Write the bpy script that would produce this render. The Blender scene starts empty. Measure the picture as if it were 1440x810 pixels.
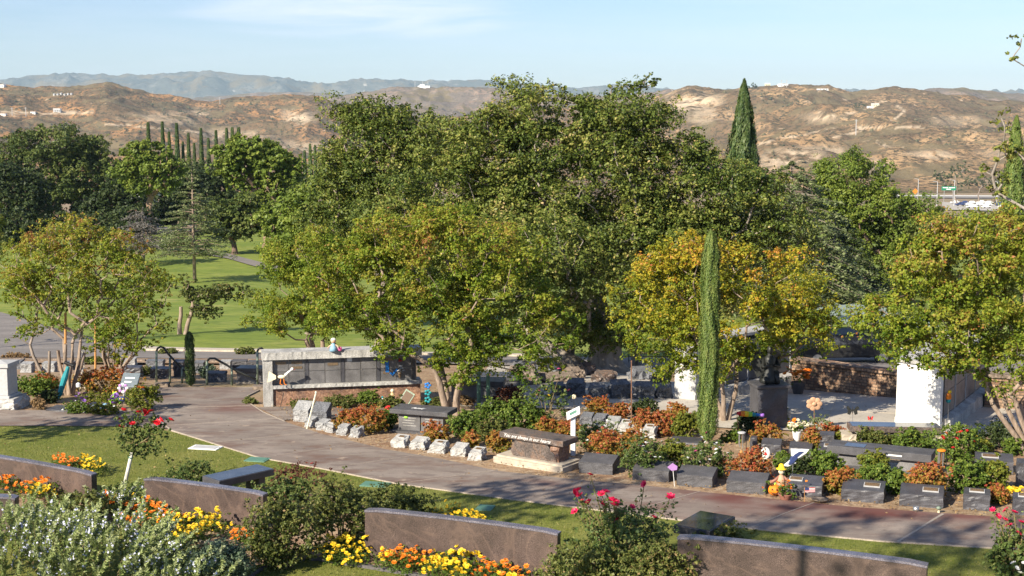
import bpy, math, random
import numpy as np
from mathutils import Vector, Matrix, noise as mnoise
R = math.radians
rng = np.random.default_rng(11)
random.seed(5)
scene = bpy.context.scene
COL = scene.collection
# ------------------------------------------------------------------ camera model (used only to read real positions off the ground)
F, CXP, CYP, CAMZ = 1978.0, 720.0, 405.0, 7.0
PITCH = math.atan((405 - 160) / F)
cp, sp = math.cos(PITCH), math.sin(PITCH)
KY = np.array([-200, 24, 36, 40, 48, 60, 100, 160, 250, 400, 700, 1000, 1150, 1250], float)
KZ = np.array([0, 0, -.5, -.8, -1.8, -3, -5, -6.5, -12, -24, -42, -56, -62, -63], float)
def g(x, y): return np.interp(y, KY, KZ)
def ray(px, py):
    a, b = (px - CXP) / F, -(py - CYP) / F
    return Vector((a, cp + b * sp, -sp + b * cp))
def gnd(px, py, off=0.0):
    d = ray(px, py)
    lo, hi, t = 1.0, None, 10.0
    while t < 3000:
        if CAMZ + d.z * t <= g(0, d.y * t): hi = t; break
        lo = t; t *= 1.03
    if hi is None: hi = 3000
    for _ in range(30):
        m = (lo + hi) / 2
        if CAMZ + d.z * m <= g(0, d.y * m): hi = m
        else: lo = m
    return Vector((d.x * hi, d.y * hi, float(g(0, d.y * hi)) + off))
def atY(px, py, Y):
    d = ray(px, py); t = Y / d.y
    return Vector((d.x * t, Y, CAMZ + d.z * t))
def mpp(Y): return Y / F * 1.0
def proj(x, y, z):
    dy, dz = y, z - CAMZ
    dep = dy * cp - dz * sp; up = dy * sp + dz * cp
    return CXP + F * x / dep, CYP - F * up / dep

# ------------------------------------------------------------------ materials
def nd(nt, typ, **kw):
    n = nt.nodes.new(typ)
    for k, v in kw.items():
        if k in n.inputs: n.inputs[k].default_value = v
        else: setattr(n, k, v)
    return n
def ramp(nt, stops, interp='LINEAR'):
    n = nt.nodes.new('ShaderNodeValToRGB'); cr = n.color_ramp; cr.interpolation = interp
    while len(cr.elements) < len(stops): cr.elements.new(.5)
    for e, (p, c) in zip(cr.elements, stops):
        e.position = p; e.color = (c[0], c[1], c[2], 1)
    return n
def newmat(name):
    m = bpy.data.materials.new(name); m.use_nodes = True
    nt = m.node_tree; b = nt.nodes['Principled BSDF']
    return m, nt, b
def plain(name, c, rough=.6, var=.18, scale=6, bump=0.0, metal=0.0, spec=.5):
    m, nt, b = newmat(name); L = nt.links.new
    tc = nd(nt, 'ShaderNodeTexCoord'); no = nd(nt, 'ShaderNodeTexNoise', Scale=scale, Detail=5.0)
    L(tc.outputs['Object'], no.inputs['Vector'])
    lo = [max(0, k * (1 - var)) for k in c]; hi = [min(1, k * (1 + var)) for k in c]
    r = ramp(nt, [(.3, lo), (.7, hi)]); L(no.outputs['Fac'], r.inputs['Fac']); L(r.outputs['Color'], b.inputs['Base Color'])
    b.inputs['Roughness'].default_value = rough; b.inputs['Metallic'].default_value = metal
    b.inputs['Specular IOR Level'].default_value = spec
    if bump:
        bp = nd(nt, 'ShaderNodeBump', Strength=bump, Distance=.02); L(no.outputs['Fac'], bp.inputs['Height']); L(bp.outputs['Normal'], b.inputs['Normal'])
    return m
def granite(name, c1, c2, c3, grain=90, rough=.35, vein=None, vscale=1.6, bump=.1):
    m, nt, b = newmat(name); L = nt.links.new
    tc = nd(nt, 'ShaderNodeTexCoord')
    n1 = nd(nt, 'ShaderNodeTexNoise', Scale=float(grain), Detail=3.0, Roughness=.7); L(tc.outputs['Object'], n1.inputs['Vector'])
    r = ramp(nt, [(.36, c1), (.5, c2), (.66, c3)]); L(n1.outputs['Fac'], r.inputs['Fac'])
    n2 = nd(nt, 'ShaderNodeTexNoise', Scale=3.0, Detail=6.0, Distortion=.4); L(tc.outputs['Object'], n2.inputs['Vector'])
    r2 = ramp(nt, [(.3, (.62,) * 3), (.7, (1.18,) * 3)]); L(n2.outputs['Fac'], r2.inputs['Fac'])
    mx = nd(nt, 'ShaderNodeMix', data_type='RGBA', blend_type='MULTIPLY'); mx.inputs[0].default_value = 1
    L(r.outputs['Color'], mx.inputs[6]); L(r2.outputs['Color'], mx.inputs[7])
    out = mx.outputs[2]
    if vein:
        n3 = nd(nt, 'ShaderNodeTexNoise', Scale=vscale, Detail=4.0, Distortion=1.6); L(tc.outputs['Object'], n3.inputs['Vector'])
        r3 = ramp(nt, [(.455, (0, 0, 0)), (.5, (.42,) * 3), (.53, (.08,) * 3), (.62, (0,) * 3)]); L(n3.outputs['Fac'], r3.inputs['Fac'])
        m2 = nd(nt, 'ShaderNodeMix', data_type='RGBA'); L(r3.outputs['Color'], m2.inputs[0]); L(out, m2.inputs[6]); m2.inputs[7].default_value = (*vein, 1)
        out = m2.outputs[2]
    L(out, b.inputs['Base Color']); b.inputs['Roughness'].default_value = rough
    if bump:
        bp = nd(nt, 'ShaderNodeBump', Strength=bump, Distance=.01); L(n1.outputs['Fac'], bp.inputs['Height']); L(bp.outputs['Normal'], b.inputs['Normal'])
    return m
def leafmat(name, stops, trans=.3, rough=.5):
    m, nt, b = newmat(name); L = nt.links.new
    at = nd(nt, 'ShaderNodeAttribute', attribute_name='hue'); r = ramp(nt, stops); L(at.outputs['Fac'], r.inputs['Fac'])
    L(r.outputs['Color'], b.inputs['Base Color']); b.inputs['Roughness'].default_value = rough; b.inputs['Specular IOR Level'].default_value = .25
    t = nd(nt, 'ShaderNodeBsdfTranslucent'); L(r.outputs['Color'], t.inputs['Color'])
    mx = nd(nt, 'ShaderNodeMixShader'); mx.inputs[0].default_value = trans
    out = nt.nodes['Material Output']; L(b.outputs[0], mx.inputs[1]); L(t.outputs[0], mx.inputs[2]); L(mx.outputs[0], out.inputs['Surface'])
    return m
def barkmat(name, c1, c2, scale=9):
    m, nt, b = newmat(name); L = nt.links.new
    tc = nd(nt, 'ShaderNodeTexCoord'); mp = nd(nt, 'ShaderNodeMapping'); mp.inputs['Scale'].default_value = (1, 1, .3)
    L(tc.outputs['Object'], mp.inputs[0]); no = nd(nt, 'ShaderNodeTexNoise', Scale=float(scale), Detail=7.0, Roughness=.65); L(mp.outputs[0], no.inputs['Vector'])
    r = ramp(nt, [(.3, c1), (.68, c2)]); L(no.outputs['Fac'], r.inputs['Fac']); L(r.outputs['Color'], b.inputs['Base Color'])
    b.inputs['Roughness'].default_value = .9
    bp = nd(nt, 'ShaderNodeBump', Strength=.8, Distance=.03); L(no.outputs['Fac'], bp.inputs['Height']); L(bp.outputs['Normal'], b.inputs['Normal'])
    return m
def groundmat(name, layers, bump=.4, rough=.95, bscale=25):
    """layers: list of (scale, lo, hi, colour, distortion): first colour is the base"""
    m, nt, b = newmat(name); L = nt.links.new
    tc = nd(nt, 'ShaderNodeTexCoord'); cur = None
    for i, (sc, lo, hi, c, sx) in enumerate(layers):
        if i == 0: cur = nd(nt, 'ShaderNodeRGB'); cur.outputs[0].default_value = (*c, 1); cur = cur.outputs[0]; continue
        mp = nd(nt, 'ShaderNodeMapping'); mp.inputs['Scale'].default_value = sx; mp.inputs['Location'].default_value = (i * 7.3, i * 3.1, 0)
        L(tc.outputs['Object'], mp.inputs[0])
        no = nd(nt, 'ShaderNodeTexNoise', Scale=float(sc), Detail=6.0, Roughness=.6); L(mp.outputs[0], no.inputs['Vector'])
        r = ramp(nt, [(lo, (0, 0, 0)), (hi, (1, 1, 1))]); L(no.outputs['Fac'], r.inputs['Fac'])
        mx = nd(nt, 'ShaderNodeMix', data_type='RGBA'); L(r.outputs['Color'], mx.inputs[0]); L(cur, mx.inputs[6]); mx.inputs[7].default_value = (*c, 1); cur = mx.outputs[2]
    L(cur, b.inputs['Base Color']); b.inputs['Roughness'].default_value = rough; b.inputs['Specular IOR Level'].default_value = .2
    if bump:
        no = nd(nt, 'ShaderNodeTexNoise', Scale=float(bscale), Detail=5.0); L(tc.outputs['Object'], no.inputs['Vector'])
        bp = nd(nt, 'ShaderNodeBump', Strength=bump, Distance=.03); L(no.outputs['Fac'], bp.inputs['Height']); L(bp.outputs['Normal'], b.inputs['Normal'])
    return m
O = (1, 1, 1)
M = {}
M['soil'] = groundmat('soil', [(0, 0, 0, (.36, .25, .155), O), (1.3, .42, .6, (.27, .165, .1), O), (6, .5, .62, (.44, .33, .22), O), (40, .58, .66, (.14, .085, .05), O)], .8)
M['grass_ground'] = groundmat('grass_ground', [(0, 0, 0, (.16, .185, .035), O), (1.2, .4, .62, (.235, .235, .06), O), (14, .52, .66, (.1, .13, .025), O), (5, .62, .7, (.28, .25, .09), O)], .9, bscale=60)
M['park_grass'] = groundmat('park_grass', [(0, 0, 0, (.17, .225, .036), O), (.12, .4, .6, (.25, .28, .055), (1, 3, 1)), (.9, .45, .7, (.1, .15, .025), (1, 3, 1)), (2.2, .6, .68, (.07, .09, .025), (1, 4, 1)), (.3, .6, .72, (.3, .29, .09), (1, 2, 1))], .6, bscale=8)
M['path'] = groundmat('path', [(0, 0, 0, (.24, .2, .17), O), (.5, .42, .6, (.31, .26, .22), (1, 1.6, 1)), (.8, .5, .64, (.18, .12, .095), (1, 1.8, 1)), (1.9, .5, .64, (.2, .16, .138), (1, 2, 1)), (2.6, .62, .72, (.4, .32, .25), O), (45, .57, .68, (.17, .135, .115), O), (5, .66, .7, (.1, .08, .07), (1, 3, 1))], .35, .85, 70)
M['plaza'] = groundmat('plaza', [(0, 0, 0, (.44, .4, .34), O), (.6, .42, .62, (.52, .475, .41), O), (9, .56, .68, (.34, .3, .25), O)], .25, .85, 50)
M['road'] = groundmat('road', [(0, 0, 0, (.2, .18, .165), O), (.3, .4, .6, (.25, .225, .205), (1, 3, 1)), (6, .55, .68, (.15, .135, .125), O)], .3)
M['kerb'] = plain('kerb', (.5, .43, .34), .9, .2, 12, .3)
M['joint'] = plain('joint', (.38, .32, .26), .9, .25, 30)
M['edging'] = plain('edging', (.11, .1, .1), .8, .3, 20, .3)
M['pink_granite'] = granite('pink_granite', (.034, .023, .021), (.084, .058, .05), (.18, .13, .11), 95, .4, (.17, .115, .09), .9)
M['pink_top'] = granite('pink_top', (.07, .06, .075), (.14, .13, .155), (.24, .22, .25), 60, .25)
M['dark_granite'] = granite('dark_granite', (.035, .034, .04), (.075, .074, .085), (.14, .138, .15), 130, .42, bump=.3)
M['dark_rough'] = granite('dark_rough', (.04, .038, .042), (.09, .088, .096), (.165, .16, .165), 110, .75, bump=.6)
M['brown_granite'] = granite('brown_granite', (.05, .04, .035), (.13, .105, .092), (.24, .19, .165), 40, .45, (.26, .15, .09), 1.2, bump=.4)
M['rust_granite'] = granite('rust_granite', (.16, .08, .05), (.3, .165, .105), (.44, .27, .18), 26, .6, (.12, .09, .085), 1.4, bump=.4)
M['niche'] = granite('niche', (.08, .076, .078), (.16, .155, .158), (.26, .25, .25), 110, .4)
M['pale_stone'] = granite('pale_stone', (.3, .29, .275), (.43, .42, .4), (.56, .55, .52), 40, .85, bump=.6)
M['boulder'] = granite('boulder', (.2, .2, .2), (.33, .33, .33), (.47, .47, .46), 30, .85, bump=.9)
M['boulder_dark'] = granite('boulder_dark', (.07, .075, .085), (.14, .145, .16), (.23, .235, .25), 30, .8, bump=.8)
M['concrete'] = plain('concrete', (.44, .38, .3), .9, .2, 8, .3)
M['tan_rock'] = granite('tan_rock', (.13, .1, .075), (.22, .17, .13), (.34, .27, .21), 12, .9, bump=.9)
M['bronze'] = plain('bronze', (.2, .13, .075), .45, .5, 60, .5, .4)
M['bronze_bright'] = plain('bronze_bright', (.2, .14, .085), .5, .5, 70, .5, .3)
M['white_wall'] = plain('white_wall', (.8, .79, .76), .8, .04, 4, .05)
M['white'] = plain('white', (.78, .78, .76), .6, .06, 8)
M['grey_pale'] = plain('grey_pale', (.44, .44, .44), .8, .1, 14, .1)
M['green_metal'] = plain('green_metal', (.2, .25, .19), .5, .35, 40, .1, .3)
M['dark_metal'] = plain('dark_metal', (.03, .032, .03), .5, .3, 20, 0, .3)
M['steel'] = plain('steel', (.45, .45, .44), .35, .1, 20, 0, .8)
M['rust_metal'] = plain('rust_metal', (.2, .1, .06), .8, .4, 20)
M['wood_stake'] = plain('wood_stake', (.5, .25, .08), .8, .25, 14)
M['bone'] = plain('bone', (.7, .66, .52), .7, .08, 14)
for n, c in dict(red=(.55, .02, .02), teal=(.01, .24, .27), blue=(.01, .17, .55), yellow=(.85, .58, .02), orange=(.8, .22, .01), purple=(.28, .12, .5), pink=(.7, .12, .3),
                 black=(.012, .012, .013), lime=(.3, .6, .05), tan=(.55, .38, .2), skin=(.6, .4, .28), brown=(.12, .07, .04), cream=(.75, .68, .48), lilac=(.42, .22, .5), sign_green=(.0, .2, .1),
                 navy=(.03, .05, .15), terracotta=(.3, .13, .09), sky=(.25, .45, .62), marker_teal=(.1, .22, .16), grey=(.3, .3, .3), mint=(.22, .27, .23)).items():
    M[n] = plain(n, c, .6, .1, 10)
# leaves
M['l_oak'] = leafmat('leaf_oak', [(0, (.035, .062, .012)), (.35, (.1, .14, .024)), (.65, (.19, .22, .042)), (.9, (.34, .31, .08)), (1, (.46, .34, .16))], .22)
M['l_crape'] = leafmat('leaf_crape', [(0, (.08, .15, .016)), (.35, (.2, .27, .026)), (.62, (.32, .34, .04)), (.82, (.38, .31, .055)), (.93, (.34, .19, .075)), (1, (.42, .17, .06))], .4)
M['l_crape_gold'] = leafmat('leaf_crape_gold', [(0, (.12, .18, .018)), (.3, (.28, .3, .026)), (.6, (.5, .4, .034)), (.8, (.55, .28, .045)), (1, (.5, .15, .06))], .4)
M['l_pine'] = leafmat('leaf_pine', [(0, (.04, .07, .018)), (.5, (.105, .14, .033)), (1, (.21, .225, .055))], .18)
M['l_pine_bright'] = leafmat('leaf_pine_bright', [(0, (.07, .115, .018)), (.5, (.165, .225, .034)), (1, (.3, .33, .06))], .25)
M['l_dark'] = leafmat('leaf_dark', [(0, (.022, .038, .014)), (.5, (.045, .068, .02)), (1, (.09, .11, .034))], .15)
M['l_cedar'] = leafmat('leaf_cedar', [(0, (.09, .13, .05)), (.5, (.18, .22, .09)), (1, (.29, .32, .15))], .25)
M['l_bluecedar'] = leafmat('leaf_bluecedar', [(0, (.09, .09, .08)), (.5, (.16, .15, .135)), (1, (.25, .23, .2))], .1)
M['l_cypress'] = leafmat('leaf_cypress', [(0, (.07, .12, .025)), (.5, (.14, .2, .045)), (1, (.24, .28, .075))], .2)
M['l_cypress_dark'] = leafmat('leaf_cypress_dark', [(0, (.03, .065, .02)), (.5, (.07, .11, .032)), (1, (.13, .165, .055))], .15)
M['l_eucalyptus'] = leafmat('leaf_eucalyptus', [(0, (.05, .07, .03)), (.5, (.1, .12, .055)), (1, (.17, .18, .09))], .2)
M['l_nandina'] = leafmat('leaf_nandina', [(0, (.1, .13, .02)), (.3, (.22, .21, .03)), (.55, (.42, .24, .05)), (.8, (.46, .16, .055)), (1, (.42, .08, .05))], .3)
M['l_red'] = leafmat('leaf_red', [(0, (.16, .17, .035)), (.35, (.38, .2, .05)), (.65, (.45, .12, .055)), (1, (.4, .045, .03))], .3)
M['l_green'] = leafmat('leaf_green', [(0, (.05, .1, .015)), (.5, (.12, .185, .028)), (1, (.24, .28, .05))], .25)
M['l_yellowgreen'] = leafmat('leaf_yellowgreen', [(0, (.09, .13, .018)), (.5, (.19, .22, .03)), (1, (.33, .28, .05))], .3)
M['l_olive'] = leafmat('leaf_olive', [(0, (.05, .075, .018)), (.5, (.125, .15, .035)), (.85, (.22, .215, .06)), (1, (.33, .22, .1))], .25)
M['l_rose'] = leafmat('leaf_rose', [(0, (.045, .085, .02)), (.5, (.11, .16, .04)), (.9, (.22, .24, .075)), (1, (.26, .13, .06))], .25)
M['l_rose_red'] = leafmat('leaf_rose_red', [(0, (.06, .03, .018)), (.5, (.12, .05, .03)), (1, (.2, .06, .04))], .25)
M['l_rosemary'] = leafmat('leaf_rosemary', [(0, (.08, .12, .035)), (.35, (.2, .26, .08)), (.7, (.4, .46, .19)), (1, (.6, .63, .38))], .25)
M['l_grey'] = leafmat('leaf_grey', [(0, (.06, .1, .055)), (.5, (.12, .17, .1)), (1, (.2, .25, .16))], .2)
M['l_dry'] = leafmat('leaf_dry', [(0, (.16, .1, .05)), (.5, (.3, .19, .09)), (1, (.42, .3, .14))], .2)
M['l_blade'] = leafmat('leaf_blade', [(0, (.1, .13, .02)), (.5, (.19, .22, .036)), (.85, (.29, .28, .07)), (1, (.42, .35, .16))], .3)
M['bark_oak'] = barkmat('bark_oak', (.12, .1, .08), (.42, .37, .31), 5)
M['bark_crape'] = barkmat('bark_crape', (.17, .12, .085), (.4, .31, .24), 12)
M['bark_grey'] = barkmat('bark_grey', (.13, .1, .08), (.34, .28, .23), 8)
M['bark_pine'] = barkmat('bark_pine', (.07, .045, .035), (.24, .16, .12), 6)
M['bark_red'] = barkmat('bark_red', (.16, .09, .06), (.36, .25, .18), 6)
M['bark_white'] = barkmat('bark_white', (.5, .46, .4), (.78, .76, .7), 14)
M['stem'] = barkmat('stem', (.12, .09, .04), (.28, .22, .1), 10)

def stain(m):
    """rust coloured concrete where the 'stain' attribute is high"""
    nt = m.node_tree; b = nt.nodes['Principled BSDF']; L = nt.links.new; src = b.inputs['Base Color'].links[0].from_socket
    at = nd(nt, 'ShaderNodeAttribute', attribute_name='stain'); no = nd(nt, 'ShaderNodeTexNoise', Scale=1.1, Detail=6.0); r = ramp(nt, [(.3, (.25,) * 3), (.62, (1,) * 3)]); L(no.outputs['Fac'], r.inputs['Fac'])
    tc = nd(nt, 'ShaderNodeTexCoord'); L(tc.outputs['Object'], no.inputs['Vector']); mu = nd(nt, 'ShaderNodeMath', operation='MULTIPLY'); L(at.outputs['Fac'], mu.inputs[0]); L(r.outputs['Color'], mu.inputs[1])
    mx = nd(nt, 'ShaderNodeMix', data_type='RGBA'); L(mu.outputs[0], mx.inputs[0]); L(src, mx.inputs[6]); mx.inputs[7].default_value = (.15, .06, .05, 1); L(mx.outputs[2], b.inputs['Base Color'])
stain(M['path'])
# ------------------------------------------------------------------ mesh helpers
def link(o, parent=None):
    COL.objects.link(o)
    if parent: o.parent = parent
    return o
def tag(o, label=None, cat=None, group=None, kind=None):
    if label: o['label'] = label
    if cat: o['category'] = cat
    if group: o['group'] = group
    if kind: o['kind'] = kind
    return o
def thing(name, label, cat, loc=(0, 0, 0), rz=0, group=None):
    o = bpy.data.objects.new(name, None); o.empty_display_size = .2
    COL.objects.link(o); o.location = loc; o.rotation_euler = (0, 0, rz)
    return tag(o, label, cat, group)
def mesh_np(name, V, Fc, mat, parent=None, hue=None, smooth=False, loc=None):
    """V (n,3), Fc (m,k) with fixed k"""
    V = np.asarray(V, np.float32); Fc = np.asarray(Fc, np.int32); m, k = Fc.shape
    me = bpy.data.meshes.new(name)
    me.vertices.add(len(V)); me.vertices.foreach_set('co', V.ravel())
    me.loops.add(m * k); me.loops.foreach_set('vertex_index', Fc.ravel())
    me.polygons.add(m); me.polygons.foreach_set('loop_start', np.arange(0, m * k, k, dtype=np.int32))
    try: me.polygons.foreach_set('loop_total', np.full(m, k, np.int32))
    except Exception: pass
    me.polygons.foreach_set('use_smooth', np.full(m, smooth, bool))
    if hue is not None:
        a = me.attributes.new('hue', 'FLOAT', 'FACE'); a.data.foreach_set('value', np.clip(hue, 0, 1).astype(np.float32))
    me.materials.append(mat); me.update()
    o = bpy.data.objects.new(name, me); link(o, parent)
    if loc is not None: o.location = loc
    return o
class MB:
    def __init__(s): s.v = []; s.f = []
    def add(s, V, Fs, T=None):
        b = len(s.v)
        for p in V:
            p = Vector(p); s.v.append(T @ p if T is not None else p)
        for f in Fs: s.f.append([b + i for i in f])
        return s
    def box(s, x0, x1, y0, y1, z0, z1, T=None):
        V = [(x0, y0, z0), (x1, y0, z0), (x1, y1, z0), (x0, y1, z0), (x0, y0, z1), (x1, y0, z1), (x1, y1, z1), (x0, y1, z1)]
        return s.add(V, [(0, 3, 2, 1), (4, 5, 6, 7), (0, 1, 5, 4), (1, 2, 6, 5), (2, 3, 7, 6), (3, 0, 4, 7)], T)
    def prism(s, pts, y0, y1, T=None):      # pts in x,z, extruded along y
        n = len(pts); V = [(x, y0, z) for x, z in pts] + [(x, y1, z) for x, z in pts]
        Fs = [tuple(range(n)), tuple(reversed(range(n, 2 * n)))] + [(i, i + n, (i + 1) % n + n, (i + 1) % n) for i in range(n)]
        return s.add(V, Fs, T)
    def tube(s, pts, rs, n=7, cap=True):
        pts = [Vector(p) for p in pts]; b = len(s.v)
        if not hasattr(rs, '__len__'): rs = [rs] * len(pts)
        up = Vector((.13, .21, .97))
        for i, p in enumerate(pts):
            d = (pts[min(i + 1, len(pts) - 1)] - pts[max(i - 1, 0)])
            d = d.normalized() if d.length > 1e-9 else Vector((0, 0, 1))
            a = d.cross(up if abs(d.dot(up)) < .95 else Vector((1, 0, 0))).normalized(); c = d.cross(a)
            for k in range(n):
                t = 2 * math.pi * k / n; s.v.append(p + (a * math.cos(t) + c * math.sin(t)) * rs[i])
        for i in range(len(pts) - 1):
            for k in range(n):
                q = (k + 1) % n; s.f.append([b + i * n + k, b + i * n + q, b + (i + 1) * n + q, b + (i + 1) * n + k])
        if cap: s.f.append([b + k for k in range(n)][::-1]); e = b + (len(pts) - 1) * n; s.f.append([e + k for k in range(n)])
        return s
    def lathe(s, prof, n=16, c=(0, 0)):
        b = len(s.v)
        for r, z in prof:
            for k in range(n):
                t = 2 * math.pi * k / n; s.v.append(Vector((c[0] + r * math.cos(t), c[1] + r * math.sin(t), z)))
        for i in range(len(prof) - 1):
            for k in range(n):
                q = (k + 1) % n; s.f.append([b + i * n + k, b + i * n + q, b + (i + 1) * n + q, b + (i + 1) * n + k])
        s.f.append([b + k for k in range(n)][::-1]); e = b + (len(prof) - 1) * n; s.f.append([e + k for k in range(n)])
        return s
    def ball(s, c, r, nu=12, nv=8, wob=0):
        c = Vector(c); r = Vector(r) if hasattr(r, '__len__') else Vector((r, r, r)); b = len(s.v)
        for i in range(nv + 1):
            ph = math.pi * i / nv
            for k in range(nu):
                t = 2 * math.pi * k / nu; q = 1 + wob * (random.random() - .5)
                s.v.append(c + Vector((r.x * math.sin(ph) * math.cos(t), r.y * math.sin(ph) * math.sin(t), r.z * math.cos(ph))) * 1 if not wob else c + Vector((r.x * math.sin(ph) * math.cos(t), r.y * math.sin(ph) * math.sin(t), r.z * math.cos(ph))) * q)
        for i in range(nv):
            for k in range(nu):
                q = (k + 1) % nu; s.f.append([b + i * nu + k, b + (i + 1) * nu + k, b + (i + 1) * nu + q, b + i * nu + q])
        return s
    def build(s, name, mat, parent=None, bevel=0, smooth=False, loc=None):
        me = bpy.data.meshes.new(name); me.from_pydata([tuple(v) for v in s.v], [], s.f); me.materials.append(mat)
        if smooth: me.polygons.foreach_set('use_smooth', [True] * len(me.polygons))
        me.update(); o = bpy.data.objects.new(name, me); link(o, parent)
        if loc is not None: o.location = loc
        if bevel:
            m = o.modifiers.new('bevel', 'BEVEL'); m.width = bevel; m.segments = 2; m.limit_method = 'ANGLE'
        return o
def rough_block(w, d, h, hf=None, rough=.02, top_smooth=True, sub=6, seed=0, hull=0):
    """stone block, base centre at the origin; front is -y; hf = height of the front edge (sloped top)"""
    hf = h if hf is None else hf; mb = MB(); n = sub
    idx = {}
    def vert(i, j, k):
        key = (i, j, k)
        if key in idx: return idx[key]
        u, v, t = i / n, j / n, k / n
        zt = hf + (h - hf) * v; p = Vector(((u - .5) * w, (v - .5) * d, t * zt))
        q = Vector((mnoise.noise(p * 9 + Vector((seed, 0, 0))), mnoise.noise(p * 9 + Vector((0, seed + 5, 0))), mnoise.noise(p * 9 + Vector((0, 0, seed + 9)))))
        q += .5 * Vector((mnoise.noise(p * 25 + Vector((seed, 0, 0))), mnoise.noise(p * 25 + Vector((0, seed, 0))), 0))
        am = rough * 1.6
        if k == n and top_smooth: q.z = 0; am *= .35
        p = p + q * am
        if hull: p.x *= 1 - hull * t * t; p.y *= 1 - hull * t * t
        idx[key] = len(mb.v); mb.v.append(p); return idx[key]
    for a in range(n):
        for b in range(n):
            mb.f.append([vert(a, b, n), vert(a + 1, b, n), vert(a + 1, b + 1, n), vert(a, b + 1, n)])
            mb.f.append([vert(a, 0, b), vert(a + 1, 0, b), vert(a + 1, 0, b + 1), vert(a, 0, b + 1)])
            mb.f.append([vert(a, n, b), vert(a, n, b + 1), vert(a + 1, n, b + 1), vert(a + 1, n, b)])
            mb.f.append([vert(0, a, b), vert(0, a, b + 1), vert(0, a + 1, b + 1), vert(0, a + 1, b)])
            mb.f.append([vert(n, a, b), vert(n, a + 1, b), vert(n, a + 1, b + 1), vert(n, a, b + 1)])
    return mb
def frame2(p1, p2):
    """two ground points -> midpoint, rotation, length (local x from p1 to p2)"""
    c = (p1 + p2) / 2; d = p2 - p1
    return c, math.atan2(d.y, d.x), math.hypot(d.x, d.y)
def sheet(name, A, B, off, mat, nu=60, nv=8, kind='structure', parent=None, world=False, thick=0):
    def res(P, n):
        P = [Vector(p) if world else gnd(*p) for p in P]
        t = [0]
        for a, b in zip(P, P[1:]): t.append(t[-1] + (b - a).length)
        u = np.linspace(0, t[-1], n); return np.stack([np.interp(u, t, [p[k] for p in P]) for k in (0, 1)], 1)
    a, b = res(A, nu), res(B, nu); v = np.linspace(0, 1, nv)[:, None, None]
    G = a[None] * (1 - v) + b[None] * v; x, y = G[..., 0], G[..., 1]
    V = np.stack([x, y, g(x, y) + off], -1).reshape(-1, 3); Fs = []
    for j in range(nv - 1):
        for i in range(nu - 1): q = j * nu + i; Fs.append((q, q + 1, q + nu + 1, q + nu))
    if thick:
        n0 = len(V); per = list(range(nu)) + [j * nu + nu - 1 for j in range(1, nv)] + [(nv - 1) * nu + i for i in range(nu - 2, -1, -1)] + [j * nu for j in range(nv - 2, 0, -1)]
        W = V[per].copy(); W[:, 2] -= thick; V = np.concatenate([V, W]); m = len(per)
        for i in range(m): Fs.append((per[i], n0 + i, n0 + (i + 1) % m, per[(i + 1) % m]))
    # make normals point up
    f = Fs[0]; nrm = np.cross(V[f[1]] - V[f[0]], V[f[2]] - V[f[0]])
    if nrm[2] < 0: Fs = [tuple(reversed(q)) for q in Fs]
    o = mesh_np(name, V, Fs, mat, parent)
    if kind: o['kind'] = kind
    return o
# ------------------------------------------------------------------ vegetation
def unit(a): return a / (np.linalg.norm(a, axis=-1, keepdims=True) + 1e-9)
def leaf_arrays(P, N, size, aspect=.6, T=None, var=.35):
    n = len(P); N = unit(N)
    T = rng.normal(size=(n, 3)) if T is None else T
    T = unit(T - N * (T * N).sum(1, keepdims=True)); B = np.cross(N, T)
    L = (size * (1 + var * rng.uniform(-1, 1, n)))[:, None] * .5; W = L * aspect
    V = np.stack([P - T * L, P + B * W - T * L * .1, P + T * L, P - B * W - T * L * .1], 1).reshape(-1, 3)
    return V, np.arange(n * 4).reshape(-1, 4)
def smooth_noise(P, sc, seed=0):
    q = P * sc + seed * 7.7
    return (np.sin(q[:, 0] * 1.7 + 1.3 * np.sin(q[:, 1] * 1.1)) + np.sin(q[:, 1] * 1.9 + 1.1 * np.sin(q[:, 2] * 1.3)) + np.sin(q[:, 2] * 2.1 + 1.2 * np.sin(q[:, 0] * .9))) / 3
def clusters(ell, n, shell=.45):
    """points in a union of ellipsoids ((cx,cy,cz),(rx,ry,rz)), kept near its outside"""
    vol = np.array([np.prod(r) ** .75 for c, r in ell]); pick = rng.choice(len(ell), n * 4, p=vol / vol.sum())
    C = np.array([e[0] for e in ell]); Rr = np.array([e[1] for e in ell])
    d = unit(rng.normal(size=(n * 4, 3))); rad = rng.uniform(shell, 1, n * 4)[:, None] ** .6
    P = C[pick] + d * rad * Rr[pick]
    q = ((P[:, None] - C[None]) / Rr[None]); inside = (np.linalg.norm(q, axis=2) < shell * .85).any(1)
    P = P[~inside]; return P[:n]
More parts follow.
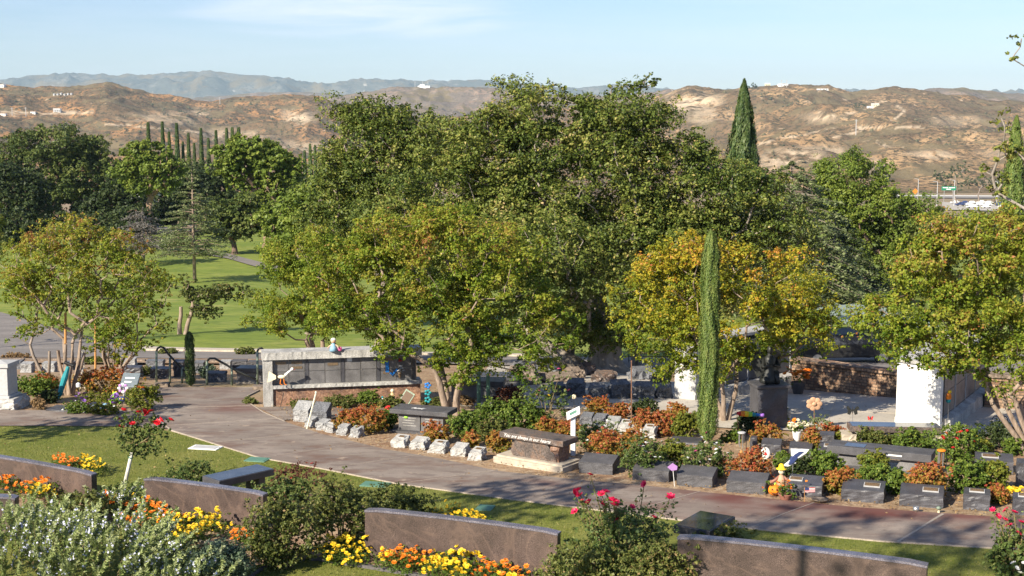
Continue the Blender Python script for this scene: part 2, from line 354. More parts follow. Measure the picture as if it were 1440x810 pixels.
def cloud(P, rc, per, size, flat=.8, up=.5, aspect=.6, centre=None):
    n = len(P); rcs = rc * rng.uniform(.6, 1.3, n)
    nt_ = max(3, per // 15); kt = np.repeat(np.arange(n), nt_); dt = unit(rng.normal(size=(len(kt), 3)) + (0, 0, .25)); rt_ = (rng.uniform(.15, 1, len(kt)) ** .5) * rng.choice([1, 1, 1.22], len(kt))
    Tc = dt * (rt_ * rcs[kt])[:, None]; Tc[:, 2] *= flat; tr_ = rcs[kt] * rng.uniform(.2, .36, len(kt))
    m_ = max(4, per // nt_); j = np.repeat(np.arange(len(kt)), m_); j = j[rng.uniform(0, 1, len(j)) < .92]; k = kt[j]; dl = unit(rng.normal(size=(len(j), 3)))
    X = P[k] + Tc[j] + dl * (rng.uniform(0, 1, len(j)) ** .5 * tr_[j])[:, None] * (1, 1, .7); d = unit(dt[j] + .6 * dl)
    N = d * .7 + rng.normal(size=d.shape) * .55; N[:, 2] += up
    V, Fc = leaf_arrays(X, N, size, aspect); return V, Fc, X, k, d
def skeleton(mb, starts, P, r_tip, r_max, bend=.12, power=.5, minz=None):
    """grow limbs from start chains [(points...)] to every cluster point; radius follows how much each carries"""
    nodes = []; par = []
    for ch in starts:
        prev = -1
        for p in ch: nodes.append(np.array(p, float)); par.append(prev); prev = len(nodes) - 1
    first = len(nodes); ends = set(range(first)); A = [n for n in nodes]
    base = np.mean([ch[-1] for ch in starts], axis=0)
    order = np.argsort(np.linalg.norm(P - base, axis=1))
    attach_from = [i for i, p in enumerate(nodes)]
    cost = {}
    def plen(i): return cost.get(i, 0)
    for i in range(first): cost[i] = 0
    arr = np.zeros((first + 2 * len(P), 3)); cs = np.zeros(first + 2 * len(P)); m = first; arr[:m] = nodes
    low = np.array([1e3 if (par[i] == -1) else 0 for i in range(first)]); cs[:m] = low * .05
    for i in order:
        p = P[i]; d = np.linalg.norm(arr[:m] - p, axis=1) + .35 * cs[:m]
        d += np.where(arr[:m, 2] > p[2] + .15 * abs(p[2]), 0.6, 0)
        j = int(np.argmin(d)); a = arr[j]; L = np.linalg.norm(p - a)
        mid = (a + p) / 2 + rng.normal(size=3) * L * bend; mid[2] += .04 * L
        arr[m] = mid; par.append(j); cs[m] = cs[j] + L / 2; arr[m + 1] = p; par.append(m); cs[m + 1] = cs[j] + L; m += 2
    carry = np.zeros(m)
    for i in range(m - 1, -1, -1):
        carry[i] = max(carry[i], 1)
        if par[i] >= 0: carry[par[i]] += carry[i]
    rad = np.minimum(r_tip * carry ** power, r_max)
    for i in range(m):
        j = par[i]
        if j < 0: continue
        a, b = arr[j], arr[i]; r0, r1 = min(rad[j], rad[i] * 1.25), rad[i]
        if j == 0 or (j < first and i < first): r0 = rad[j]
        nseg = 5 if r1 < r_tip * 3 else 9
        mb.tube([a, b], [r0, r1], nseg, False)
    return mb
def tree(name, label, cat, base, ell, leaf, bark, Y=None, n=120, rc=.5, per=200, size=.09, r_tip=.012, r_max=.3, trunk=None, dep=.85, group=None, hue=None, flat=.8, up=.5,
         stems=1, spread=.2, shell=.45, aspect=.6, fork=.35, power=.5, clip=None, tips=None, seeds=None):
    """base px or world, ell list of (px,py,rx,ry) in photo pixels read at distance Y"""
    b = Vector(base) if len(base) == 3 else gnd(*base)
    Y = b.y if Y is None else Y; s = mpp(Y) * 1.02
    E = []
    for e in ell:
        if len(e) == 2: E.append((np.array(e[0]) - np.array(b), np.array(e[1]))); continue
        c = atY(e[0], e[1], Y + (e[4] if len(e) > 4 else 0)) - b; E.append((np.array(c), np.array((e[2] * s, max(e[2], e[3]) * s * dep, e[3] * s))))
    P = clusters(E, n, shell)
    P = P[P[:, 2] > .25 * min(c[2] for c, r in E)] if clip is None else P[P[:, 2] > clip]
    V, Fc, X, k, d = cloud(P, rc, per, size, flat, up, aspect)
    h = rng.normal(.45, .16, len(X)) + .16 * smooth_noise(X, 1.2 / rc, 1) + (rng.normal(0, .11, len(P)))[k]
    if hue is not None: h = hue(h, X, d)
    root = thing(name, label, cat, b, 0, group)
    mb = MB()
    cz = np.mean([c for c, r in E], axis=0); fk = np.array(trunk) if trunk is not None else cz * fork
    starts = []
    if stems == 1:
        t = np.linspace(0, 1, 4); ch = [np.array((fk[0] * q ** 1.5, fk[1] * q ** 1.5, fk[2] * q)) + (rng.normal(size=3) * .03 * fk[2] * (0 < q < 1)) for q in t]; starts = [ch]
        rr = r_max
        mb.tube(ch, [rr * 1.35, rr * 1.05, rr * .95, rr * .9], 12, False)
        mb.tube([ch[0] + np.array((0, 0, -.3)), ch[0] + np.array((0, 0, .02)), ch[0] + np.array((0, 0, .22 * fk[2]))], [rr * 1.9, rr * 1.6, rr * 1.15], 12, False)
        starts = [[ch[-1]]]
        skeleton(mb, starts, P, r_tip, r_max * .8, power=power)
    else:
        for q in range(stems):
            a = 2 * math.pi * q / stems + rng.uniform(-.4, .4); o0 = np.array((math.cos(a), math.sin(a), 0)) * r_max * 1.3
            o1 = fk + np.array((math.cos(a) * spread, math.sin(a) * spread * .8, rng.uniform(-.15, .15) * fk[2]))
            ch = [o0 + (o1 - o0) * w + rng.normal(size=3) * .03 * (0 < w < 1) for w in (0, .35, .7, 1)]; ch[0][2] = -.1
            mb.tube(ch, [r_max * 1.2, r_max, r_max * .9, r_max * .8], 8, False); starts.append([ch[-1]])
        skeleton(mb, starts, P, r_tip, r_max * .75, power=power)
    mb.build('trunk', M[bark], root, smooth=True)
    mesh_np('crown', V, Fc, M[leaf], root, h)
    return root
def conifer(name, label, cat, base, h, r, leaf, bark, levels=26, per=10, size=.12, droop=.15, group=None, z0=.12, dens=60, power=.8, rt=.12, lift=0.0, bare=0, jitter=.25):
    b = Vector(base) if len(base) == 3 else gnd(*base)
    root = thing(name, label, cat, b, 0, group); mb = MB(); mb.tube([(0, 0, -.3), (0, 0, h * .5), (0, 0, h * .99)], [rt, rt * .6, rt * .08], 8)
    Ps = []; Ns = []
    for i in range(levels):
        t = i / (levels - 1); z = h * (z0 + (1 - z0) * t) ; rr = r * (1 - t) ** power + r * .04
        for k in range(max(3, int(per * (1 - .5 * t)))):
            a = rng.uniform(0, 6.283); L = rr * rng.uniform(1 - jitter * 1.6, 1 + jitter * .6); dz = -droop * L * rng.uniform(.5, 1.5) + lift * L
            p0 = np.array((0, 0, z + rng.uniform(-.5, .5) * h / levels)); p1 = p0 + np.array((math.cos(a) * L, math.sin(a) * L, dz))
            mb.tube([p0, (p0 + p1) / 2 + np.array((0, 0, .06 * L)), p1], [rt * .22 * (1 - t) + .006, rt * .12 * (1 - t) + .004, .003], 4, False)
            m = int(dens * (L / r + .15)); w = rng.uniform(.18, 1, m) ** .8; side = rng.normal(0, .16, m) * L * (1.15 - w)
            q = p0 + (p1 - p0) * w[:, None]; q[:, 2] += .2 * L * (w * (1 - w)); q[:, 0] += -math.sin(a) * side; q[:, 1] += math.cos(a) * side; q[:, 2] += rng.normal(0, .02, m) * L - abs(side) * .15
            Ps.append(q); nn = rng.normal(size=(m, 3)) * .45; nn[:, 2] += 1; Ns.append(nn)
    P = np.concatenate(Ps); N = np.concatenate(Ns); V, Fc = leaf_arrays(P, N, size, .5)
    hu = rng.normal(.5, .2, len(P)) + .12 * smooth_noise(P, 2 / r, 3)
    mb.build('trunk', M[bark], root, smooth=True); mesh_np('crown', V, Fc, M[leaf], root, hu)
    return root
def column_cypress_meshes(h, r, n, size, shape=1.0, seed=0):
    """foliage of a columnar cypress: upright sprays over a furrowed spindle"""
    t = rng.uniform(0, 1, n) ** .9; z = h * (.02 + .98 * t)
    prof = np.minimum(1, (t / .06) ** .6) * np.minimum(1, ((1 - t) * 9.0) ** (.5)) * (.86 + .14 * (1 - t)) if shape == 1.0 else np.minimum(1, (t / .08) ** .6) * (1 - t) ** shape
    a = rng.uniform(0, 6.283, n)
    fur = 1 + .16 * np.sin(a * 7 + 3 * np.sin(t * 9 + seed)) + .09 * np.sin(a * 3 + t * 21 + seed) + .06 * np.sin(t * 60 + a * 2)
    rr = r * prof * fur * rng.uniform(.66, 1.06, n) * np.where(rng.uniform(0, 1, n) < .04, 1.15, 1) + .01
    P = np.stack([rr * np.cos(a), rr * np.sin(a), z], 1)
    N = np.stack([np.cos(a), np.sin(a), np.full(n, .15)], 1) + rng.normal(size=(n, 3)) * .35
    T = np.stack([np.cos(a) * .25, np.sin(a) * .25, np.ones(n)], 1) + rng.normal(size=(n, 3)) * .25
    V, Fc = leaf_arrays(P, N, size, .38, T)
    hu = rng.normal(.5, .2, n) + .15 * np.sin(a * 9 + t * 30) + .2 * np.sin(a * 2 + t * 17 + seed) * np.sin(t * 41)
    return V, Fc, hu
def cypress(name, label, base, h, r, n, size, leaf='l_cypress', group=None, shape=1.0, cat='tree', seed=0):
    b = Vector(base) if len(base) == 3 else gnd(*base)
    root = thing(name, label, cat, b, 0, group); MB().tube([(0, 0, -.2), (0, 0, h * .5), (0, 0, h * .93)], [r * .3, r * .2, .01], 7).build('trunk', M['bark_grey'], root)
    V, Fc, hu = column_cypress_meshes(h, r, n, size, shape, seed); mesh_np('crown', V, Fc, M[leaf], root, hu); return root
def shrub(name, label, px, py, wpx, hpx, leaf='l_green', n=None, size=.05, group=None, cat='shrub', up=.5, rot=None, flat=.8, per=55, stems=8, depth=.8, aspect=.6, hue=None, rc=None, Y=None, hshift=0):
    """leafy bush: px,py the middle of its foot in the photo, wpx and hpx its width and height there"""
    b = gnd(px, py) if Y is None else Vector((atY(px, 400, Y).x, Y, float(g(0, Y)))); s = mpp(b.y); w, h = wpx * s / 2, hpx * s
    root = thing(name, label, cat, b, 0, group)
    rc = rc or max(.09, min(w, h) * .28); n = n or int(26 + 10 * w * h / (rc * rc) * .5)
    nb = 4; E = [((0, 0, h * .45), (w * .85, w * depth * .85, h * .5))] + [((rng.uniform(-.45, .45) * w, rng.uniform(-.4, .4) * w * depth, h * rng.uniform(.4, .68)), (w * rng.uniform(.35, .6), w * depth * .5, h * rng.uniform(.28, .42))) for _ in range(nb)]
    E = [(np.array(c), np.array(r)) for c, r in E]; P = clusters(E, n, .5); so = rng.uniform(0, 1, len(P)) < .16; P[so] *= rng.uniform(1.05, 1.3, (so.sum(), 1)); P = P[P[:, 2] > .08 * h]
    V, Fc, X, k, d = cloud(P, rc, per, size, flat, up, aspect); V[:, 2] = np.maximum(V[:, 2], .01)
    hu = rng.normal(.45 + hshift, .2, len(X)) + .15 * smooth_noise(X, 3 / max(rc, .1), 2) + rng.normal(0, .08, len(P))[k] + .12 * (X[:, 2] / h - .5)
    if hue is not None: hu = hue(hu, X, d)
    mesh_np('foliage', V, Fc, M[leaf], root, hu)
    mb = MB()
    for q in range(stems):
        p = P[rng.integers(len(P))]; mb.tube([(p[0] * .12, p[1] * .12, -.03), (p[0] * .5, p[1] * .5, p[2] * .55), p], [.014, .009, .004], 5, False)
    mb.build('stems', M['stem'], root); root['_w'] = w; root['_h'] = h
    return root, P, w, h
def bloom_mesh(name, mat, petals=8, layers=3, cup=.5, centre=None):
    V = []; Fs = []
    for l in range(layers):
        rr = 1 - .27 * l; tilt = cup + .35 * l
        for k in range(petals):
            a = 6.283 * (k + .5 * l) / petals + random.uniform(-.15, .15); w = 6.283 / petals * .62; q = len(V)
            c, s_ = math.cos, math.sin; z0 = .06 * l; zt = rr * math.sin(tilt) * .8 + z0; ro = rr * math.cos(tilt * .8)
            V += [(0, 0, z0), (ro * .7 * c(a - w), ro * .7 * s_(a - w), zt * .6), (ro * c(a), ro * s_(a), zt), (ro * .7 * c(a + w), ro * .7 * s_(a + w), zt * .6)]; Fs.append((q, q + 1, q + 2, q + 3))
    me = bpy.data.meshes.new(name); me.from_pydata(V, [], Fs); me.materials.append(mat); me.update(); return me
BL = {}
for k_, m_ in dict(rose_red='red', rose_pink='pink', marigold_yellow='yellow', marigold_orange='orange', white='white', lilac='lilac', purple='purple').items():
    BL[k_] = bloom_mesh(k_, M[m_], 7, 4, .35)
M['rose_hot'] = plain('rose_hot', (.72, .015, .09), .5, .15, 30); BL['rose_hot'] = bloom_mesh('rose_hot', M['rose_hot'], 7, 4, .45)
M['rose_deep'] = plain('rose_deep', (.6, .008, .02), .5, .15, 30); BL['rose_deep'] = bloom_mesh('rose_deep', M['rose_deep'], 7, 4, .45)
def blooms(root, kind, pts, r, name='bloom', tilt=.5):
    for p in pts:
        o = bpy.data.objects.new(name, BL[kind]); link(o, root); o.location = p; q = r * random.uniform(.75, 1.25); o.scale = (q, q, q)
        o.rotation_euler = (random.uniform(-.1, tilt + .3), random.uniform(-tilt, tilt), random.uniform(0, 6))
def front_tops(P, k, w, h, jit=.05):
    """cluster points on the sunny, camera-facing upper side"""
    sc = P[:, 2] / h - P[:, 1] / w * .5 + rng.uniform(0, .5, len(P)); i = np.argsort(-sc)[:max(k, 1)]
    Q = P[rng.choice(i, k, replace=len(i) < k)].copy(); Q[:, 1] -= .12 * w; Q[:, 2] += .05 * h; Q += rng.normal(0, jit, Q.shape); return Q
# ------------------------------------------------------------------ camera, world, sun
cam = bpy.data.cameras.new('camera'); cam.sensor_width = 36; cam.lens = F / 1440 * 36; cam.clip_end = 40000; cam.clip_start = .5
co = bpy.data.objects.new('camera', cam); COL.objects.link(co); co.location = (0, 0, CAMZ); co.rotation_euler = (math.pi / 2 - PITCH, 0, 0); scene.camera = co
vs = scene.view_settings; vs.view_transform = 'Standard'; vs.look = 'None'; vs.gamma = 1; vs.use_curve_mapping = False; vs.exposure = 0.9
cy = scene.cycles; cy.max_bounces = 5; cy.diffuse_bounces = 2; cy.glossy_bounces = 2; cy.transmission_bounces = 2; cy.volume_bounces = 0; cy.transparent_max_bounces = 4
cy.caustics_reflective = False; cy.caustics_refractive = False; cy.use_denoising = True; cy.sample_clamp_indirect = 4
SUN_EL, SUN_AZ = 31.0, 223.0          # azimuth measured from +Y clockwise: the sun stands behind and left of the camera
AZ = R(SUN_AZ); S = Vector((math.sin(AZ) * math.cos(R(SUN_EL)), math.cos(AZ) * math.cos(R(SUN_EL)), math.sin(R(SUN_EL))))
sl = bpy.data.lights.new('sun', 'SUN'); sl.energy = 5.0; sl.angle = R(.5); sl.color = (1, .9, .73)
so = bpy.data.objects.new('sun', sl); COL.objects.link(so); so.rotation_euler = S.to_track_quat('Z', 'Y').to_euler(); so.location = (-20, -20, 40)
w = bpy.data.worlds.new('World'); scene.world = w; w.use_nodes = True; nt = w.node_tree; L = nt.links.new; bg = nt.nodes['Background']
sky = nt.nodes.new('ShaderNodeTexSky'); sky.sky_type = 'NISHITA'; sky.sun_disc = False; sky.sun_elevation = R(SUN_EL); sky.sun_rotation = AZ
sky.air_density = 1.0; sky.dust_density = .25; sky.ozone_density = 2.5; sky.altitude = 300
tc = nd(nt, 'ShaderNodeTexCoord'); mp = nd(nt, 'ShaderNodeMapping'); mp.inputs['Scale'].default_value = (4, 4, 46); mp.inputs['Location'].default_value = (3.1, 0, .6)
L(tc.outputs['Generated'], mp.inputs[0]); no = nd(nt, 'ShaderNodeTexNoise', Scale=1.6, Detail=8.0, Roughness=.6, Distortion=.5); L(mp.outputs[0], no.inputs['Vector'])
rr = ramp(nt, [(.36, (0, 0, 0)), (.62, (1, 1, 1))]); L(no.outputs['Fac'], rr.inputs['Fac'])
m2 = nd(nt, 'ShaderNodeMapping'); m2.inputs['Location'].default_value = (.105 / .13, 0, -.068 / .018); m2.inputs['Scale'].default_value = (1 / .13, 0, 1 / .018)
L(tc.outputs['Generated'], m2.inputs[0]); ln = nd(nt, 'ShaderNodeVectorMath', operation='LENGTH'); L(m2.outputs[0], ln.inputs[0])
r3 = ramp(nt, [(0, (.85,) * 3), (.7, (.5,) * 3), (1, (.12,) * 3)]); L(ln.outputs['Value'], r3.inputs['Fac'])
mu = nd(nt, 'ShaderNodeMath', operation='MULTIPLY'); L(rr.outputs['Color'], mu.inputs[0]); L(r3.outputs['Color'], mu.inputs[1])
cm = nd(nt, 'ShaderNodeMix', data_type='RGBA'); L(mu.outputs[0], cm.inputs[0]); L(sky.outputs[0], cm.inputs[6]); cm.inputs[7].default_value = (9.6, 9.4, 9.0, 1)
tn = nd(nt, 'ShaderNodeMix', data_type='RGBA', blend_type='MULTIPLY'); tn.inputs[0].default_value = 1; L(cm.outputs[2], tn.inputs[6]); tn.inputs[7].default_value = (.88, .93, 1.12, 1); L(tn.outputs[2], bg.inputs['Color']); bg.inputs['Strength'].default_value = .07
# haze: one even volume round the whole scene
hz = MB().box(-7000, 7000, -300, 14500, -110, 420).build('haze', M['white']); hz['kind'] = 'stuff'; tag(hz, 'thin blue haze over the far hills', 'haze')
hm = bpy.data.materials.new('haze'); hm.use_nodes = True; hn = hm.node_tree; hn.nodes.remove(hn.nodes['Principled BSDF'])
pv = hn.nodes.new('ShaderNodeVolumePrincipled'); pv.inputs['Color'].default_value = (.6, .83, 1, 1); pv.inputs['Density'].default_value = 5.4e-5; pv.inputs['Anisotropy'].default_value = 0
hn.links.new(pv.outputs[0], hn.nodes['Material Output'].inputs['Volume']); hz.data.materials.clear(); hz.data.materials.append(hm)
# ------------------------------------------------------------------ ground, hills, mountains
ys = np.unique(np.concatenate([np.linspace(-200, 20, 12), np.linspace(20, 100, 60), np.geomspace(100, 1250, 60), KY[1:]])); us = np.linspace(-1, 1, 121)
X, Yy = us[None] * (40 + .62 * np.maximum(ys, 0))[:, None], ys[:, None] + 0 * us[None]
V = np.stack([X, Yy, g(X, Yy)], -1).reshape(-1, 3); nu = len(us); j, i = np.meshgrid(np.arange(len(ys) - 1), np.arange(nu - 1), indexing='ij'); q = (j * nu + i).ravel()
M['scrubland'] = groundmat('scrubland', [(0, 0, 0, (.36, .25, .155), O), (1.3, .42, .6, (.27, .165, .1), O), (6, .5, .62, (.44, .33, .22), O), (40, .58, .66, (.14, .085, .05), O), (.03, .45, .6, (.22, .2, .1), O)], .8)
mesh_np('ground', V, np.stack([q, q + 1, q + nu + 1, q + nu], 1), M['scrubland'])['kind'] = 'structure'
def fbm(x, y, s, octs=5, ridged=False, seed=0):
    out = np.zeros(x.shape); a = 1; tot = 0
    rs = np.random.default_rng(seed + 100)
    for o in range(octs):
        tab = rs.uniform(-1, 1, (256, 256)); u, v = x / s + 37.3 * o, y / s + 11.9 * o; iu, iv = np.floor(u).astype(int), np.floor(v).astype(int); fu, fv = u - iu, v - iv
        fu = fu * fu * (3 - 2 * fu); fv = fv * fv * (3 - 2 * fv); T = lambda p, q: tab[p % 256, q % 256]
        n = (T(iu, iv) * (1 - fu) + T(iu + 1, iv) * fu) * (1 - fv) + (T(iu, iv + 1) * (1 - fu) + T(iu + 1, iv + 1) * fu) * fv
        out += a * ((1 - 2 * abs(n)) if ridged else n); tot += a; a *= .5; s /= 2.03
    return out / tot
BARE = [(975, 143, 34, 12, .9), (990, 160, 25, 14, .5), (1118, 222, 50, 15, 1), (1312, 218, 34, 7, .7), (235, 165, 60, 12, .45), (280, 158, 16, 6, .6), (420, 168, 26, 12, .8), (330, 190, 60, 7, .5), (420, 205, 60, 8, .5), (1160, 165, 30, 8, .3), (1340, 170, 30, 8, .3), (1235, 235, 18, 12, .4), (1400, 215, 40, 8, .3), (100, 158, 20, 4, .6), (20, 162, 20, 3, .6)]
TRACK = [[(1067, 203), (1090, 196), (1140, 187), (1175, 181)], [(1145, 168), (1170, 162), (1200, 158)], [(1172, 193), (1200, 187), (1212, 182)], [(1205, 180), (1250, 179), (1300, 180)], [(1232, 199), (1246, 206), (1270, 206)], [(1262, 149), (1272, 156), (1262, 165), (1250, 171)], [(150, 175), (200, 178), (260, 183), (330, 196), (400, 207), (470, 220)], [(0, 157), (60, 160), (130, 158)], [(1200, 160), (1216, 155)]]
def terrain(name, sky_pts, Y0, Y1, Y2, base, amp, dx, dy, mat, seed, power=.8, paint=False, pxr=(-160, 1600), fall=40):
    pxs = np.arange(pxr[0], pxr[1] + dx, dx); Ys = np.arange(Y0, Y2 + dy, dy); PX, YY = np.meshgrid(pxs, Ys)
    XX = (PX - CXP) / F * YY; t = (YY - Y0) / (Y1 - Y0); tt = np.clip(t, 0, 1)
    Sk = np.interp(PX, [p[0] for p in sky_pts], [p[1] for p in sky_pts]); py = base + (Sk - base) * tt ** power
    Z = CAMZ - (py - 160) * YY / F; Z = np.where(t > 1, Z[np.searchsorted(Ys, Y1)][None] - (t - 1) * fall * 3, Z)
    env = np.clip(tt * 4, 0, 1) * (1 - .72 * np.clip((tt - .72) / .28, 0, 1))
    L0 = (Y1 - Y0) / 2.2
    Z = Z + amp * env * (fbm(XX + .25 * YY, YY, L0, 5, True, seed) * 1.15 - .35 + .5 * fbm(XX, YY, L0 * .35, 4, True, seed + 3)) + amp * .17 * np.clip(tt * 4, 0, 1) * fbm(XX, YY, L0 * .09, 4, True, seed + 5)
    n = len(pxs); V = np.stack([XX, YY, Z], -1).reshape(-1, 3); j, i = np.meshgrid(np.arange(len(Ys) - 1), np.arange(n - 1), indexing='ij'); q = (j * n + i).ravel()
    o = mesh_np(name, V, np.stack([q, q + 1, q + n + 1, q + n], 1), mat, smooth=True); o['kind'] = 'structure'
    if paint:
        dep = V[:, 1] * cp - (V[:, 2] - CAMZ) * sp; ax = CXP + F * V[:, 0] / dep; ay = CYP - F * (V[:, 1] * sp + (V[:, 2] - CAMZ) * cp) / dep
        wob = fbm(V[:, 0], V[:, 1], 60, 4, False, 9) ; bare = np.zeros(len(V))
        for cx, cy_, rx, ry, k in BARE: bare = np.maximum(bare, k * np.clip(1.5 - np.hypot((ax - cx) / rx, (ay - cy_) / ry) * 1.1 + wob * .8, 0, 1))
        for tr in TRACK:
            for a, b in zip(tr, tr[1:]):
                d = np.array(b) - np.array(a); u = np.clip(((ax - a[0]) * d[0] + (ay - a[1]) * d[1]) / (d @ d), 0, 1); dist = np.hypot(ax - a[0] - u * d[0], (ay - a[1] - u * d[1]) * 1.6)
                bare = np.maximum(bare, .8 * np.clip(2.2 - dist / 1.3, 0, 1))
        at = o.data.attributes.new('bare', 'FLOAT', 'POINT'); at.data.foreach_set('value', bare.astype(np.float32))
        wm = np.clip((ax - 700) / 200, 0, 1); at = o.data.attributes.new('warm', 'FLOAT', 'POINT'); at.data.foreach_set('value', (1 - wm).astype(np.float32))
    return o, XX, YY, Z
def hillmat(name, base, c2, c3, dark, dark2, pale, sc=1.0):
    m, nt, b = newmat(name); L = nt.links.new; tc = nd(nt, 'ShaderNodeTexCoord')
    def nz(scale, lo, hi, det=7.0, dist=.3, rg=.65):
        no = nd(nt, 'ShaderNodeTexNoise', Scale=scale * sc, Detail=det, Distortion=dist, Roughness=rg); L(tc.outputs['Object'], no.inputs['Vector']); r = ramp(nt, [(lo, (0, 0, 0)), (hi, (1, 1, 1))]); L(no.outputs['Fac'], r.inputs['Fac']); return r.outputs['Color']
    def mix(f, a, c):
        x = nd(nt, 'ShaderNodeMix', data_type='RGBA'); L(f, x.inputs[0]); L(a, x.inputs[6]); 
        if isinstance(c, tuple): x.inputs[7].default_value = (*c, 1)
        else: L(c, x.inputs[7])
        return x.outputs[2]
    rgb = nd(nt, 'ShaderNodeRGB'); rgb.outputs[0].default_value = (*base, 1); cur = rgb.outputs[0]
    wa = nd(nt, 'ShaderNodeAttribute', attribute_name='warm'); cur = mix(wa.outputs['Fac'], cur, c3)
    cur = mix(nz(.006, .4, .6), cur, c2)
    cur = mix(nz(.012, .46, .54), cur, dark); cur = mix(nz(.045, .53, .58, 6.0), cur, dark)
    cur = mix(nz(.16, .5, .56, 5.0), cur, dark2); cur = mix(nz(.05, .64, .69, 5.0), cur, pale)
    cur = mix(nz(.02, .63, .7), cur, pale); cur = mix(nz(.017, .5, .58), cur, (.18, .14, .08))
    ba = nd(nt, 'ShaderNodeAttribute', attribute_name='bare'); mu = nd(nt, 'ShaderNodeMath', operation='MULTIPLY'); L(ba.outputs['Fac'], mu.inputs[0]); L(nz(.035, .42, .52, 8.0), mu.inputs[1])
    cur = mix(mu.outputs[0], cur, (.62, .48, .33))
    L(cur, b.inputs['Base Color']); b.inputs['Roughness'].default_value = 1; b.inputs['Specular IOR Level'].default_value = 0
    no = nd(nt, 'ShaderNodeTexNoise', Scale=.07 * sc, Detail=8.0, Roughness=.7); L(tc.outputs['Object'], no.inputs['Vector']); bp = nd(nt, 'ShaderNodeBump', Strength=.9, Distance=4 / sc); L(no.outputs['Fac'], bp.inputs['Height']); L(bp.outputs['Normal'], b.inputs['Normal'])
    return m
M['hill'] = hillmat('dry_hill', (.44, .29, .155), (.29, .175, .09), (.42, .225, .1), (.17, .115, .068), (.085, .07, .042), (.52, .385, .25))
M['ridge'] = hillmat('far_ridge', (.31, .22, .165), (.24, .17, .125), (.29, .21, .155), (.2, .16, .13), (.17, .14, .11), (.5, .42, .34), .6)
M['mount'] = hillmat('mountain', (.22, .2, .17), (.16, .155, .13), (.22, .2, .17), (.11, .11, .09), (.1, .1, .085), (.38, .35, .3), .25)
SK = [(-200, 128), (0, 124), (60, 130), (120, 130), (155, 123), (185, 130), (240, 142), (300, 148), (350, 143), (400, 139), (450, 137), (480, 146), (560, 158), (650, 162), (700, 150), (900, 145), (930, 138), (965, 128), (1000, 129), (1060, 125), (1100, 121), (1160, 121), (1195, 129), (1240, 123), (1290, 127), (1330, 134), (1380, 140), (1440, 142), (1600, 140)]
h_o, hX, hY, hZ = terrain('hills', SK, 1245, 2600, 3100, 272, 40, 2.4, 7, M['hill'], 4, .85, True)
terrain('ridge', [(-200, 150), (380, 150), (440, 140), (480, 137), (520, 131), (560, 126), (590, 124), (620, 123.5), (660, 125), (700, 129), (760, 135), (880, 138), (925, 132), (960, 133), (1100, 140), (1200, 140), (1280, 132), (1310, 125), (1350, 124), (1400, 130), (1440, 134), (1600, 140)], 3300, 4200, 4700, 175, 30, 3, 16, M['ridge'], 12, .8)
terrain('foothills', [(-200, 160), (200, 160), (250, 147), (290, 138), (330, 133), (370, 131), (430, 132), (470, 134), (520, 145), (620, 160), (1600, 160)], 6000, 6900, 7500, 165, 30, 4, 30, M['ridge'], 22, .8)
terrain('mountains', [(-200, 116), (0, 119), (40, 110), (70, 107), (100, 104), (140, 108), (200, 109), (250, 106), (295, 102), (340, 106), (380, 111), (430, 117), (470, 119), (520, 115), (560, 113), (600, 114), (650, 118), (700, 121), (800, 124), (900, 125), (960, 129), (1100, 131), (1440, 134), (1600, 134)], 10500, 12000, 13500, 150, 90, 5, 60, M['mount'], 32, .7, fall=120)
# scrub on the hills: low bushes as one mass
n = 12000; jj = rng.integers(0, hX.shape[0], n * 2); ii = rng.integers(0, hX.shape[1], n * 2); Pn = np.stack([hX[jj, ii], hY[jj, ii], hZ[jj, ii]], 1)
den = fbm(Pn[:, 0], Pn[:, 1], 220, 4, False, 77); Pn = Pn[(den + rng.normal(0, .09, len(den)) > .08) & (Pn[:, 1] < 2560)][:n]; n = len(Pn)
Pn[:, :2] += rng.normal(0, 3, (n, 2)); sz = rng.uniform(.6, 1.9, n) * rng.choice([1, 1, 1, 1.8], n)
oct_ = np.array([(1, 0, 0), (0, 1, 0), (-1, 0, 0), (0, -1, 0), (0, 0, .8), (0, 0, -.3)]); of = np.array([(0, 1, 4), (1, 2, 4), (2, 3, 4), (3, 0, 4), (1, 0, 5), (2, 1, 5), (3, 2, 5), (0, 3, 5)])
V = (Pn[:, None] + oct_[None] * sz[:, None, None] * rng.uniform(.7, 1.4, (n, 6, 1))).reshape(-1, 3); Fc = (of[None] + 6 * np.arange(n)[:, None, None]).reshape(-1, 3)
M['l_scrub'] = leafmat('leaf_scrub', [(0, (.05, .06, .03)), (.5, (.1, .1, .05)), (1, (.17, .13, .07))], 0)
tag(mesh_np('hill_scrub', V, Fc, M['l_scrub'], None, np.repeat(rng.normal(.5, .25, n), 8)), 'low scrub bushes dotted over the dry hills', 'scrub', kind='stuff')
# ------------------------------------------------------------------ lawns, paths, roads
LOW = [(-60, 601), (60, 600), (165, 600), (205, 601), (240, 607), (300, 625), (365, 645), (450, 660), (560, 682), (640, 693), (720, 704), (850, 720), (980, 736), (1080, 748), (1240, 763), (1370, 771), (1560, 782)]
sheet('lawn', LOW, [(-60, 1000), (720, 1000), (1560, 1000)], .012, M['grass_ground'], 100, 30)
UP = [(222, 545), (372, 546), (356, 550), (346, 558), (352, 568), (372, 581), (405, 596), (450, 611), (540, 633), (620, 647), (700, 664), (815, 677), (900, 684), (1000, 695), (1100, 705), (1200, 715), (1330, 724), (1440, 732), (1560, 740)]
M_LOW = [(222, 546), (206, 552), (203, 565), (215, 585), (240, 606), (300, 625), (365, 645), (450, 660), (560, 682), (640, 693), (720, 704), (850, 720), (980, 736), (1080, 748), (1240, 763), (1370, 771), (1560, 782)]
def corr(A, B): return A, B
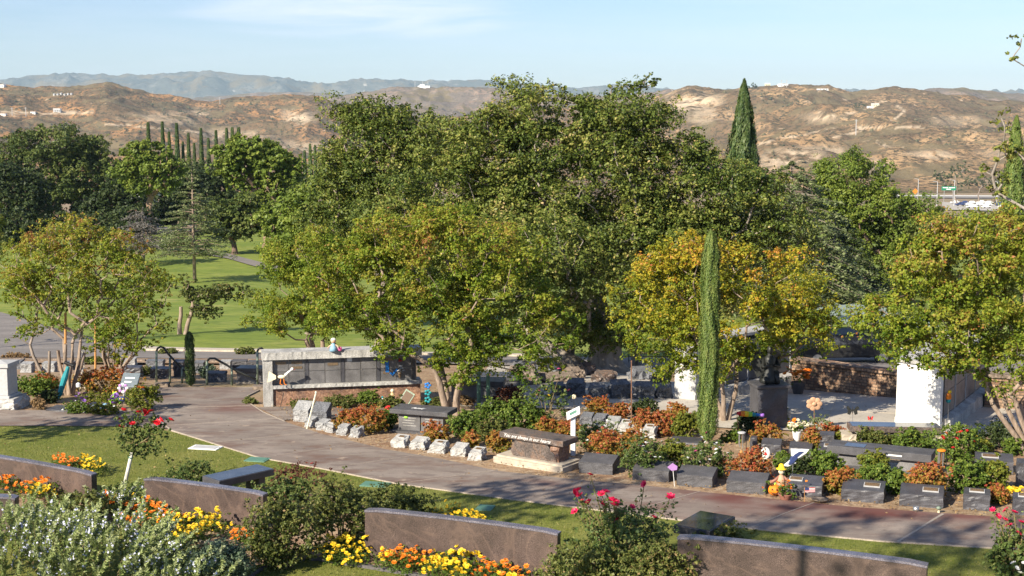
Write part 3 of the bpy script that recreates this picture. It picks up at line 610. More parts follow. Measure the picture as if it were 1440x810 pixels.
UPm = [(222, 545), (372, 546), (348, 558), (354, 570), (372, 581), (405, 596), (450, 611), (540, 633), (620, 647), (700, 664), (815, 677), (900, 684), (1000, 695), (1100, 705), (1200, 715), (1330, 724), (1560, 740)]
def pairsheet(name, A, B, off, mat, per=8, nv=24):
    """ruled sheet whose two edges correspond point by point"""
    A2, B2 = [], []
    for P, Q in ((A, A2), (B, B2)):
        for a, b in zip(P, P[1:]):
            for k in range(per): t = k / per; Q.append(gnd(a[0] + (b[0] - a[0]) * t, a[1] + (b[1] - a[1]) * t))
        Q.append(gnd(*P[-1]))
    a, b = np.array([(p.x, p.y) for p in A2]), np.array([(p.x, p.y) for p in B2]); v = np.linspace(0, 1, nv)[:, None, None]; G = a[None] * (1 - v) + b[None] * v
    V = np.stack([G[..., 0], G[..., 1], g(G[..., 0], G[..., 1]) + off], -1).reshape(-1, 3); n = len(a); Fs = [(j * n + i, (j + 1) * n + i, (j + 1) * n + i + 1, j * n + i + 1) for j in range(nv - 1) for i in range(n - 1)]
    o = mesh_np(name, V, Fs, mat); o['kind'] = 'structure'; return o, A2, B2
pa, pu, pl = pairsheet('path', [(222, 545.5), (372, 546), (348, 558), (352, 569), (370, 581), (405, 596), (450, 611), (540, 633), (620, 647), (700, 664), (815, 677), (900, 684), (1000, 695), (1100, 705), (1200, 715), (1330, 724), (1560, 740)],
                       [(221, 546.5), (206, 553), (204, 566), (215, 585), (240, 606), (300, 625), (365, 645), (450, 660), (560, 682), (640, 693), (720, 704), (850, 720), (980, 736), (1080, 748), (1240, 763), (1370, 771), (1560, 782)], .03, M['path'])
sheet('side_path', [(-80, 578), (60, 578), (150, 578), (216, 578)], [(-80, 600), (60, 600), (165, 601), (236, 604)], .026, M['path'], 30, 6)
sheet('back_path', [(362, 574), (420, 572), (500, 574), (600, 577)], [(398, 592), (440, 589), (520, 588), (600, 590)], .024, M['path'], 30, 5)
def strip(name, pts, w, off, mat, kind='structure', world=False):
    P = [(p if world else gnd(*p)) for p in pts]; A, B = [], []
    for i, p in enumerate(P):
        d = (P[min(i + 1, len(P) - 1)] - P[max(i - 1, 0)]); d.z = 0; d.normalize(); nn = Vector((-d.y, d.x, 0)) * w / 2; A.append(p + nn); B.append(p - nn)
    return sheet(name, A, B, off, mat, max(8, 6 * len(P)), 2, kind, None, True, .03)
strip('path_edge', [p for p in pl[6:]], .03, .034, M['joint'], world=True)
strip('path_edge', [p for p in pu[6:40]], .03, .036, M['joint'], world=True)
for a, b in [((207, 576), (352, 572)), ((237, 600), (392, 590)), ((300, 624), (446, 609)), ((372, 645), (506, 625)), ((458, 661), (592, 641)), ((562, 682), (700, 663)), ((716, 703), (822, 677)), ((880, 723), (985, 693)), ((1057, 744), (1145, 709)), ((1263, 764), (1326, 725)), ((1450, 774), (1490, 736))]:
    strip('path_joint', [a, b], .018 if a[0] != 1263 else .05, .035, M['joint'])
sheet('plaza', [(955, 556), (1040, 540), (1130, 532), (1262, 548), (1330, 560), (1385, 574), (1520, 578)], [(955, 600), (1040, 604), (1100, 606), (1200, 612), (1320, 614), (1400, 612), (1520, 612)], .03, M['plaza'], 60, 8)
for a, b in [((1130, 577), (1262, 583)), ((1185, 541), (1160, 606)), ((1010, 572), (1130, 577))]: strip('plaza_joint', [a, b], .03, .036, M['kerb'])
sheet('oak_yard', [(690, 512), (760, 520), (880, 526), (960, 540)], [(640, 572), (760, 575), (880, 578), (958, 580)], .02, M['plaza'], 30, 8)
sheet('near_road', [(-80, 425), (0, 440), (50, 455), (100, 476), (190, 487), (370, 496), (560, 500), (760, 503), (960, 505), (1150, 500), (1520, 500)], [(-80, 505), (40, 505), (100, 505), (190, 505), (370, 507), (560, 512), (760, 517), (960, 520), (1150, 522), (1520, 526)], .06, M['road'], 90, 6)
sheet('park_lawn', [(-200, 326), (200, 326), (700, 326), (1240, 326), (1640, 326)], [(-200, 502), (200, 502), (560, 502), (1100, 502), (1640, 502)], .03, M['park_grass'], 60, 60)
sheet('park_ground', [(-300, 318), (400, 314), (900, 312), (1700, 312)], [(-300, 327), (400, 327), (900, 327), (1700, 327)], .05, M['park_grass'], 30, 30)
sheet('verge', [(200, 495), (300, 496.5), (440, 498.5), (620, 501.5), (760, 504)], [(200, 491.5), (300, 493.5), (440, 496), (620, 499.5), (760, 502)], .13, M['kerb'], 40, 3, thick=.12)
sheet('gravel_bed', [(-60, 506), (100, 506), (370, 507.5)], [(-60, 513), (100, 513), (370, 514)], .075, M['soil'], 30, 3)
sheet('far_road', [(150, 322), (240, 320), (290, 316), (400, 318), (500, 318)], [(150, 328), (240, 327), (300, 325), (400, 326), (500, 326)], .12, M['road'], 40, 4)
sheet('far_road', [(290, 354), (320, 358), (350, 366), (380, 374), (440, 384)], [(290, 360), (320, 365), (350, 374), (380, 382), (440, 392)], .12, M['road'], 40, 4)
vv = pa.data.vertices; cov = np.zeros(len(vv) * 3, np.float32); vv.foreach_get('co', cov); cov = cov.reshape(-1, 3)
qx = np.array([proj(*c) for c in cov]); upy = np.interp(qx[:, 0], [p[0] for p in UPm[4:]], [p[1] for p in UPm[4:]]); dd = qx[:, 1] - upy
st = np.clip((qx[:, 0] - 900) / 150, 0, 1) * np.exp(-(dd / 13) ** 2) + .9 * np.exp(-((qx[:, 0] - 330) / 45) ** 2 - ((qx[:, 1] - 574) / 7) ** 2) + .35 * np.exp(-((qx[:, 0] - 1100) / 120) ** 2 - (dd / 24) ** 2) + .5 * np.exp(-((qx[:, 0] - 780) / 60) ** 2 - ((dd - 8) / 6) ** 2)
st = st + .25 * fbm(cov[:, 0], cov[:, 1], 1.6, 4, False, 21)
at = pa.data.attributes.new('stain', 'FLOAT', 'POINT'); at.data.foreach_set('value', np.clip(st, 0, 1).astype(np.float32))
# grass blades over the near lawn
def inpx(P, cx, cy_, rx, ry): q = np.array([proj(*p) for p in P]); return np.hypot((q[:, 0] - cx) / rx, (q[:, 1] - cy_) / ry) < 1
n = 230000; yy = rng.uniform(20.0, 37.5, n); px = rng.uniform(-30, 1470, n); xx = (px - CXP) / F * yy * 1.0
zz = g(xx, yy); dep = yy * cp - (zz - CAMZ) * sp; ppx = CXP + F * xx / dep; ppy = CYP - F * (yy * sp + (zz - CAMZ) * cp) / dep
ok = (ppy > np.interp(ppx, [p[0] for p in LOW], [p[1] for p in LOW]) + rng.exponential(1.2, n) - .6)
for cx, cy_, rx, ry in [(60, 700, 90, 24), (235, 725, 110, 28), (440, 740, 160, 55), (650, 790, 150, 22), (880, 790, 130, 40), (290, 631, 24, 4)]: ok &= np.hypot((ppx - cx) / rx, (ppy - cy_) / ry) > 1
xx, yy, zz = xx[ok], yy[ok], zz[ok]; n = len(xx); hgt = rng.uniform(.018, .05, n); a = rng.uniform(0, 6.283, n); bx, by = np.cos(a) * .006, np.sin(a) * .006; lean = rng.normal(0, .018, (n, 2))
V = np.stack([np.stack([xx - bx, yy - by, zz + .01], 1), np.stack([xx + bx, yy + by, zz + .01], 1), np.stack([xx + lean[:, 0], yy + lean[:, 1], zz + hgt], 1)], 1).reshape(-1, 3)
tag(mesh_np('lawn_grass', V, np.arange(3 * n).reshape(-1, 3), M['l_blade'], None, rng.normal(.5, .22, n) + .25 * fbm(xx, yy, 1.2, 3, False, 5)), 'short mown grass of the near lawn', 'grass', kind='stuff')
# dead leaves and chips on the planting beds
n = 26000; yy = rng.uniform(23.5, 42, n); px = rng.uniform(-10, 1460, n); xx = (px - CXP) / F * yy; zz = g(xx, yy); dep = yy * cp - (zz - CAMZ) * sp; ppx = CXP + F * xx / dep; ppy = CYP - F * (yy * sp + (zz - CAMZ) * cp) / dep
up_ = np.interp(ppx, [p[0] for p in UPm[4:]], [p[1] for p in UPm[4:]]); ok = ((ppx > 380) & (ppy < up_ - 1) & ~((ppx > 930) & (ppy < 615))) | ((ppx < 205) & (ppy < 577)) | ((ppy > 690) & (ppx < 520)) | ((ppy > 760) & (ppx > 480) & (ppx < 900)) | (rng.uniform(0, 1, n) < .035)
xx, yy, zz = xx[ok], yy[ok], zz[ok]; P = np.stack([xx, yy, zz + rng.uniform(.035, .05, len(xx))], 1); N = rng.normal(size=P.shape) * .4; N[:, 2] += 1; V, Fc = leaf_arrays(P, N, .045, .6)
tag(mesh_np('leaf_litter', V, Fc, M['l_dry'], None, rng.uniform(0, 1, len(P))), 'dry fallen leaves scattered over beds and paths', 'leaves', kind='stuff')
# ------------------------------------------------------------------ trees of the garden
def hue_crape(h, X, d):
    top = np.clip((X[:, 2] - X[:, 2].mean()) / (X[:, 2].std() * 2.2), -1, 1)
    h = h - .03 + .2 * top; r = rng.uniform(0, 1, len(h)); h = np.where(r < .01, .97, h); return h
def seedy(root, P, n, size, leaf='l_dry', spread=.1, name='seed_heads'):
    X = np.repeat(P, n, 0) + rng.normal(0, spread, (len(P) * n, 3)); V, Fc = leaf_arrays(X, rng.normal(size=X.shape), size, .5); mesh_np(name, V, Fc, M[leaf], root, rng.uniform(0, 1, len(X)))
ell_c = [(610, 365, 115, 62), (525, 400, 95, 65), (700, 425, 95, 60), (620, 470, 105, 50), (560, 340, 90, 42), (685, 355, 80, 48), (768, 462, 50, 46), (735, 500, 50, 30), (480, 440, 52, 36), (538, 425, 44, 36), (470, 400, 50, 36), (655, 512, 58, 30), (600, 312, 60, 22)]
tree('crape_myrtle', 'large crape myrtle with yellow green crown and twin bare trunks in the middle bed', 'tree', (635, 586), ell_c, 'l_crape', 'bark_crape', None, 340, .34, 400, .067, .009, .085, dep=.8, stems=3, spread=.42, hue=hue_crape, fork=.42, flat=.75, group='crape myrtles in the garden beds')
tree('crape_myrtle', 'bushy green crape myrtle behind the left half of the niche wall', 'tree', (448, 520), [(432, 355, 62, 36), (402, 405, 52, 44), (455, 430, 55, 40), (395, 452, 45, 28), (470, 380, 50, 50), (372, 425, 25, 25)], 'l_crape', 'bark_crape', None, 105, .45, 480, .076, .01, .09, stems=3, spread=.4, hue=lambda h, X, d: h - .06, fork=.4, group='crape myrtles in the garden beds')
tree('crape_myrtle', 'golden orange crape myrtle beside the tall slim cypress', 'tree', (1018, 592), [(975, 375, 72, 42), (1075, 400, 85, 52), (1040, 455, 105, 50), (940, 425, 48, 50), (1120, 465, 48, 42), (1000, 505, 55, 26), (920, 475, 38, 34), (925, 515, 34, 20), (885, 405, 32, 26, 1), (900, 440, 34, 26, .5), (1085, 500, 50, 24), (1130, 425, 30, 30), (1160, 448, 30, 26)], 'l_crape_gold', 'bark_crape', None, 205, .35, 360, .068, .009, .06, stems=3, spread=.35, fork=.36, hue=lambda h, X, d: h - .12 + .22 * np.clip((X[:, 2] - 3) / 1.6, -1, 1), group='crape myrtles in the garden beds')
tree('crape_myrtle', 'wide crape myrtle reaching in from the right over the white wall', 'tree', gnd(1452, 640), [(1345, 375, 82, 52), (1400, 335, 70, 32), (1290, 430, 62, 50), (1385, 460, 90, 58), (1450, 400, 60, 75), (1262, 480, 36, 24), (1235, 446, 34, 24), (1430, 520, 60, 34), (1330, 500, 50, 22), (1330, 312, 22, 20), (1385, 545, 30, 18), (1300, 365, 40, 30)], 'l_crape', 'bark_crape', None, 225, .34, 370, .067, .009, .06, stems=4, spread=.3, hue=lambda h, X, d: hue_crape(h, X, d) + .08, fork=.35, group='crape myrtles in the garden beds')
tree('crape_myrtle', 'thin leaved crape myrtle with many bare stems and an orange stake at left', 'tree', (97, 556), [(100, 338, 76, 36), (45, 380, 58, 46), (150, 380, 80, 46), (110, 425, 75, 38), (195, 420, 40, 34), (38, 468, 38, 16), (170, 350, 40, 26), (25, 400, 28, 30)], 'l_crape', 'bark_crape', None, 280, .3, 165, .06, .0085, .055, stems=6, spread=.35, shell=.25, hue=lambda h, X, d: h + .05 + .2 * np.clip((X[:, 2] - 3.4) / 1.2, -1, 1) * .9, fork=.42, flat=.8, power=.48, group='crape myrtles in the garden beds')
tree('crape_myrtle', 'smaller many stemmed crape myrtle with pale twigs behind the orange flowered bed', 'tree', (158, 536), [(195, 455, 42, 38), (160, 485, 42, 24), (215, 410, 34, 30), (140, 450, 30, 26), (185, 385, 30, 20)], 'l_crape', 'bark_crape', None, 110, .3, 110, .075, .009, .038, stems=7, spread=.5, shell=.25, hue=lambda h, X, d: h - .02, fork=.45, power=.48, group='crape myrtles in the garden beds')
tree('crape_myrtle', 'leaning grey stemmed crape myrtle nearest the left monument', 'tree', (68, 540), [(40, 440, 34, 26), (70, 415, 34, 26), (22, 470, 22, 12)], 'l_crape', 'bark_grey', None, 34, .26, 60, .07, .011, .05, stems=2, spread=.3, shell=.25, fork=.5, group='crape myrtles in the garden beds')
# the oaks
def hue_oak(h, X, d): r = rng.uniform(0, 1, len(h)); return np.where((r < .03) & (d[:, 2] > 0), .93, h)
tree('oak_tree', 'huge spreading live oak with thick pale trunk in the middle of the garden', 'tree', (852, 523),
     [(775, 165, 85, 36), (880, 160, 62, 34), (700, 220, 78, 52), (625, 275, 85, 62), (820, 255, 115, 80), (935, 255, 80, 52), (1005, 275, 80, 54), (900, 345, 100, 70), (760, 335, 115, 70), (855, 425, 95, 60), (1062, 300, 55, 50), (905, 195, 48, 40), (1090, 330, 50, 44), (1040, 270, 55, 40), (1120, 370, 40, 40), (960, 450, 40, 30), (560, 330, 60, 60), (1010, 390, 70, 50), (635, 205, 52, 40), (990, 340, 75, 50), (690, 320, 90, 60), (722, 142, 40, 22), (925, 415, 50, 50), (840, 195, 80, 50), (760, 225, 80, 60), (680, 165, 34, 24), (960, 215, 40, 30), (870, 300, 100, 60), (1000, 225, 30, 24), (640, 360, 70, 46, -5), (700, 400, 60, 40, -5), (760, 340, 70, 50, -4), (820, 400, 60, 36, -3), (850, 452, 56, 24, -1), (790, 446, 50, 28)],
     'l_oak', 'bark_oak', None, 740, .64, 460, .1, .015, .56, trunk=(0, 0, 1.3), dep=.8, hue=hue_oak, flat=.72, shell=.5, power=.46)
tree('oak_tree', 'thin leafy oak limb rising above the top of the huge oak', 'tree', gnd(896, 516), [(880, 124, 26, 13), (908, 120, 22, 10), (862, 136, 16, 14), (890, 140, 24, 12)], 'l_oak', 'bark_oak', 50.5, 34, .32, 60, .1, .02, .12, trunk=(0, 0, 6.6), hue=hue_oak, shell=.1)
# low heavy limbs of the oak, leaning out left
def limbs(root, segs):
    mb = MB()
    for pts, r0, r1 in segs: n = len(pts); mb.tube(pts, [r0 + (r1 - r0) * i / (n - 1) for i in range(n)], 10)
    mb.build('limb', M['bark_oak'], root, smooth=True)
oak = [o for o in bpy.data.objects if o.name == 'oak_tree'][0]
limbs(oak, [([(0, 0, 1.1), (-.7, -.2, 1.35), (-1.5, -.2, 1.9), (-2.4, 0, 2.6)], .3, .14), ([(-.1, 0, 1.1), (.6, .1, 1.9), (1.5, .3, 3.0)], .32, .16), ([(0, 0, 1.0), (-.2, .1, 2.2), (-.4, .2, 3.4)], .34, .2), ([(-1.9, .4, -.1), (-1.2, .5, .45), (-.9, .6, 1.2), (-1.5, .9, 2.4)], .26, .12), ([(-.5, .1, -.1), (-1.4, .2, .5), (-2.2, .3, 1.0), (-3.0, .4, 1.7)], .3, .12), ([(.1, -.1, 0), (.55, -.35, -.02), (1.0, -.5, -.15)], .34, .1), ([(-.1, -.1, 0), (-.5, -.4, -.02), (-.9, -.7, -.15)], .34, .1)])
tree('oak_tree', 'rounded dark oak left of the huge oak behind the middle crape myrtle', 'tree', gnd(545, 492), [(540, 225, 66, 56), (518, 168, 40, 24), (575, 182, 42, 28), (500, 268, 52, 42), (555, 290, 62, 50), (480, 310, 50, 40), (590, 240, 44, 44), (485, 160, 26, 20), (484, 235, 34, 34), (610, 200, 40, 30)], 'l_oak', 'bark_grey', None, 250, .7, 430, .112, .02, .4, hue=lambda h, X, d: hue_oak(h, X, d) - .08, shell=.5)
tree('oak_tree', 'green rounded tree low between the dark oak and the pines', 'tree', gnd(440, 470), [(445, 300, 44, 34), (420, 340, 34, 30), (470, 340, 34, 30), (455, 280, 30, 20)], 'l_pine_bright', 'bark_grey', None, 80, .8, 260, .18, .02, .25)
# cypresses
cypress('italian_cypress', 'tall slim bright green cypress column in front of the golden crape myrtle', (995, 626), 4.74, .2, 60000, .045, seed=1)
cypress('italian_cypress', 'small dark young cypress by the handrails', (268, 543), 1.58, .13, 9000, .045, 'l_cypress_dark', seed=2)
b = gnd(1043, 470); cypress('italian_cypress', 'pointed dark green cypress rising behind the right side of the huge oak', tuple(Vector((atY(1043, 300, 76).x, 76, float(g(0, 76))))), 12.6, 1.75, 44000, .19, 'l_cypress_dark', shape=.75, seed=3)
cypress('italian_cypress', 'broad green cypress at the right edge above the parked trucks', tuple(Vector((atY(1424, 300, 60).x, 60, float(g(0, 60))))), 9.9, .85, 34000, .12, 'l_cypress', shape=.6, seed=4)
proto = None
for k, (px, top) in enumerate([(209, 173), (229, 172), (238, 186), (249, 174), (257, 200), (265, 188), (273, 202), (283, 181), (293, 195), (304, 184), (319, 181), (327, 180), (336, 180), (428, 212), (436, 203), (443, 205), (455, 205)]):
    Yd = 232 + (k * 37 % 11); b = Vector((atY(px, 200, Yd).x, Yd, float(g(0, Yd)))); h = atY(px, top, Yd).z - b.z
    lab = 'slim dark cypress in the far row of cypresses behind the left pines' if k < 13 else 'slim dark cypress in the short far row right of the left pines'
    grp = 'cypresses in the far row' if k < 13 else 'cypresses in the short far row'
    if proto is None: proto = cypress('italian_cypress', lab, tuple(b), 1.0, .036, 7000, .026, 'l_cypress_dark', grp, shape=.95); proto['label'] = lab; c = proto
    else:
        c = proto.copy(); COL.objects.link(c); c['label'] = lab; c['group'] = grp
        for ch in proto.children: q = ch.copy(); COL.objects.link(q); q.parent = c
    c.location = b; c.scale = (h * (.95 + .3 * rng.uniform()), h, h); c.rotation_euler.z = rng.uniform(0, 6)
# conifers
conifer('deodar_cedar', 'open tiered young cedar with pale trunk on the far lawn', 'tree', (274, 398), 8.6, 3.2, 'l_cedar', 'bark_crape', 26, 9, .17, .05, z0=.24, dens=120, power=.9, rt=.14)
def conY(px, Y): return tuple(Vector((atY(px, 300, Y).x, Y, float(g(0, Y)))))
conifer('deodar_cedar', 'broad drooping grey green cedar right of the pointed cypress', 'tree', conY(1112, 74), 8.2, 5.2, 'l_cedar', 'bark_grey', 30, 14, .2, .2, z0=.1, dens=170, power=.6, rt=.28)
conifer('deodar_cedar', 'dark drooping cedar behind the green metal roofs', 'tree', conY(1175, 84), 5.4, 3.8, 'l_dark', 'bark_grey', 24, 12, .2, .25, z0=.12, dens=120, power=.7, rt=.2)
conifer('blue_cedar', 'weeping silver grey cedar behind the left crape myrtle', 'tree', (202, 372), 4.6, 3.6, 'l_bluecedar', 'bark_grey', 14, 10, .17, .2, z0=.35, dens=110, power=.5, rt=.16)
# pines and dark trees of the park, left
PK = 'park trees beyond the far lawn'
def ptree(name, label, base, ell, leaf, bark='bark_pine', n=110, rc=1.1, per=230, size=.3, r=.35, **kw):
    return tree(name, label, 'tree', base, ell, leaf, bark, kw.pop('Y', None), n, rc, per, size, .04, r, group=PK, **kw)
ptree('pine_tree', 'big round topped dark pine with thick dark trunk at far left', (82, 318), [(80, 205, 62, 26), (60, 240, 66, 40), (100, 255, 50, 34), (20, 225, 40, 34), (110, 235, 44, 40), (35, 205, 34, 22), (75, 268, 60, 18), (135, 215, 20, 26)], 'l_pine', n=330, r=.65, fork=.38, shell=.4, rc=1.15, per=300)
ptree('pine_tree', 'bright green pine with bare pale limbs under the far cypress row', (212, 330), [(205, 215, 34, 14), (178, 240, 26, 12), (225, 232, 34, 14), (240, 252, 30, 14), (190, 262, 30, 10)], 'l_pine_bright', 'bark_red', n=110, rc=.85, r=.4, fork=.5, shell=.2, power=.6)
ptree('pine_tree', 'bright green pine with crooked pale limbs beside the far lawn road', (378, 350), [(345, 210, 40, 16), (372, 225, 36, 20), (325, 232, 26, 16), (395, 262, 30, 16), (350, 275, 26, 14), (405, 235, 18, 14), (340, 250, 30, 14), (378, 300, 22, 10)], 'l_pine_bright', 'bark_red', n=190, rc=.75, r=.45, fork=.4, shell=.2, power=.6)
for i, (lab, px, by, ell, leaf) in enumerate([
    ('very dark round tree at the left edge under the big round pine', 22, 326, [(20, 262, 38, 34), (40, 290, 34, 24), (0, 285, 30, 30)], 'l_dark'),
    ('dark green tree between the big round pine and the bright pine', 160, 326, [(165, 268, 26, 24), (150, 295, 34, 20), (185, 290, 24, 20)], 'l_dark'),
    ('blackish tree behind the white roofed building', 245, 324, [(245, 285, 26, 22), (225, 300, 26, 14), (265, 262, 20, 18)], 'l_dark'),
    ('dark bushy tree behind the open tiered cedar', 308, 322, [(305, 270, 34, 34), (325, 290, 28, 22), (285, 250, 24, 22)], 'l_dark'),
    ('dark tree right of the crooked pine', 425, 330, [(420, 285, 26, 30), (440, 276, 22, 20)], 'l_dark'),
    ('mid green tree below the short far cypress row', 462, 332, [(462, 270, 28, 30), (480, 292, 26, 26), (450, 300, 24, 22)], 'l_pine'),
    ('mid green tree filling the gap left of the bright pine', 175, 318, [(172, 250, 24, 22), (196, 262, 22, 26), (150, 262, 18, 20)], 'l_pine'),
    ('bushy dark tree right behind the bright pine with pale limbs', 268, 316, [(268, 245, 28, 20), (282, 268, 30, 26), (250, 280, 26, 22), (300, 292, 26, 18)], 'l_pine'),
    ('low dark tree under the crooked pine', 345, 319, [(342, 292, 34, 20), (372, 298, 30, 16), (395, 290, 24, 22)], 'l_dark'),
    ('low dark bushy tree at far left behind the litter bin', 55, 318, [(50, 302, 34, 14), (85, 304, 30, 12), (120, 300, 26, 14), (10, 305, 24, 12)], 'l_dark'),
    ('wide green tree far behind between oak and short cypress row', 490, 318, [(480, 262, 36, 32), (510, 270, 34, 36), (520, 300, 34, 24)], 'l_pine'),
    ('low olive green tree left of the white roofed building', 185, 322, [(180, 312, 30, 12), (150, 312, 24, 12)], 'l_pine')]):
    ptree('park_tree', lab, (px, by), ell, leaf, 'bark_pine', 90, 1.1, 220, .34, .3, shell=.4)
tree('leafy_tree', 'bright green leafy tree cut by the left edge above the path', 'tree', gnd(-14, 385), [(-6, 335, 22, 34), (-14, 300, 24, 24)], 'l_yellowgreen', 'bark_grey', None, 40, .5, 200, .14, .02, .15)
tree('olive_tree', 'small windswept tree with pale forked trunk on the far lawn', 'tree', (256, 471), [(290, 415, 34, 9), (320, 405, 22, 8), (258, 405, 16, 14), (285, 436, 20, 9), (340, 412, 14, 7)], 'l_olive', 'bark_crape', None, 70, .38, 130, .11, .014, .1, stems=2, spread=.3, trunk=(.25, 0, 1.5), shell=.2)
# right background
tree('pine_tree', 'large bright green bushy pine right of the drooping cedars', 'tree', conY(1262, 92), [(1200, 252, 56, 30), (1232, 300, 56, 46), (1275, 318, 44, 40), (1180, 290, 30, 34), (1225, 375, 50, 36), (1285, 360, 34, 34), (1300, 300, 24, 24)], 'l_pine_bright', 'bark_red', 92, 190, .75, 520, .15, .03, .35, shell=.35, flat=1.0)
tree('pine_tree', 'darker pine low behind the right crape myrtle', 'tree', conY(1330, 86), [(1320, 345, 40, 40), (1360, 350, 40, 36), (1300, 390, 40, 30), (1400, 340, 34, 40)], 'l_pine', 'bark_pine', 86, 80, .8, 240, .2, .03, .3)
tree('oak_tree', 'sparse tall oak whose thin leafy branches enter at the right edge', 'tree', gnd(1530, 600), [(1432, 70, 10, 26), (1398, 165, 16, 8), (1385, 245, 14, 8), (1420, 200, 22, 26), (1375, 190, 8, 8), (1430, 140, 14, 12), (1412, 262, 20, 14), (1490, 200, 50, 120), (1500, 340, 60, 60)], 'l_oak', 'bark_oak', None, 130, .26, 75, .085, .014, .22, dep=.5, fork=.4, hue=lambda h, X, d: h + .12, shell=.2)
for i, (lab, px, Yd, ell) in enumerate([
    ('grey green eucalyptus by the freeway sign', 1345, 900, [(1330, 245, 14, 9), (1350, 238, 12, 9), (1340, 262, 12, 10), (1318, 250, 8, 6)]),
    ('low dark green tree mass on the slope above the freeway', 1376, 1050, [(1372, 252, 14, 7), (1388, 256, 12, 6), (1360, 258, 8, 5)]),
    ('round dark tree at the foot of the pale bluff', 1237, 1100, [(1237, 236, 10, 9), (1245, 248, 8, 8)]),
    ('dark shrubby tree above the trucks at the right edge', 1415, 1060, [(1410, 258, 12, 5), (1425, 262, 12, 5)])]):
    tree('eucalyptus_tree', lab, 'tree', conY(px, Yd), ell, 'l_eucalyptus', 'bark_grey', Yd, 34, 2.6, 60, 1.0, .12, .5, group='far trees by the freeway')
for i, (lab, px, py, Yd, s) in enumerate([('dark bush beside the white house high on the right hill', 1210, 151, 2250, 14), ('round bush on the crest left of the ridge sheds', 1058, 122, 2590, 8), ('lone dark bush in the bare patch of the right hill', 1215, 206, 1750, 9)]):
    b = atY(px, py + s * .5, Yd); tree('hill_bush', lab, 'bush', tuple(b + Vector((0, 0, -1))), [(px, py, s * .75, s * .5)], 'l_dark', 'bark_grey', Yd, 14, 3.0, 60, 1.6, .1, .3)
# shade trees standing left of the view (they throw the dappled shade on lawn and path)
for lab, c, r, z in [('leafy tree standing outside the view to the left of the beds', (-8.6, 16.0), 1.7, 8.0), ('tall leafy tree outside the view nearest the camera', (-7.4, 10.4), 1.6, 10.2), ('tallest leafy tree outside the view at left', (-6.6, 7.4), 1.7, 12.0), ('small tree outside the view beside the left lawn', (-14.2, 28.5), 1.1, 3.4), ('leafy tree outside the view by the near road at left', (-26.5, 54), 2.6, 4.6)]:
    tree('shade_tree', lab, 'tree', (c[0], c[1], float(g(0, c[1]))), [((c[0], c[1], z), (r, r, 1.1)), ((c[0] + .6, c[1] + .5, z - 1), (r * .7, r * .7, .9))], 'l_oak', 'bark_grey', None, 46, .4, 80, .12, .015, .13, shell=.2, group='shade trees left of the view')

for lab, base, ell, leaf, n in [('dark leafy tree shading the far lawn road behind the bright pines', (330, 358), [(325, 318, 34, 22), (300, 305, 30, 20), (350, 300, 34, 20)], 'l_pine', 90),
    ('low spreading dark tree behind the silver grey cedar', (150, 352), [(150, 322, 44, 20), (185, 315, 34, 22), (115, 325, 34, 18)], 'l_dark', 90), ('dark round tree on the lawn edge at far left', (20, 350), [(18, 322, 34, 20), (50, 328, 24, 14)], 'l_dark', 60),
    ('green tree closing the gap left of the middle crape myrtles', (410, 372), [(412, 330, 34, 30), (392, 312, 28, 22), (436, 322, 26, 30)], 'l_pine_bright', 90), ('tall green tree rising between crooked pine and dark oak', (450, 360), [(452, 290, 30, 34), (436, 280, 24, 20), (474, 272, 24, 18), (462, 320, 34, 30)], 'l_pine', 110)]:
    ptree('park_tree', lab, base, ell, leaf, 'bark_pine', n, .85, 230, .26, .25, shell=.4)
# ------------------------------------------------------------------ monuments, benches, markers
ORD = ['first', 'second', 'third', 'fourth', 'fifth', 'sixth', 'seventh', 'eighth', 'ninth', 'tenth', 'eleventh', 'twelfth', 'thirteenth', 'fourteenth']
def marker(name, label, px, py, wpx, d, h, hf, mat, rz=None, plate=None, rough=.02, cat='grave marker', group=None, seed=None, hull=0, top=None):
    b = gnd(px, py); s = mpp(b.y); w = wpx * s
    if rz is None: rz = -.42
    o = thing(name, label, cat, b, rz, group); seed = px * .37 if seed is None else seed
    rough_block(w, d, h, hf, rough, True, 7, seed, hull).build('stone', M[mat], o)
    if plate:
        ang = math.atan2(h - hf, d); zc = (h + hf) / 2 + .012; p = MB(); pw, pd, off = plate
        T = Matrix.Translation((off * w, 0, zc)) @ Matrix.Rotation(ang, 4, 'X')
        p.box(-pw / 2, pw / 2, -pd / 2, pd / 2, -.01, .014, T); fr = p.build('plate', M['bronze_bright'], o, .004); MB().box(-pw / 2 - .012, pw / 2 + .012, -pd / 2 - .012, pd / 2 + .012, -.012, .009, T).build('plate_border', M['grey_pale'], o)
        q = MB()
        for r_ in range(3): q.box(-pw * .36, pw * .36 * (1 - .2 * r_), pd * (.2 - .2 * r_) - pd * .05, pd * (.2 - .2 * r_) + pd * .05, .012, .019, T)
        q.build('lettering', M['bronze'], fr)
    return o
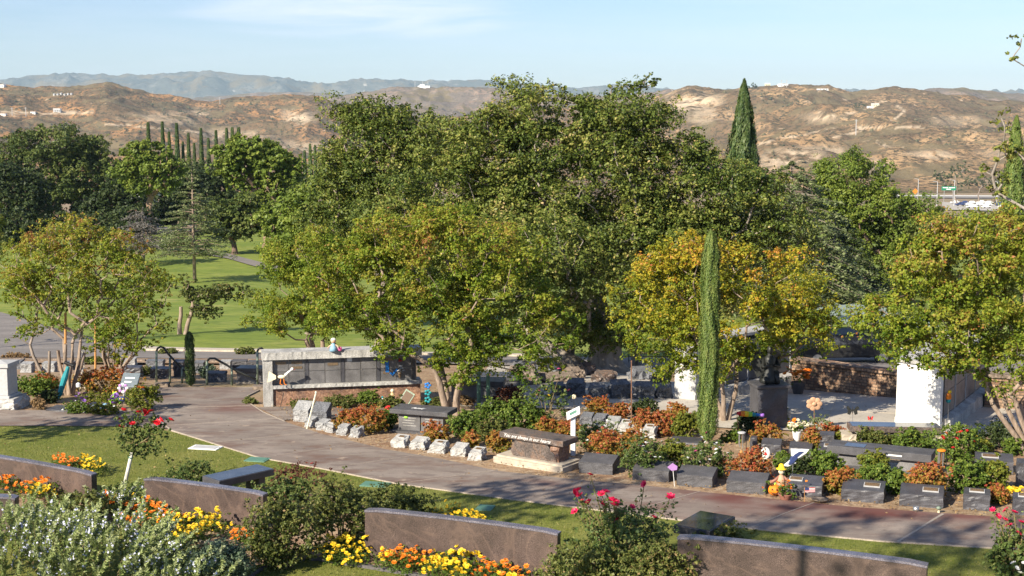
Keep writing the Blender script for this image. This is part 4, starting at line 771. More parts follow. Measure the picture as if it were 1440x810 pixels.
# long granite slabs between the flower beds
def slab_panel(label, p1, p2, h, th, group='long reddish granite slabs in the flower beds'):
    a, b = gnd(*p1), gnd(*p2); c, rz, Ln = frame2(a, b); o = thing('granite_slab', label, 'memorial slab', c, rz, group)
    n = 14; sag = .035; V = []; mb = MB()
    for i in range(n + 1):
        x = -Ln / 2 + Ln * i / n; y = sag * Ln * (1 - (2 * i / n - 1) ** 2) * .6; e = .02 if i in (0, n) else 0
        V += [(x, y, -.15), (x, y + .02, h - e), (x, y + th, h - e), (x, y + th, -.15)]
    Fs = [(0, 1, 2, 3), (4 * n + 3, 4 * n + 2, 4 * n + 1, 4 * n)]
    for i in range(n):
        q = 4 * i; Fs += [(q, q + 4, q + 5, q + 1), (q + 2, q + 6, q + 7, q + 3)]
    mb.add(V, Fs).build('slab_body', M['pink_granite'], o, .006)
    t = MB(); W = []
    for i in range(n + 1):
        x = -(Ln / 2 + .006) + (Ln + .012) * i / n; y = sag * Ln * (1 - (2 * i / n - 1) ** 2) * .6; e = .02 if i in (0, n) else 0
        W += [(x, y + .008, h - e - .012), (x, y + .012, h + .02 - e), (x, y + th + .004, h + .02 - e), (x, y + th + .006, h - e - .012)]
    Ft = [(0, 1, 2, 3), (4 * n + 3, 4 * n + 2, 4 * n + 1, 4 * n)]
    for i in range(n):
        q = 4 * i; Ft += [(q, q + 4, q + 5, q + 1), (q + 1, q + 5, q + 6, q + 2), (q + 2, q + 6, q + 7, q + 3)]
    t.add(W, Ft).build('top_edge', M['pink_top'], o); return o
slab_panel('long reddish granite slab at the left edge behind orange marigolds', (-75, 680), (129, 712), .62, .15)
slab_panel('long reddish granite slab with pale veins behind the orange and yellow marigolds', (203, 722), (370, 746), .62, .15)
slab_panel('long reddish granite slab standing free in the bottom middle beds', (513, 787), (783, 824), .8, .16)
slab_panel('long reddish granite slab in the bottom right corner of the view', (951, 838), (1300, 884), .88, .18)
slab_panel('low bluish slab corner just peeping in at the left edge over the rosemary', (-90, 750), (22, 752), .62, .2)
# benches of the near lawn
def flat_bench(label, F_, Rr, Lf, h, th, mat, leg, inset=.16):
    """F front corner, R far end of the long side, L other end of the short side: photo pixels of the slab's top"""
    def top(px, py): d = ray(px, py); t = (CAMZ - h) / -d.z; return Vector((d.x * t, d.y * t, 0))
    f, r, l = top(*F_), top(*Rr), top(*Lf); ax = r - f; Ln = ax.length; D = max((l - f).length, .42); rz = math.atan2(ax.y, ax.x)
    c = f + ax / 2 + Vector((-math.sin(rz), math.cos(rz), 0)) * D / 2; o = thing('granite_bench', label, 'bench', (c.x, c.y, float(g(0, c.y)) + .01), rz)
    MB().box(-Ln / 2, Ln / 2, -D / 2, D / 2, h - th, h).build('seat', M[mat], o, .008)
    for sx in (-1, 1): MB().box(sx * Ln * .3 - .07, sx * Ln * .3 + .07, -D * .4, D * .4, -.1, h - th - .002).build('leg', M[leg], o, .006)
    return o
flat_bench('dark granite bench with blue grey polished top on the left lawn', (308, 673), (386, 656), (293, 664), .46, .12, 'dark_granite', 'dark_granite')
flat_bench('dark granite bench with mirror polished top right of the rose bush', (998, 748), (1034, 727), (952, 737), .46, .13, 'dark_granite', 'dark_granite')
M['polished'] = granite('polished', (.03, .035, .045), (.06, .068, .08), (.12, .13, .15), 80, .08, bump=0)
for o in list(bpy.data.objects):
    if o.name in ('seat', 'seat.001'):
        vv = [v.co for v in o.data.vertices]; x0, x1, y0, y1, zt = min(v.x for v in vv), max(v.x for v in vv), min(v.y for v in vv), max(v.y for v in vv), max(v.z for v in vv); MB().box(x0 + .02, x1 - .02, y0 + .02, y1 - .02, zt + .001, zt + .006).build('polished_top', M['polished'], o.parent)
def text(body, size, loc, rot, mat, parent, shear=.35, ext=.003, name='inscription', align='CENTER'):
    cu = bpy.data.curves.new(name, 'FONT'); cu.body = body; cu.size = size; cu.shear = shear; cu.extrude = ext; cu.align_x = align; cu.align_y = 'CENTER'; cu.materials.append(M[mat])
    o = bpy.data.objects.new(name, cu); link(o, parent); o.location = loc; o.rotation_euler = rot; return o
# bench with engraved edge by the path
c = gnd(757, 654); o = thing('memorial_bench', 'brown grey granite bench engraved You are always in our hearts', 'bench', (c.x, c.y, c.z), -.62)
rough_block(1.72, .78, .14, None, .008, True, 6, 3).build('base_slab', M['concrete'], o)
rough_block(1.62, .68, .05, None, .004, True, 4, 3).build('base_step', M['concrete'], o, loc=(0, 0, .13))
pf = [(-.48, .16), (.6, .16), (.57, .3), (.44, .42), (.36, .535), (-.42, .535), (-.52, .36), (-.55, .28)]
mb = MB().prism([(x, z) for x, z in pf], -.22, .22); mb.build('pedestal', M['brown_granite'], o, .012)
rough_block(.2, .4, .34, None, .03, False, 5, 21).build('pedestal_end', M['rust_granite'], o, loc=(.53, 0, .17))
MB().box(-.79, .79, -.28, .28, .537, .655).build('seat', M['brown_granite'], o, .01)
text('You are always in our hearts', .1, (-.1, -.2835, .6), (math.pi / 2, 0, 0), 'white', o, .5)
c = gnd(596, 607); o = thing('memorial_bench', 'dark grey granite bench engraved Family at the foot of the myrtle trunks', 'bench', (c.x, c.y, c.z), -.32)
rough_block(1.4, .75, .06, None, .006, True, 4, 8).build('base_slab', M['dark_rough'], o)
MB().box(-.55, -.01, -.2, .2, .05, .45).build('pedestal', M['niche'], o, .008); MB().box(.01, .56, -.2, .2, .05, .45).build('pedestal', M['niche'], o, .008)
MB().box(-.72, .72, -.33, .33, .452, .56).build('seat', M['dark_rough'], o, .012)
text('Family', .13, (-.1, -.08, .564), (.0, 0, 0), 'white', o, .5)
for x in (-.28, .28):
    for k in range(4): MB().box(x - .17 + .02 * (k % 2), x + .17 - .03 * (k % 3), -.204, -.2005, .34 - k * .06, .355 - k * .06).build('engraved_line', M['pale_stone'], o)
MB().ball((-.36, -.21, .36), (.05, .015, .03)).build('flower_pick', M['lime'], o)
# niche walls
def niche_wall(label, p1, p2, H, D, groups, base_mat, extra=True, wend=.24, both=False):
    a, b = gnd(*p1), gnd(*p2); c, rz, Ln = frame2(a, b); o = thing('niche_wall', label, 'niche wall', a, rz, 'niche walls of the garden')
    zb = H * .33; zt = H * .87
    rough_block(wend, D, H - .02, None, .006, True, 8, 2).build('end_pier', M['pale_stone'] if extra else M['white_wall'], o, loc=(wend / 2, D / 2, 0))
    x0 = wend + .004; MB().box(x0, Ln, .06, D, -.3, zb).build('plinth', M[base_mat], o, .01)
    MB().box(x0, Ln - .1, .12, D - .06, zb + .07, zt).build('core', M['kerb'], o)
    n = 60; V = []; Fs = []
    for nm, z0, z1, y0, y1, xa in (('ledge', zb + .001, zb + .085, -.03, D + .02, x0), ('top_slab', zt + .002, H + .012, -.04, D + .04, -.03)):
        mb = MB(); m = 70; xe = Ln + .03
        for i in range(m + 1):
            x = xa + (xe - xa) * i / m; r = [random.uniform(-.008, .008) for _ in range(4)]
            mb.v += [Vector((x, y0 + r[0], z0)), Vector((x, y0 + .012 + r[1], z1 + r[1] * .3)), Vector((x, y1 - .012, z1)), Vector((x, y1, z0))]
        mb.f += [[0, 1, 2, 3], [4 * m + 3, 4 * m + 2, 4 * m + 1, 4 * m]]
        for i in range(m):
            q = 4 * i; mb.f += [[q, q + 4, q + 5, q + 1], [q + 1, q + 5, q + 6, q + 2], [q + 2, q + 6, q + 7, q + 3], [q + 3, q + 7, q + 4, q]]
        mb.build(nm, M['pale_stone'], o)
    span = (Ln - .12 - x0) / groups; zc = (zb + .085 + zt) / 2
    for k in range(groups):
        xs = x0 + k * span; cw = (span - .1) / 2
        for i in range(2):
            for j in range(2):
                xa, xb = xs + i * cw + .009, xs + (i + 1) * cw - .009; za, zb_ = (zb + .09, zc - .009) if j == 0 else (zc + .009, zt - .004)
                p = MB().box(xa, xb, .098, .119, za, zb_).build('niche_panel', M['niche'], o)
                if extra and (k, i, j) in ((0, 0, 1), (0, 1, 1), (1, 1, 1), (3, 0, 1), (3, 0, 0)):
                    for u, hh in (((0, .07),) if (k, i) != (0, 1) else ((0, .07), (-.13, .06))):
                        zz = zb_ - .1 + u - (.07 if k == 1 else 0); MB().box(xa + cw * .15, xb - cw * .15, .09, .0975, zz - hh / 2, zz + hh / 2).build('name_plate', M['bronze_bright'], p)
        MB().box(xs + 2 * cw + .008, xs + span - .008, .088, .119, zb + .09, zt - .004).build('mullion', M['dark_granite'], o)
    return o, Ln
nw, Ln = niche_wall('long niche wall with dark panels and rough white cap left of the myrtle trunks', (371, 572.5), (592, 566), 1.4, .55, 4, 'rust_granite')
MB().box(Ln * .775, Ln * .79 + .03, .083, .0865, .78, 1.08).build('tape_mark', M['blue'], nw)
ck = MB().prism([(0, .03), (.04, .07), (.075, .035), (.19, .16), (.225, .125), (.08, -.04)], .08, .0845, Matrix.Translation((Ln * .8, 0, .72))); ck.build('tape_check', M['blue'], nw)
MB().box(Ln * .53, Ln * .53 + .13, .084, .0875, 1.1, 1.19).build('card', M['white'], nw)
niche_wall('white ended niche wall in the right plaza under the wide myrtle', (1259, 597), (1321, 606), 1.62, .3, 1, 'concrete', False, .01)[0]
# the right wall is wide: its white end faces the camera, its niches run back to the right
o = [x for x in bpy.data.objects if x.name == 'niche_wall.001'][0]
for ch in [x for x in bpy.data.objects if x.parent == o or (x.parent and x.parent.parent == o)]: bpy.data.objects.remove(ch)
def end_on_wall(o, pL, pR, pB, H):
    a, b, cc = gnd(*pL), gnd(*pR), gnd(*pB); o.location = b; e = (cc - b); Ln = math.hypot(e.x, e.y); W = math.hypot(b.x - a.x, b.y - a.y); rz = math.atan2(e.y, e.x); o.rotation_euler.z = rz
    T = Matrix.Rotation(-rz, 4, 'Z'); w = T @ (a - b); w.z = 0; u = w
    def quad(x0, y0x, z0, z1, x1, grow=0.0):   # parallelogram running along local x, side vector u
        p = [Vector((x0, 0, 0)), Vector((x1, 0, 0)), Vector((x1, 0, 0)) + u, Vector((x0, 0, 0)) + u]; cen = sum(p, Vector()) / 4
        p = [cen + (q - cen) * (1 + grow) for q in p]; return [(q.x, q.y, z0) for q in p] + [(q.x, q.y, z1) for q in p]
    Q = [(0, 3, 2, 1), (4, 5, 6, 7), (0, 1, 5, 4), (1, 2, 6, 5), (2, 3, 7, 6), (3, 0, 4, 7)]
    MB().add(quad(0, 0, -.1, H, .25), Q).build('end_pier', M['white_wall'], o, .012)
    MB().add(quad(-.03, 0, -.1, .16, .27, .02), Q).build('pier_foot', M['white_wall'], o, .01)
    MB().add(quad(.252, 0, -.1, H - .1, Ln), Q).build('wall_body', M['dark_granite'], o)
    MB().add(quad(.0, 0, H + .002, H + .09, Ln + .03, .03), Q).build('top_slab', M['pale_stone'], o, .01)
    m = 40; mb = MB()
    for i in range(m + 1):
        x = .26 + (Ln - .26) * i / m; r = random.uniform(-.025, .025); mb.v += [Vector((x, -.22 + r, -.1)), Vector((x, -.2 + r, .2 + r)), Vector((x, -.002, .26)), Vector((x, -.002, -.1))]
    mb.f += [[0, 1, 2, 3], [4 * m + 3, 4 * m + 2, 4 * m + 1, 4 * m]]
    for i in range(m): q = 4 * i; mb.f += [[q, q + 4, q + 5, q + 1], [q + 1, q + 5, q + 6, q + 2]]
    mb.build('ledge', M['pale_stone'], o)
    for k in range(4):
        xa = .3 + (Ln - .35) * k / 4; xb = .3 + (Ln - .35) * (k + 1) / 4 - .03
        for z0, z1 in ((.3, H * .55), (H * .55 + .015, H - .12)): MB().box(xa, xb - .04, -.02, -.004, z0, z1).build('niche_panel', M['niche'], o)
        MB().box(xb - .035, xb, -.035, -.002, .27, H - .11).build('mullion', M['grey_pale'], o)
end_on_wall(o, (1259, 597), (1321, 606), (1383, 564), 1.5)
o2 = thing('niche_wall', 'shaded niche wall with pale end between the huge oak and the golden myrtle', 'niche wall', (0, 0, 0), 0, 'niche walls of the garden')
M['white_wall'], M['keep'] = M['grey_pale'], M['white_wall']; end_on_wall(o2, (948, 561), (978, 564), (1112, 545), 1.5); M['white_wall'] = M['keep']  # white end pier and foot drawn grey: their shade is put into the colour
# sandstone wall round the plaza
def stonemat():
    m, nt, b = newmat('sandstone_blocks'); L = nt.links.new; tc = nd(nt, 'ShaderNodeTexCoord'); mp = nd(nt, 'ShaderNodeMapping'); mp.inputs['Rotation'].default_value = (math.pi / 2, 0, 0); L(tc.outputs['Object'], mp.inputs[0])
    br = nt.nodes.new('ShaderNodeTexBrick'); br.inputs['Scale'].default_value = 3.2; br.inputs['Color1'].default_value = (.2, .115, .075, 1); br.inputs['Color2'].default_value = (.42, .29, .2, 1); br.inputs['Mortar'].default_value = (.13, .1, .08, 1)
    br.inputs['Mortar Size'].default_value = .03; br.inputs['Bias'].default_value = -.1; br.offset = .37; br.squash = .7; br.squash_frequency = 3; L(mp.outputs[0], br.inputs['Vector'])
    no = nd(nt, 'ShaderNodeTexNoise', Scale=4.0, Detail=5.0); L(tc.outputs['Object'], no.inputs['Vector']); r = ramp(nt, [(.3, (.6, .6, .6)), (.7, (1.3, 1.25, 1.15))]); L(no.outputs['Fac'], r.inputs['Fac'])
    mx = nd(nt, 'ShaderNodeMix', data_type='RGBA', blend_type='MULTIPLY'); mx.inputs[0].default_value = 1; L(br.outputs['Color'], mx.inputs[6]); L(r.outputs['Color'], mx.inputs[7]); L(mx.outputs[2], b.inputs['Base Color']); b.inputs['Roughness'].default_value = .95
    bp = nd(nt, 'ShaderNodeBump', Strength=.8, Distance=.03); L(br.outputs['Fac'], bp.inputs['Height']); bp.invert = True; L(bp.outputs['Normal'], b.inputs['Normal']); return m
M['sandstone'] = stonemat()
def stone_wall(label, p1, p2, h, cap=True):
    a, b = gnd(*p1), gnd(*p2); c, rz, Ln = frame2(a, b); o = thing('stone_wall', label, 'stone wall', c, rz)
    MB().box(-Ln / 2, Ln / 2, 0, .35, -.3, h).build('masonry', M['sandstone'], o); rough_block(Ln + .05, .46, .09, None, .015, False, 10, 4).build('coping', M['tan_rock'] if not cap else M['sandstone'], o, loc=(0, .175, h + .002)); return o
stone_wall('brown sandstone wall closing the back of the plaza', (1113, 548), (1270, 562), .72)
stone_wall('pale tan stone wall behind the wide myrtle at the right edge', (1384, 574), (1475, 580), .8, False)
# tall left monument
b = gnd(3, 573); o = thing('monument', 'pale grey stone monument with capped shaft and rock base at the left edge', 'monument', b, -.1)
rough_block(1.1, .9, .3, None, .05, True, 7, 5, .1).build('rock_base', M['pale_stone'], o); MB().box(-.36, .36, -.33, .33, .27, .36).build('foot', M['grey_pale'], o, .015)
MB().box(-.31, .31, -.28, .28, .362, 1.08).build('shaft', M['grey_pale'], o, .01); MB().box(-.36, .36, -.33, .33, 1.082, 1.19).build('cap', M['grey_pale'], o, .015)
mb = MB(); mb.add([(-.36, -.33, 1.192), (.36, -.33, 1.192), (.36, .33, 1.192), (-.36, .33, 1.192), (0, 0, 1.25)], [(0, 1, 4), (1, 2, 4), (2, 3, 4), (3, 0, 4)]).build('cap_top', M['grey_pale'], o)
# dark rectangular markers along the path
BK = [('plain dark granite marker just right of the engraved bench', 842, 664, 50, None), ('dark granite marker left of the purple pinwheel flag', 919, 674, 53, None), ('dark granite marker in shade right of the purple pinwheel flag', 980, 682, 52, None),
      ('dark granite marker in front of the red nandina, left of the jack o lantern', 1052, 691, 56, None), ('dark granite marker with small striped flag beside the jack o lantern', 1133, 696, 50, (.22, .14, -.28)),
      ('dark granite marker with bronze plate at its right end and bare left end', 1214, 703, 59, (.27, .15, .2)), ('dark granite marker with bronze plate and tin bowl at its foot', 1296, 710, 60, (.26, .15, .2)), ('narrow upright granite marker with bronze plate', 1373, 715, 36, (.24, .16, 0)), ('dark granite marker cut by the right edge beside yellow flowers', 1440, 722, 32, (.2, .15, 0))]
for lab, px, py, w_, pl_ in BK:
    marker('grave_marker', lab, px, py - 1, w_, .5 if w_ > 40 else .42, .31, .235 if w_ > 40 else .3, 'dark_rough' if pl_ is None else 'dark_granite', -.33, pl_, .012, group='dark granite markers along the path')
flag_block = [o for o in bpy.data.objects if o.get('label', '').startswith('dark granite marker with small striped flag')][0]
for lab, px, py, w_, d, h, hf, pl_ in [('small upright dark stone behind the red nandina', 1060, 633, 9, .2, .3, .3, None), ('dark marker with round white disc in front', 1085, 638, 28, .35, .3, .24, None), ('dark marker behind the white and blue jet ornament', 1126, 642, 32, .35, .28, .22, None),
        ('shaded dark marker behind the orange nandina column', 1163, 627, 20, .3, .3, .28, None), ('dark marker with bronze plate touching the long ledger', 1166, 643, 30, .4, .28, .22, (.2, .14, 0)), ('dark granite marker with bronze plate far right under the green bush', 1397, 663, 52, .42, .34, .27, (.3, .14, -.1)),
        ('grey upright stone at the right edge above the yellow flowers', 1440, 683, 22, .3, .5, .48, None), ('flat grey ledger stone at left beside the iris flowers', 88, 578, 36, .45, .1, .07, None), ('small flat grey ledger stone behind the white blooms at left', 138, 573, 28, .35, .1, .07, None),
        ('flat dark stone plate in the bed behind the white roses', 965, 622, 44, .5, .07, .06, None), ('low dark block left of the second shaded row', 950, 606, 30, .3, .15, .12, None)]:
    marker('grave_marker', lab, px, py, w_, d, h, hf, 'dark_granite', -.3, pl_, .012)
PB = [(438, 600), (456, 604), (467, 607), (484, 611), (502, 614)]
for k, (px, py) in enumerate(PB): marker('boulder_marker', 'small grey rough stone marker, %s from the left of the far five by the path' % ORD[k], px, py, 15 + (k % 2) * 2, .26, .24, .19, 'boulder', -.5, (.11, .08, 0) if k in (2,) else None, .03, 'stone marker', 'rough stone markers edging the path', hull=.12)
PC = [(564, 628), (591, 631), (618, 636), (648, 640), (672, 646)]
for k, (px, py) in enumerate(PC): marker('boulder_marker', 'pale rough stone marker, %s from the left of the near five by the path' % ORD[k], px, py, 23 - (k == 4) * 3, .3, .25, .18, 'pale_stone', -.45, (.14, .09, .08) if k in (0, 2, 4) else None, .035, 'stone marker', 'rough stone markers edging the path', hull=.15)
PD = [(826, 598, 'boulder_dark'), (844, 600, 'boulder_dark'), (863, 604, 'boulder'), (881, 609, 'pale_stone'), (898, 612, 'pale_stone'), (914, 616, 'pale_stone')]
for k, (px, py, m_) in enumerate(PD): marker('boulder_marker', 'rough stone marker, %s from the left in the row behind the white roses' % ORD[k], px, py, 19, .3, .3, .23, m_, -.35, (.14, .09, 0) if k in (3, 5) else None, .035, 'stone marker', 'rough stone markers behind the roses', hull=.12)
for k, (lab, px, py) in enumerate([('leaning grey slab left of the white stake', 427, 592), ('leaning dark slab right of the white stake', 452, 594)]):
    o = marker('slanted_slab', lab, px, py, 24, .28, .48, .3, 'boulder_dark' if k else 'boulder', -.35, None, .02, 'grave marker')
b = gnd(430, 603); o = thing('garden_stake', 'white garden stake leaning beside the leaning slabs', 'stake', b); MB().tube([(0, 0, -.1), (.13, .05, .4), (.24, .1, .84)], [.022, .022, .02], 6).build('rod', M['bone'], o); MB().ball((.24, .1, .85), .03, 8, 6).build('cap', M['bone'], o)
# ledger benches on the right
c = gnd(1238, 660); o = thing('memorial_bench', 'long grey ledger bench with white lettering behind the green hedge', 'bench', (c.x, c.y, c.z), -.43)
rough_block(2.3, .8, .07, None, .008, True, 5, 3).build('base_slab', M['dark_granite'], o)
for x in (-.6, .6): MB().add([(x - .3, -.2, .06), (x + .3, -.2, .06), (x + .3, .2, .06), (x - .3, .2, .06), (x - .17, -.18, .3), (x + .17, -.18, .3), (x + .17, .18, .3), (x - .17, .18, .3)], [(0, 3, 2, 1), (4, 5, 6, 7), (0, 1, 5, 4), (1, 2, 6, 5), (2, 3, 7, 6), (3, 0, 4, 7)]).build('pedestal', M['niche'], o, .008)
MB().box(-1.03, 1.03, -.29, .29, .302, .46).build('seat', M['dark_rough'], o, .01); MB().box(.16, .46, -.296, -.2905, .37, .4).build('inscription', M['white'], o); MB().box(-.7, -.3, -.2, .1, .462, .468).build('polished_band', M['polished'], o)
c = gnd(1256, 628); o = thing('memorial_bench', 'dark bench with sky reflecting polished top before the white pillar', 'bench', (c.x, c.y, c.z), -.08)
MB().box(-.98, .98, -.24, .24, .36, .49).build('seat', M['brown_granite'], o, .01); MB().box(-.93, .95, -.225, .225, .492, .497).build('polished_top', M['polished'], o)
rough_block(1.5, .36, .36, None, .02, True, 6, 9).build('pedestal', M['dark_granite'], o)
rough_block(.3, .5, .3, None, .03, True, 5, 9).build('stone_end', M['concrete'], o, loc=(.95, .05, 0)); rough_block(.3, .5, .3, None, .03, True, 5, 12).build('stone_end', M['concrete'], o, loc=(-.98, .02, 0))
def low_tomb(label, px, py, wpx, h, d, rz=-.1, m1='dark_granite'):
    c = gnd(px, py); w = wpx * mpp(c.y); o = thing('low_monument', label, 'monument', (c.x, c.y, c.z), rz); rough_block(w * 1.1, d * 1.2, .09, None, .01, True, 5, px).build('base_slab', M['concrete'], o)
    MB().box(-w / 2, w / 2, -d / 2, d / 2, .09, h - .14).build('tomb_body', M['niche'], o, .01); MB().box(-w * .54, w * .54, -d * .58, d * .58, h - .138, h).build('lid', M[m1], o, .015); return o
low_tomb('dark low tomb with pale base right of the bare myrtle trunks', 672, 563, 72, .58, .6)
low_tomb('flat dark tomb behind the left one, beyond the trunks', 700, 545, 66, .4, .6, -.05)
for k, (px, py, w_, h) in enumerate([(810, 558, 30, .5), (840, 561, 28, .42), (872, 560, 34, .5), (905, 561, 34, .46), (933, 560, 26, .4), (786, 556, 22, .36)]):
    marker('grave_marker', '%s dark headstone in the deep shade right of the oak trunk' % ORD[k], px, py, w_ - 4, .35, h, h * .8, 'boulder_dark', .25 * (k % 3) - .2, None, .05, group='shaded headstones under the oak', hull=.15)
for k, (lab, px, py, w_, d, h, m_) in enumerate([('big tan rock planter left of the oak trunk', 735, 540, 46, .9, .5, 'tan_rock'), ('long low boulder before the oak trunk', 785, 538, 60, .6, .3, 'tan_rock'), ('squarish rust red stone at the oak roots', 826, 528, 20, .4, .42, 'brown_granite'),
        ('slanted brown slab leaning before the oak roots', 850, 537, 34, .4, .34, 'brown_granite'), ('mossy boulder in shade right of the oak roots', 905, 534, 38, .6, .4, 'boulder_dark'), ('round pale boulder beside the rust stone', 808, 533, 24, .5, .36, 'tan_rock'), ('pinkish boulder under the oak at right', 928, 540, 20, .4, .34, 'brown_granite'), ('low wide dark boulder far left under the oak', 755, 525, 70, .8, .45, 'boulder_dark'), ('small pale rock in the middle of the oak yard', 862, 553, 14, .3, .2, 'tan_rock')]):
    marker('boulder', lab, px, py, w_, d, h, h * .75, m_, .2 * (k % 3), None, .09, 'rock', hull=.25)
# headstones beyond the handrails
HS = [(20, 519, 24, .32, 'boulder_dark'), (39, 524, 16, .36, 'boulder'), (70, 523, 18, .35, 'boulder'), (98, 520, 14, .3, 'boulder_dark'), (183, 514, 17, .28, 'boulder'), (187, 530, 26, .36, 'dark_granite'), (219, 519, 24, .34, 'boulder_dark'), (226, 532, 26, .36, 'dark_granite'), (253, 530, 15, .55, 'dark_granite'),
      (281, 525, 14, .42, 'boulder_dark'), (305, 537, 26, .32, 'boulder_dark'), (318, 519, 15, .32, 'boulder'), (337, 517, 22, .28, 'dark_rough'), (360, 519, 22, .3, 'dark_rough')]
for k, (px, py, w_, h, m_) in enumerate(HS): marker('headstone', '%s headstone from the left in the lower row beyond the handrails' % ORD[k], px, py, w_, .3, h, h * .9, m_, -.05, None, .02, 'headstone', 'headstones beyond the handrails')
low_tomb('grey table tomb with curved support beyond the right handrail', 354, 539, 36, .5, .5)
for k, px in enumerate((-10, 45, 108, 160, 212, 265, 315)): marker('wall_stone', '%s pale block from the left in the low wall by the near road' % ORD[k], px + 20, 509 + k * .5, 50, .2, .14, .14, 'tan_rock', 0, None, .01, 'wall block', 'low pale blocks by the near road')
# flat plaques in the lawn
for lab, px, py, w_, m_ in [('white flat marker set in the left lawn', 289, 631, 44, 'white'), ('teal flat marker in the lawn behind the left bench', 362, 648, 32, 'marker_teal'), ('teal flat marker in the grass strip beside the path bend', 528, 683, 40, 'marker_teal'), ('teal flat marker in shade on the middle lawn', 682, 716, 24, 'marker_teal')]:
    b = gnd(px, py); o = thing('flat_marker', lab, 'grave marker', b, -.25); w2 = w_ * mpp(b.y) / 2; MB().box(-w2, w2, -.18, .18, -.05, .035).build('slab', M[m_], o, .006); MB().box(-w2 * .8, w2 * .8, -.12, .12, .036, .04).build('face', M['grey_pale' if m_ == 'white' else 'marker_teal'], o)
# edging of the bottom bed
P = [gnd(*p) for p in [(330, 830), (368, 803), (405, 789), (445, 788), (520, 800), (600, 814), (700, 830)]]
o = sheet('bed_edging', [p + Vector((0, .05, 0)) for p in P], [p - Vector((0, .05, 0)) for p in P], .06, M['edging'], 40, 2, None, None, True, .1); tag(o, 'dark stone edging of the bottom flower bed', 'edging')
P = [gnd(*p) for p in [(128, 737), (150, 738), (190, 746), (240, 757), (300, 766)]]
o = sheet('bed_edging', [p + Vector((0, .04, 0)) for p in P], [p - Vector((0, .04, 0)) for p in P], .05, M['kerb'], 30, 2, None, None, True, .1); tag(o, 'pale curb below the left marigold bed', 'edging')
for nm, A, B in [('planting_soil', [(-40, 700), (60, 690), (160, 712), (300, 738), (370, 748)], [(-40, 740), (60, 742), (150, 738), (240, 758), (330, 790)]), ('planting_soil', [(370, 690), (480, 700), (560, 730), (640, 775), (790, 795)], [(340, 800), (405, 789), (445, 788), (600, 814), (760, 838)])]: sheet(nm, A, B, .022, M['soil'], 40, 8)
# ------------------------------------------------------------------ handrails
def rail(label, segs, base, posts, group='green handrails of the steps'):
    """pixels read at the distance of the post foot"""
    b = gnd(*base); o = thing('handrail', label, 'handrail', b, 0, group); Yb = b.y
    def q(px, py, k=0): return atY(px, py, Yb + k) - b
    for px, t, f in posts: MB().tube([q(px, t), q(px, f + 1)], .035, 8).build('post', M['green_metal'], o, smooth=True)
    mb = MB(); mb.tube([q(*p) for p in segs], .032, 8); mb.build('rail', M['dark_metal'] if len(segs) > 3 else M['green_metal'], o, smooth=True)
rail('green handrail with arched top left of the small young cypress', [(220, 494), (222, 489.5), (226, 487.5), (230, 489), (236, 497), (247, 509), (256, 519), (266, 527)], (220, 539), [(220, 494, 538), (239, 503, 540), (256, 517, 541)])
rail('low green handrail right of the small young cypress', [(291, 508), (295, 504), (302, 504), (318, 513), (332, 521), (345, 527), (360, 533)], (291, 542), [(291, 507, 542), (326, 517, 542)])
rail('green handrail with arched top against the niche wall end', [(362, 494), (364, 490), (368, 489.5), (371, 493), (374, 503)], (362, 541), [(362, 494, 540), (374, 503, 541)])
for lab, px, py in [('small concrete footing under the left handrail', 228, 545), ('small concrete footing under the handrail by the niche wall', 366, 549)]: marker('footing', lab, px, py, 20, .3, .14, .14, 'tan_rock', 0, None, .01, 'footing')
M['slate'] = plain('slate', (.15, .18, .2), .3, .15, 20)
# sloped plaque on its base
b = gnd(184, 561); o = thing('plaque', 'slanted metal plaque on a stone foot at the left path corner', 'plaque', b, -.15); rough_block(.3, .25, .34, None, .02, True, 5, 4).build('foot', M['boulder_dark'], o)
T = Matrix.Translation((0, 0, .5)) @ Matrix.Rotation(.85, 4, 'X'); MB().box(-.24, .24, -.22, .22, -.03, .03, T).build('tablet', M['slate'], o, .008)
for k in range(2): MB().box(-.14, .12 - .06 * k, .04 - .12 * k, .08 - .12 * k, .031, .036, T).build('engraved_line', M['white'], o)
b = gnd(806, 640); o = thing('lectern_sign', 'white lectern sign on a square post behind the engraved bench', 'sign', b, -.25); MB().box(-.05, .05, -.04, .04, -.1, .86).build('post', M['white'], o, .004)
T = Matrix.Translation((0, 0, .9)) @ Matrix.Rotation(.5, 4, 'Y') @ Matrix.Rotation(.35, 4, 'X'); T = Matrix.Translation((0, 0, .91)) @ Matrix.Rotation(-.5, 4, 'Y') @ Matrix.Rotation(.5, 4, 'X')
MB().box(-.16, .16, -.13, .13, -.012, .012, T).build('sign_board', M['white'], o, .003); MB().box(-.09, .09, -.05, .05, .0125, .015, T).build('sign_mark', M['marker_teal'], o)
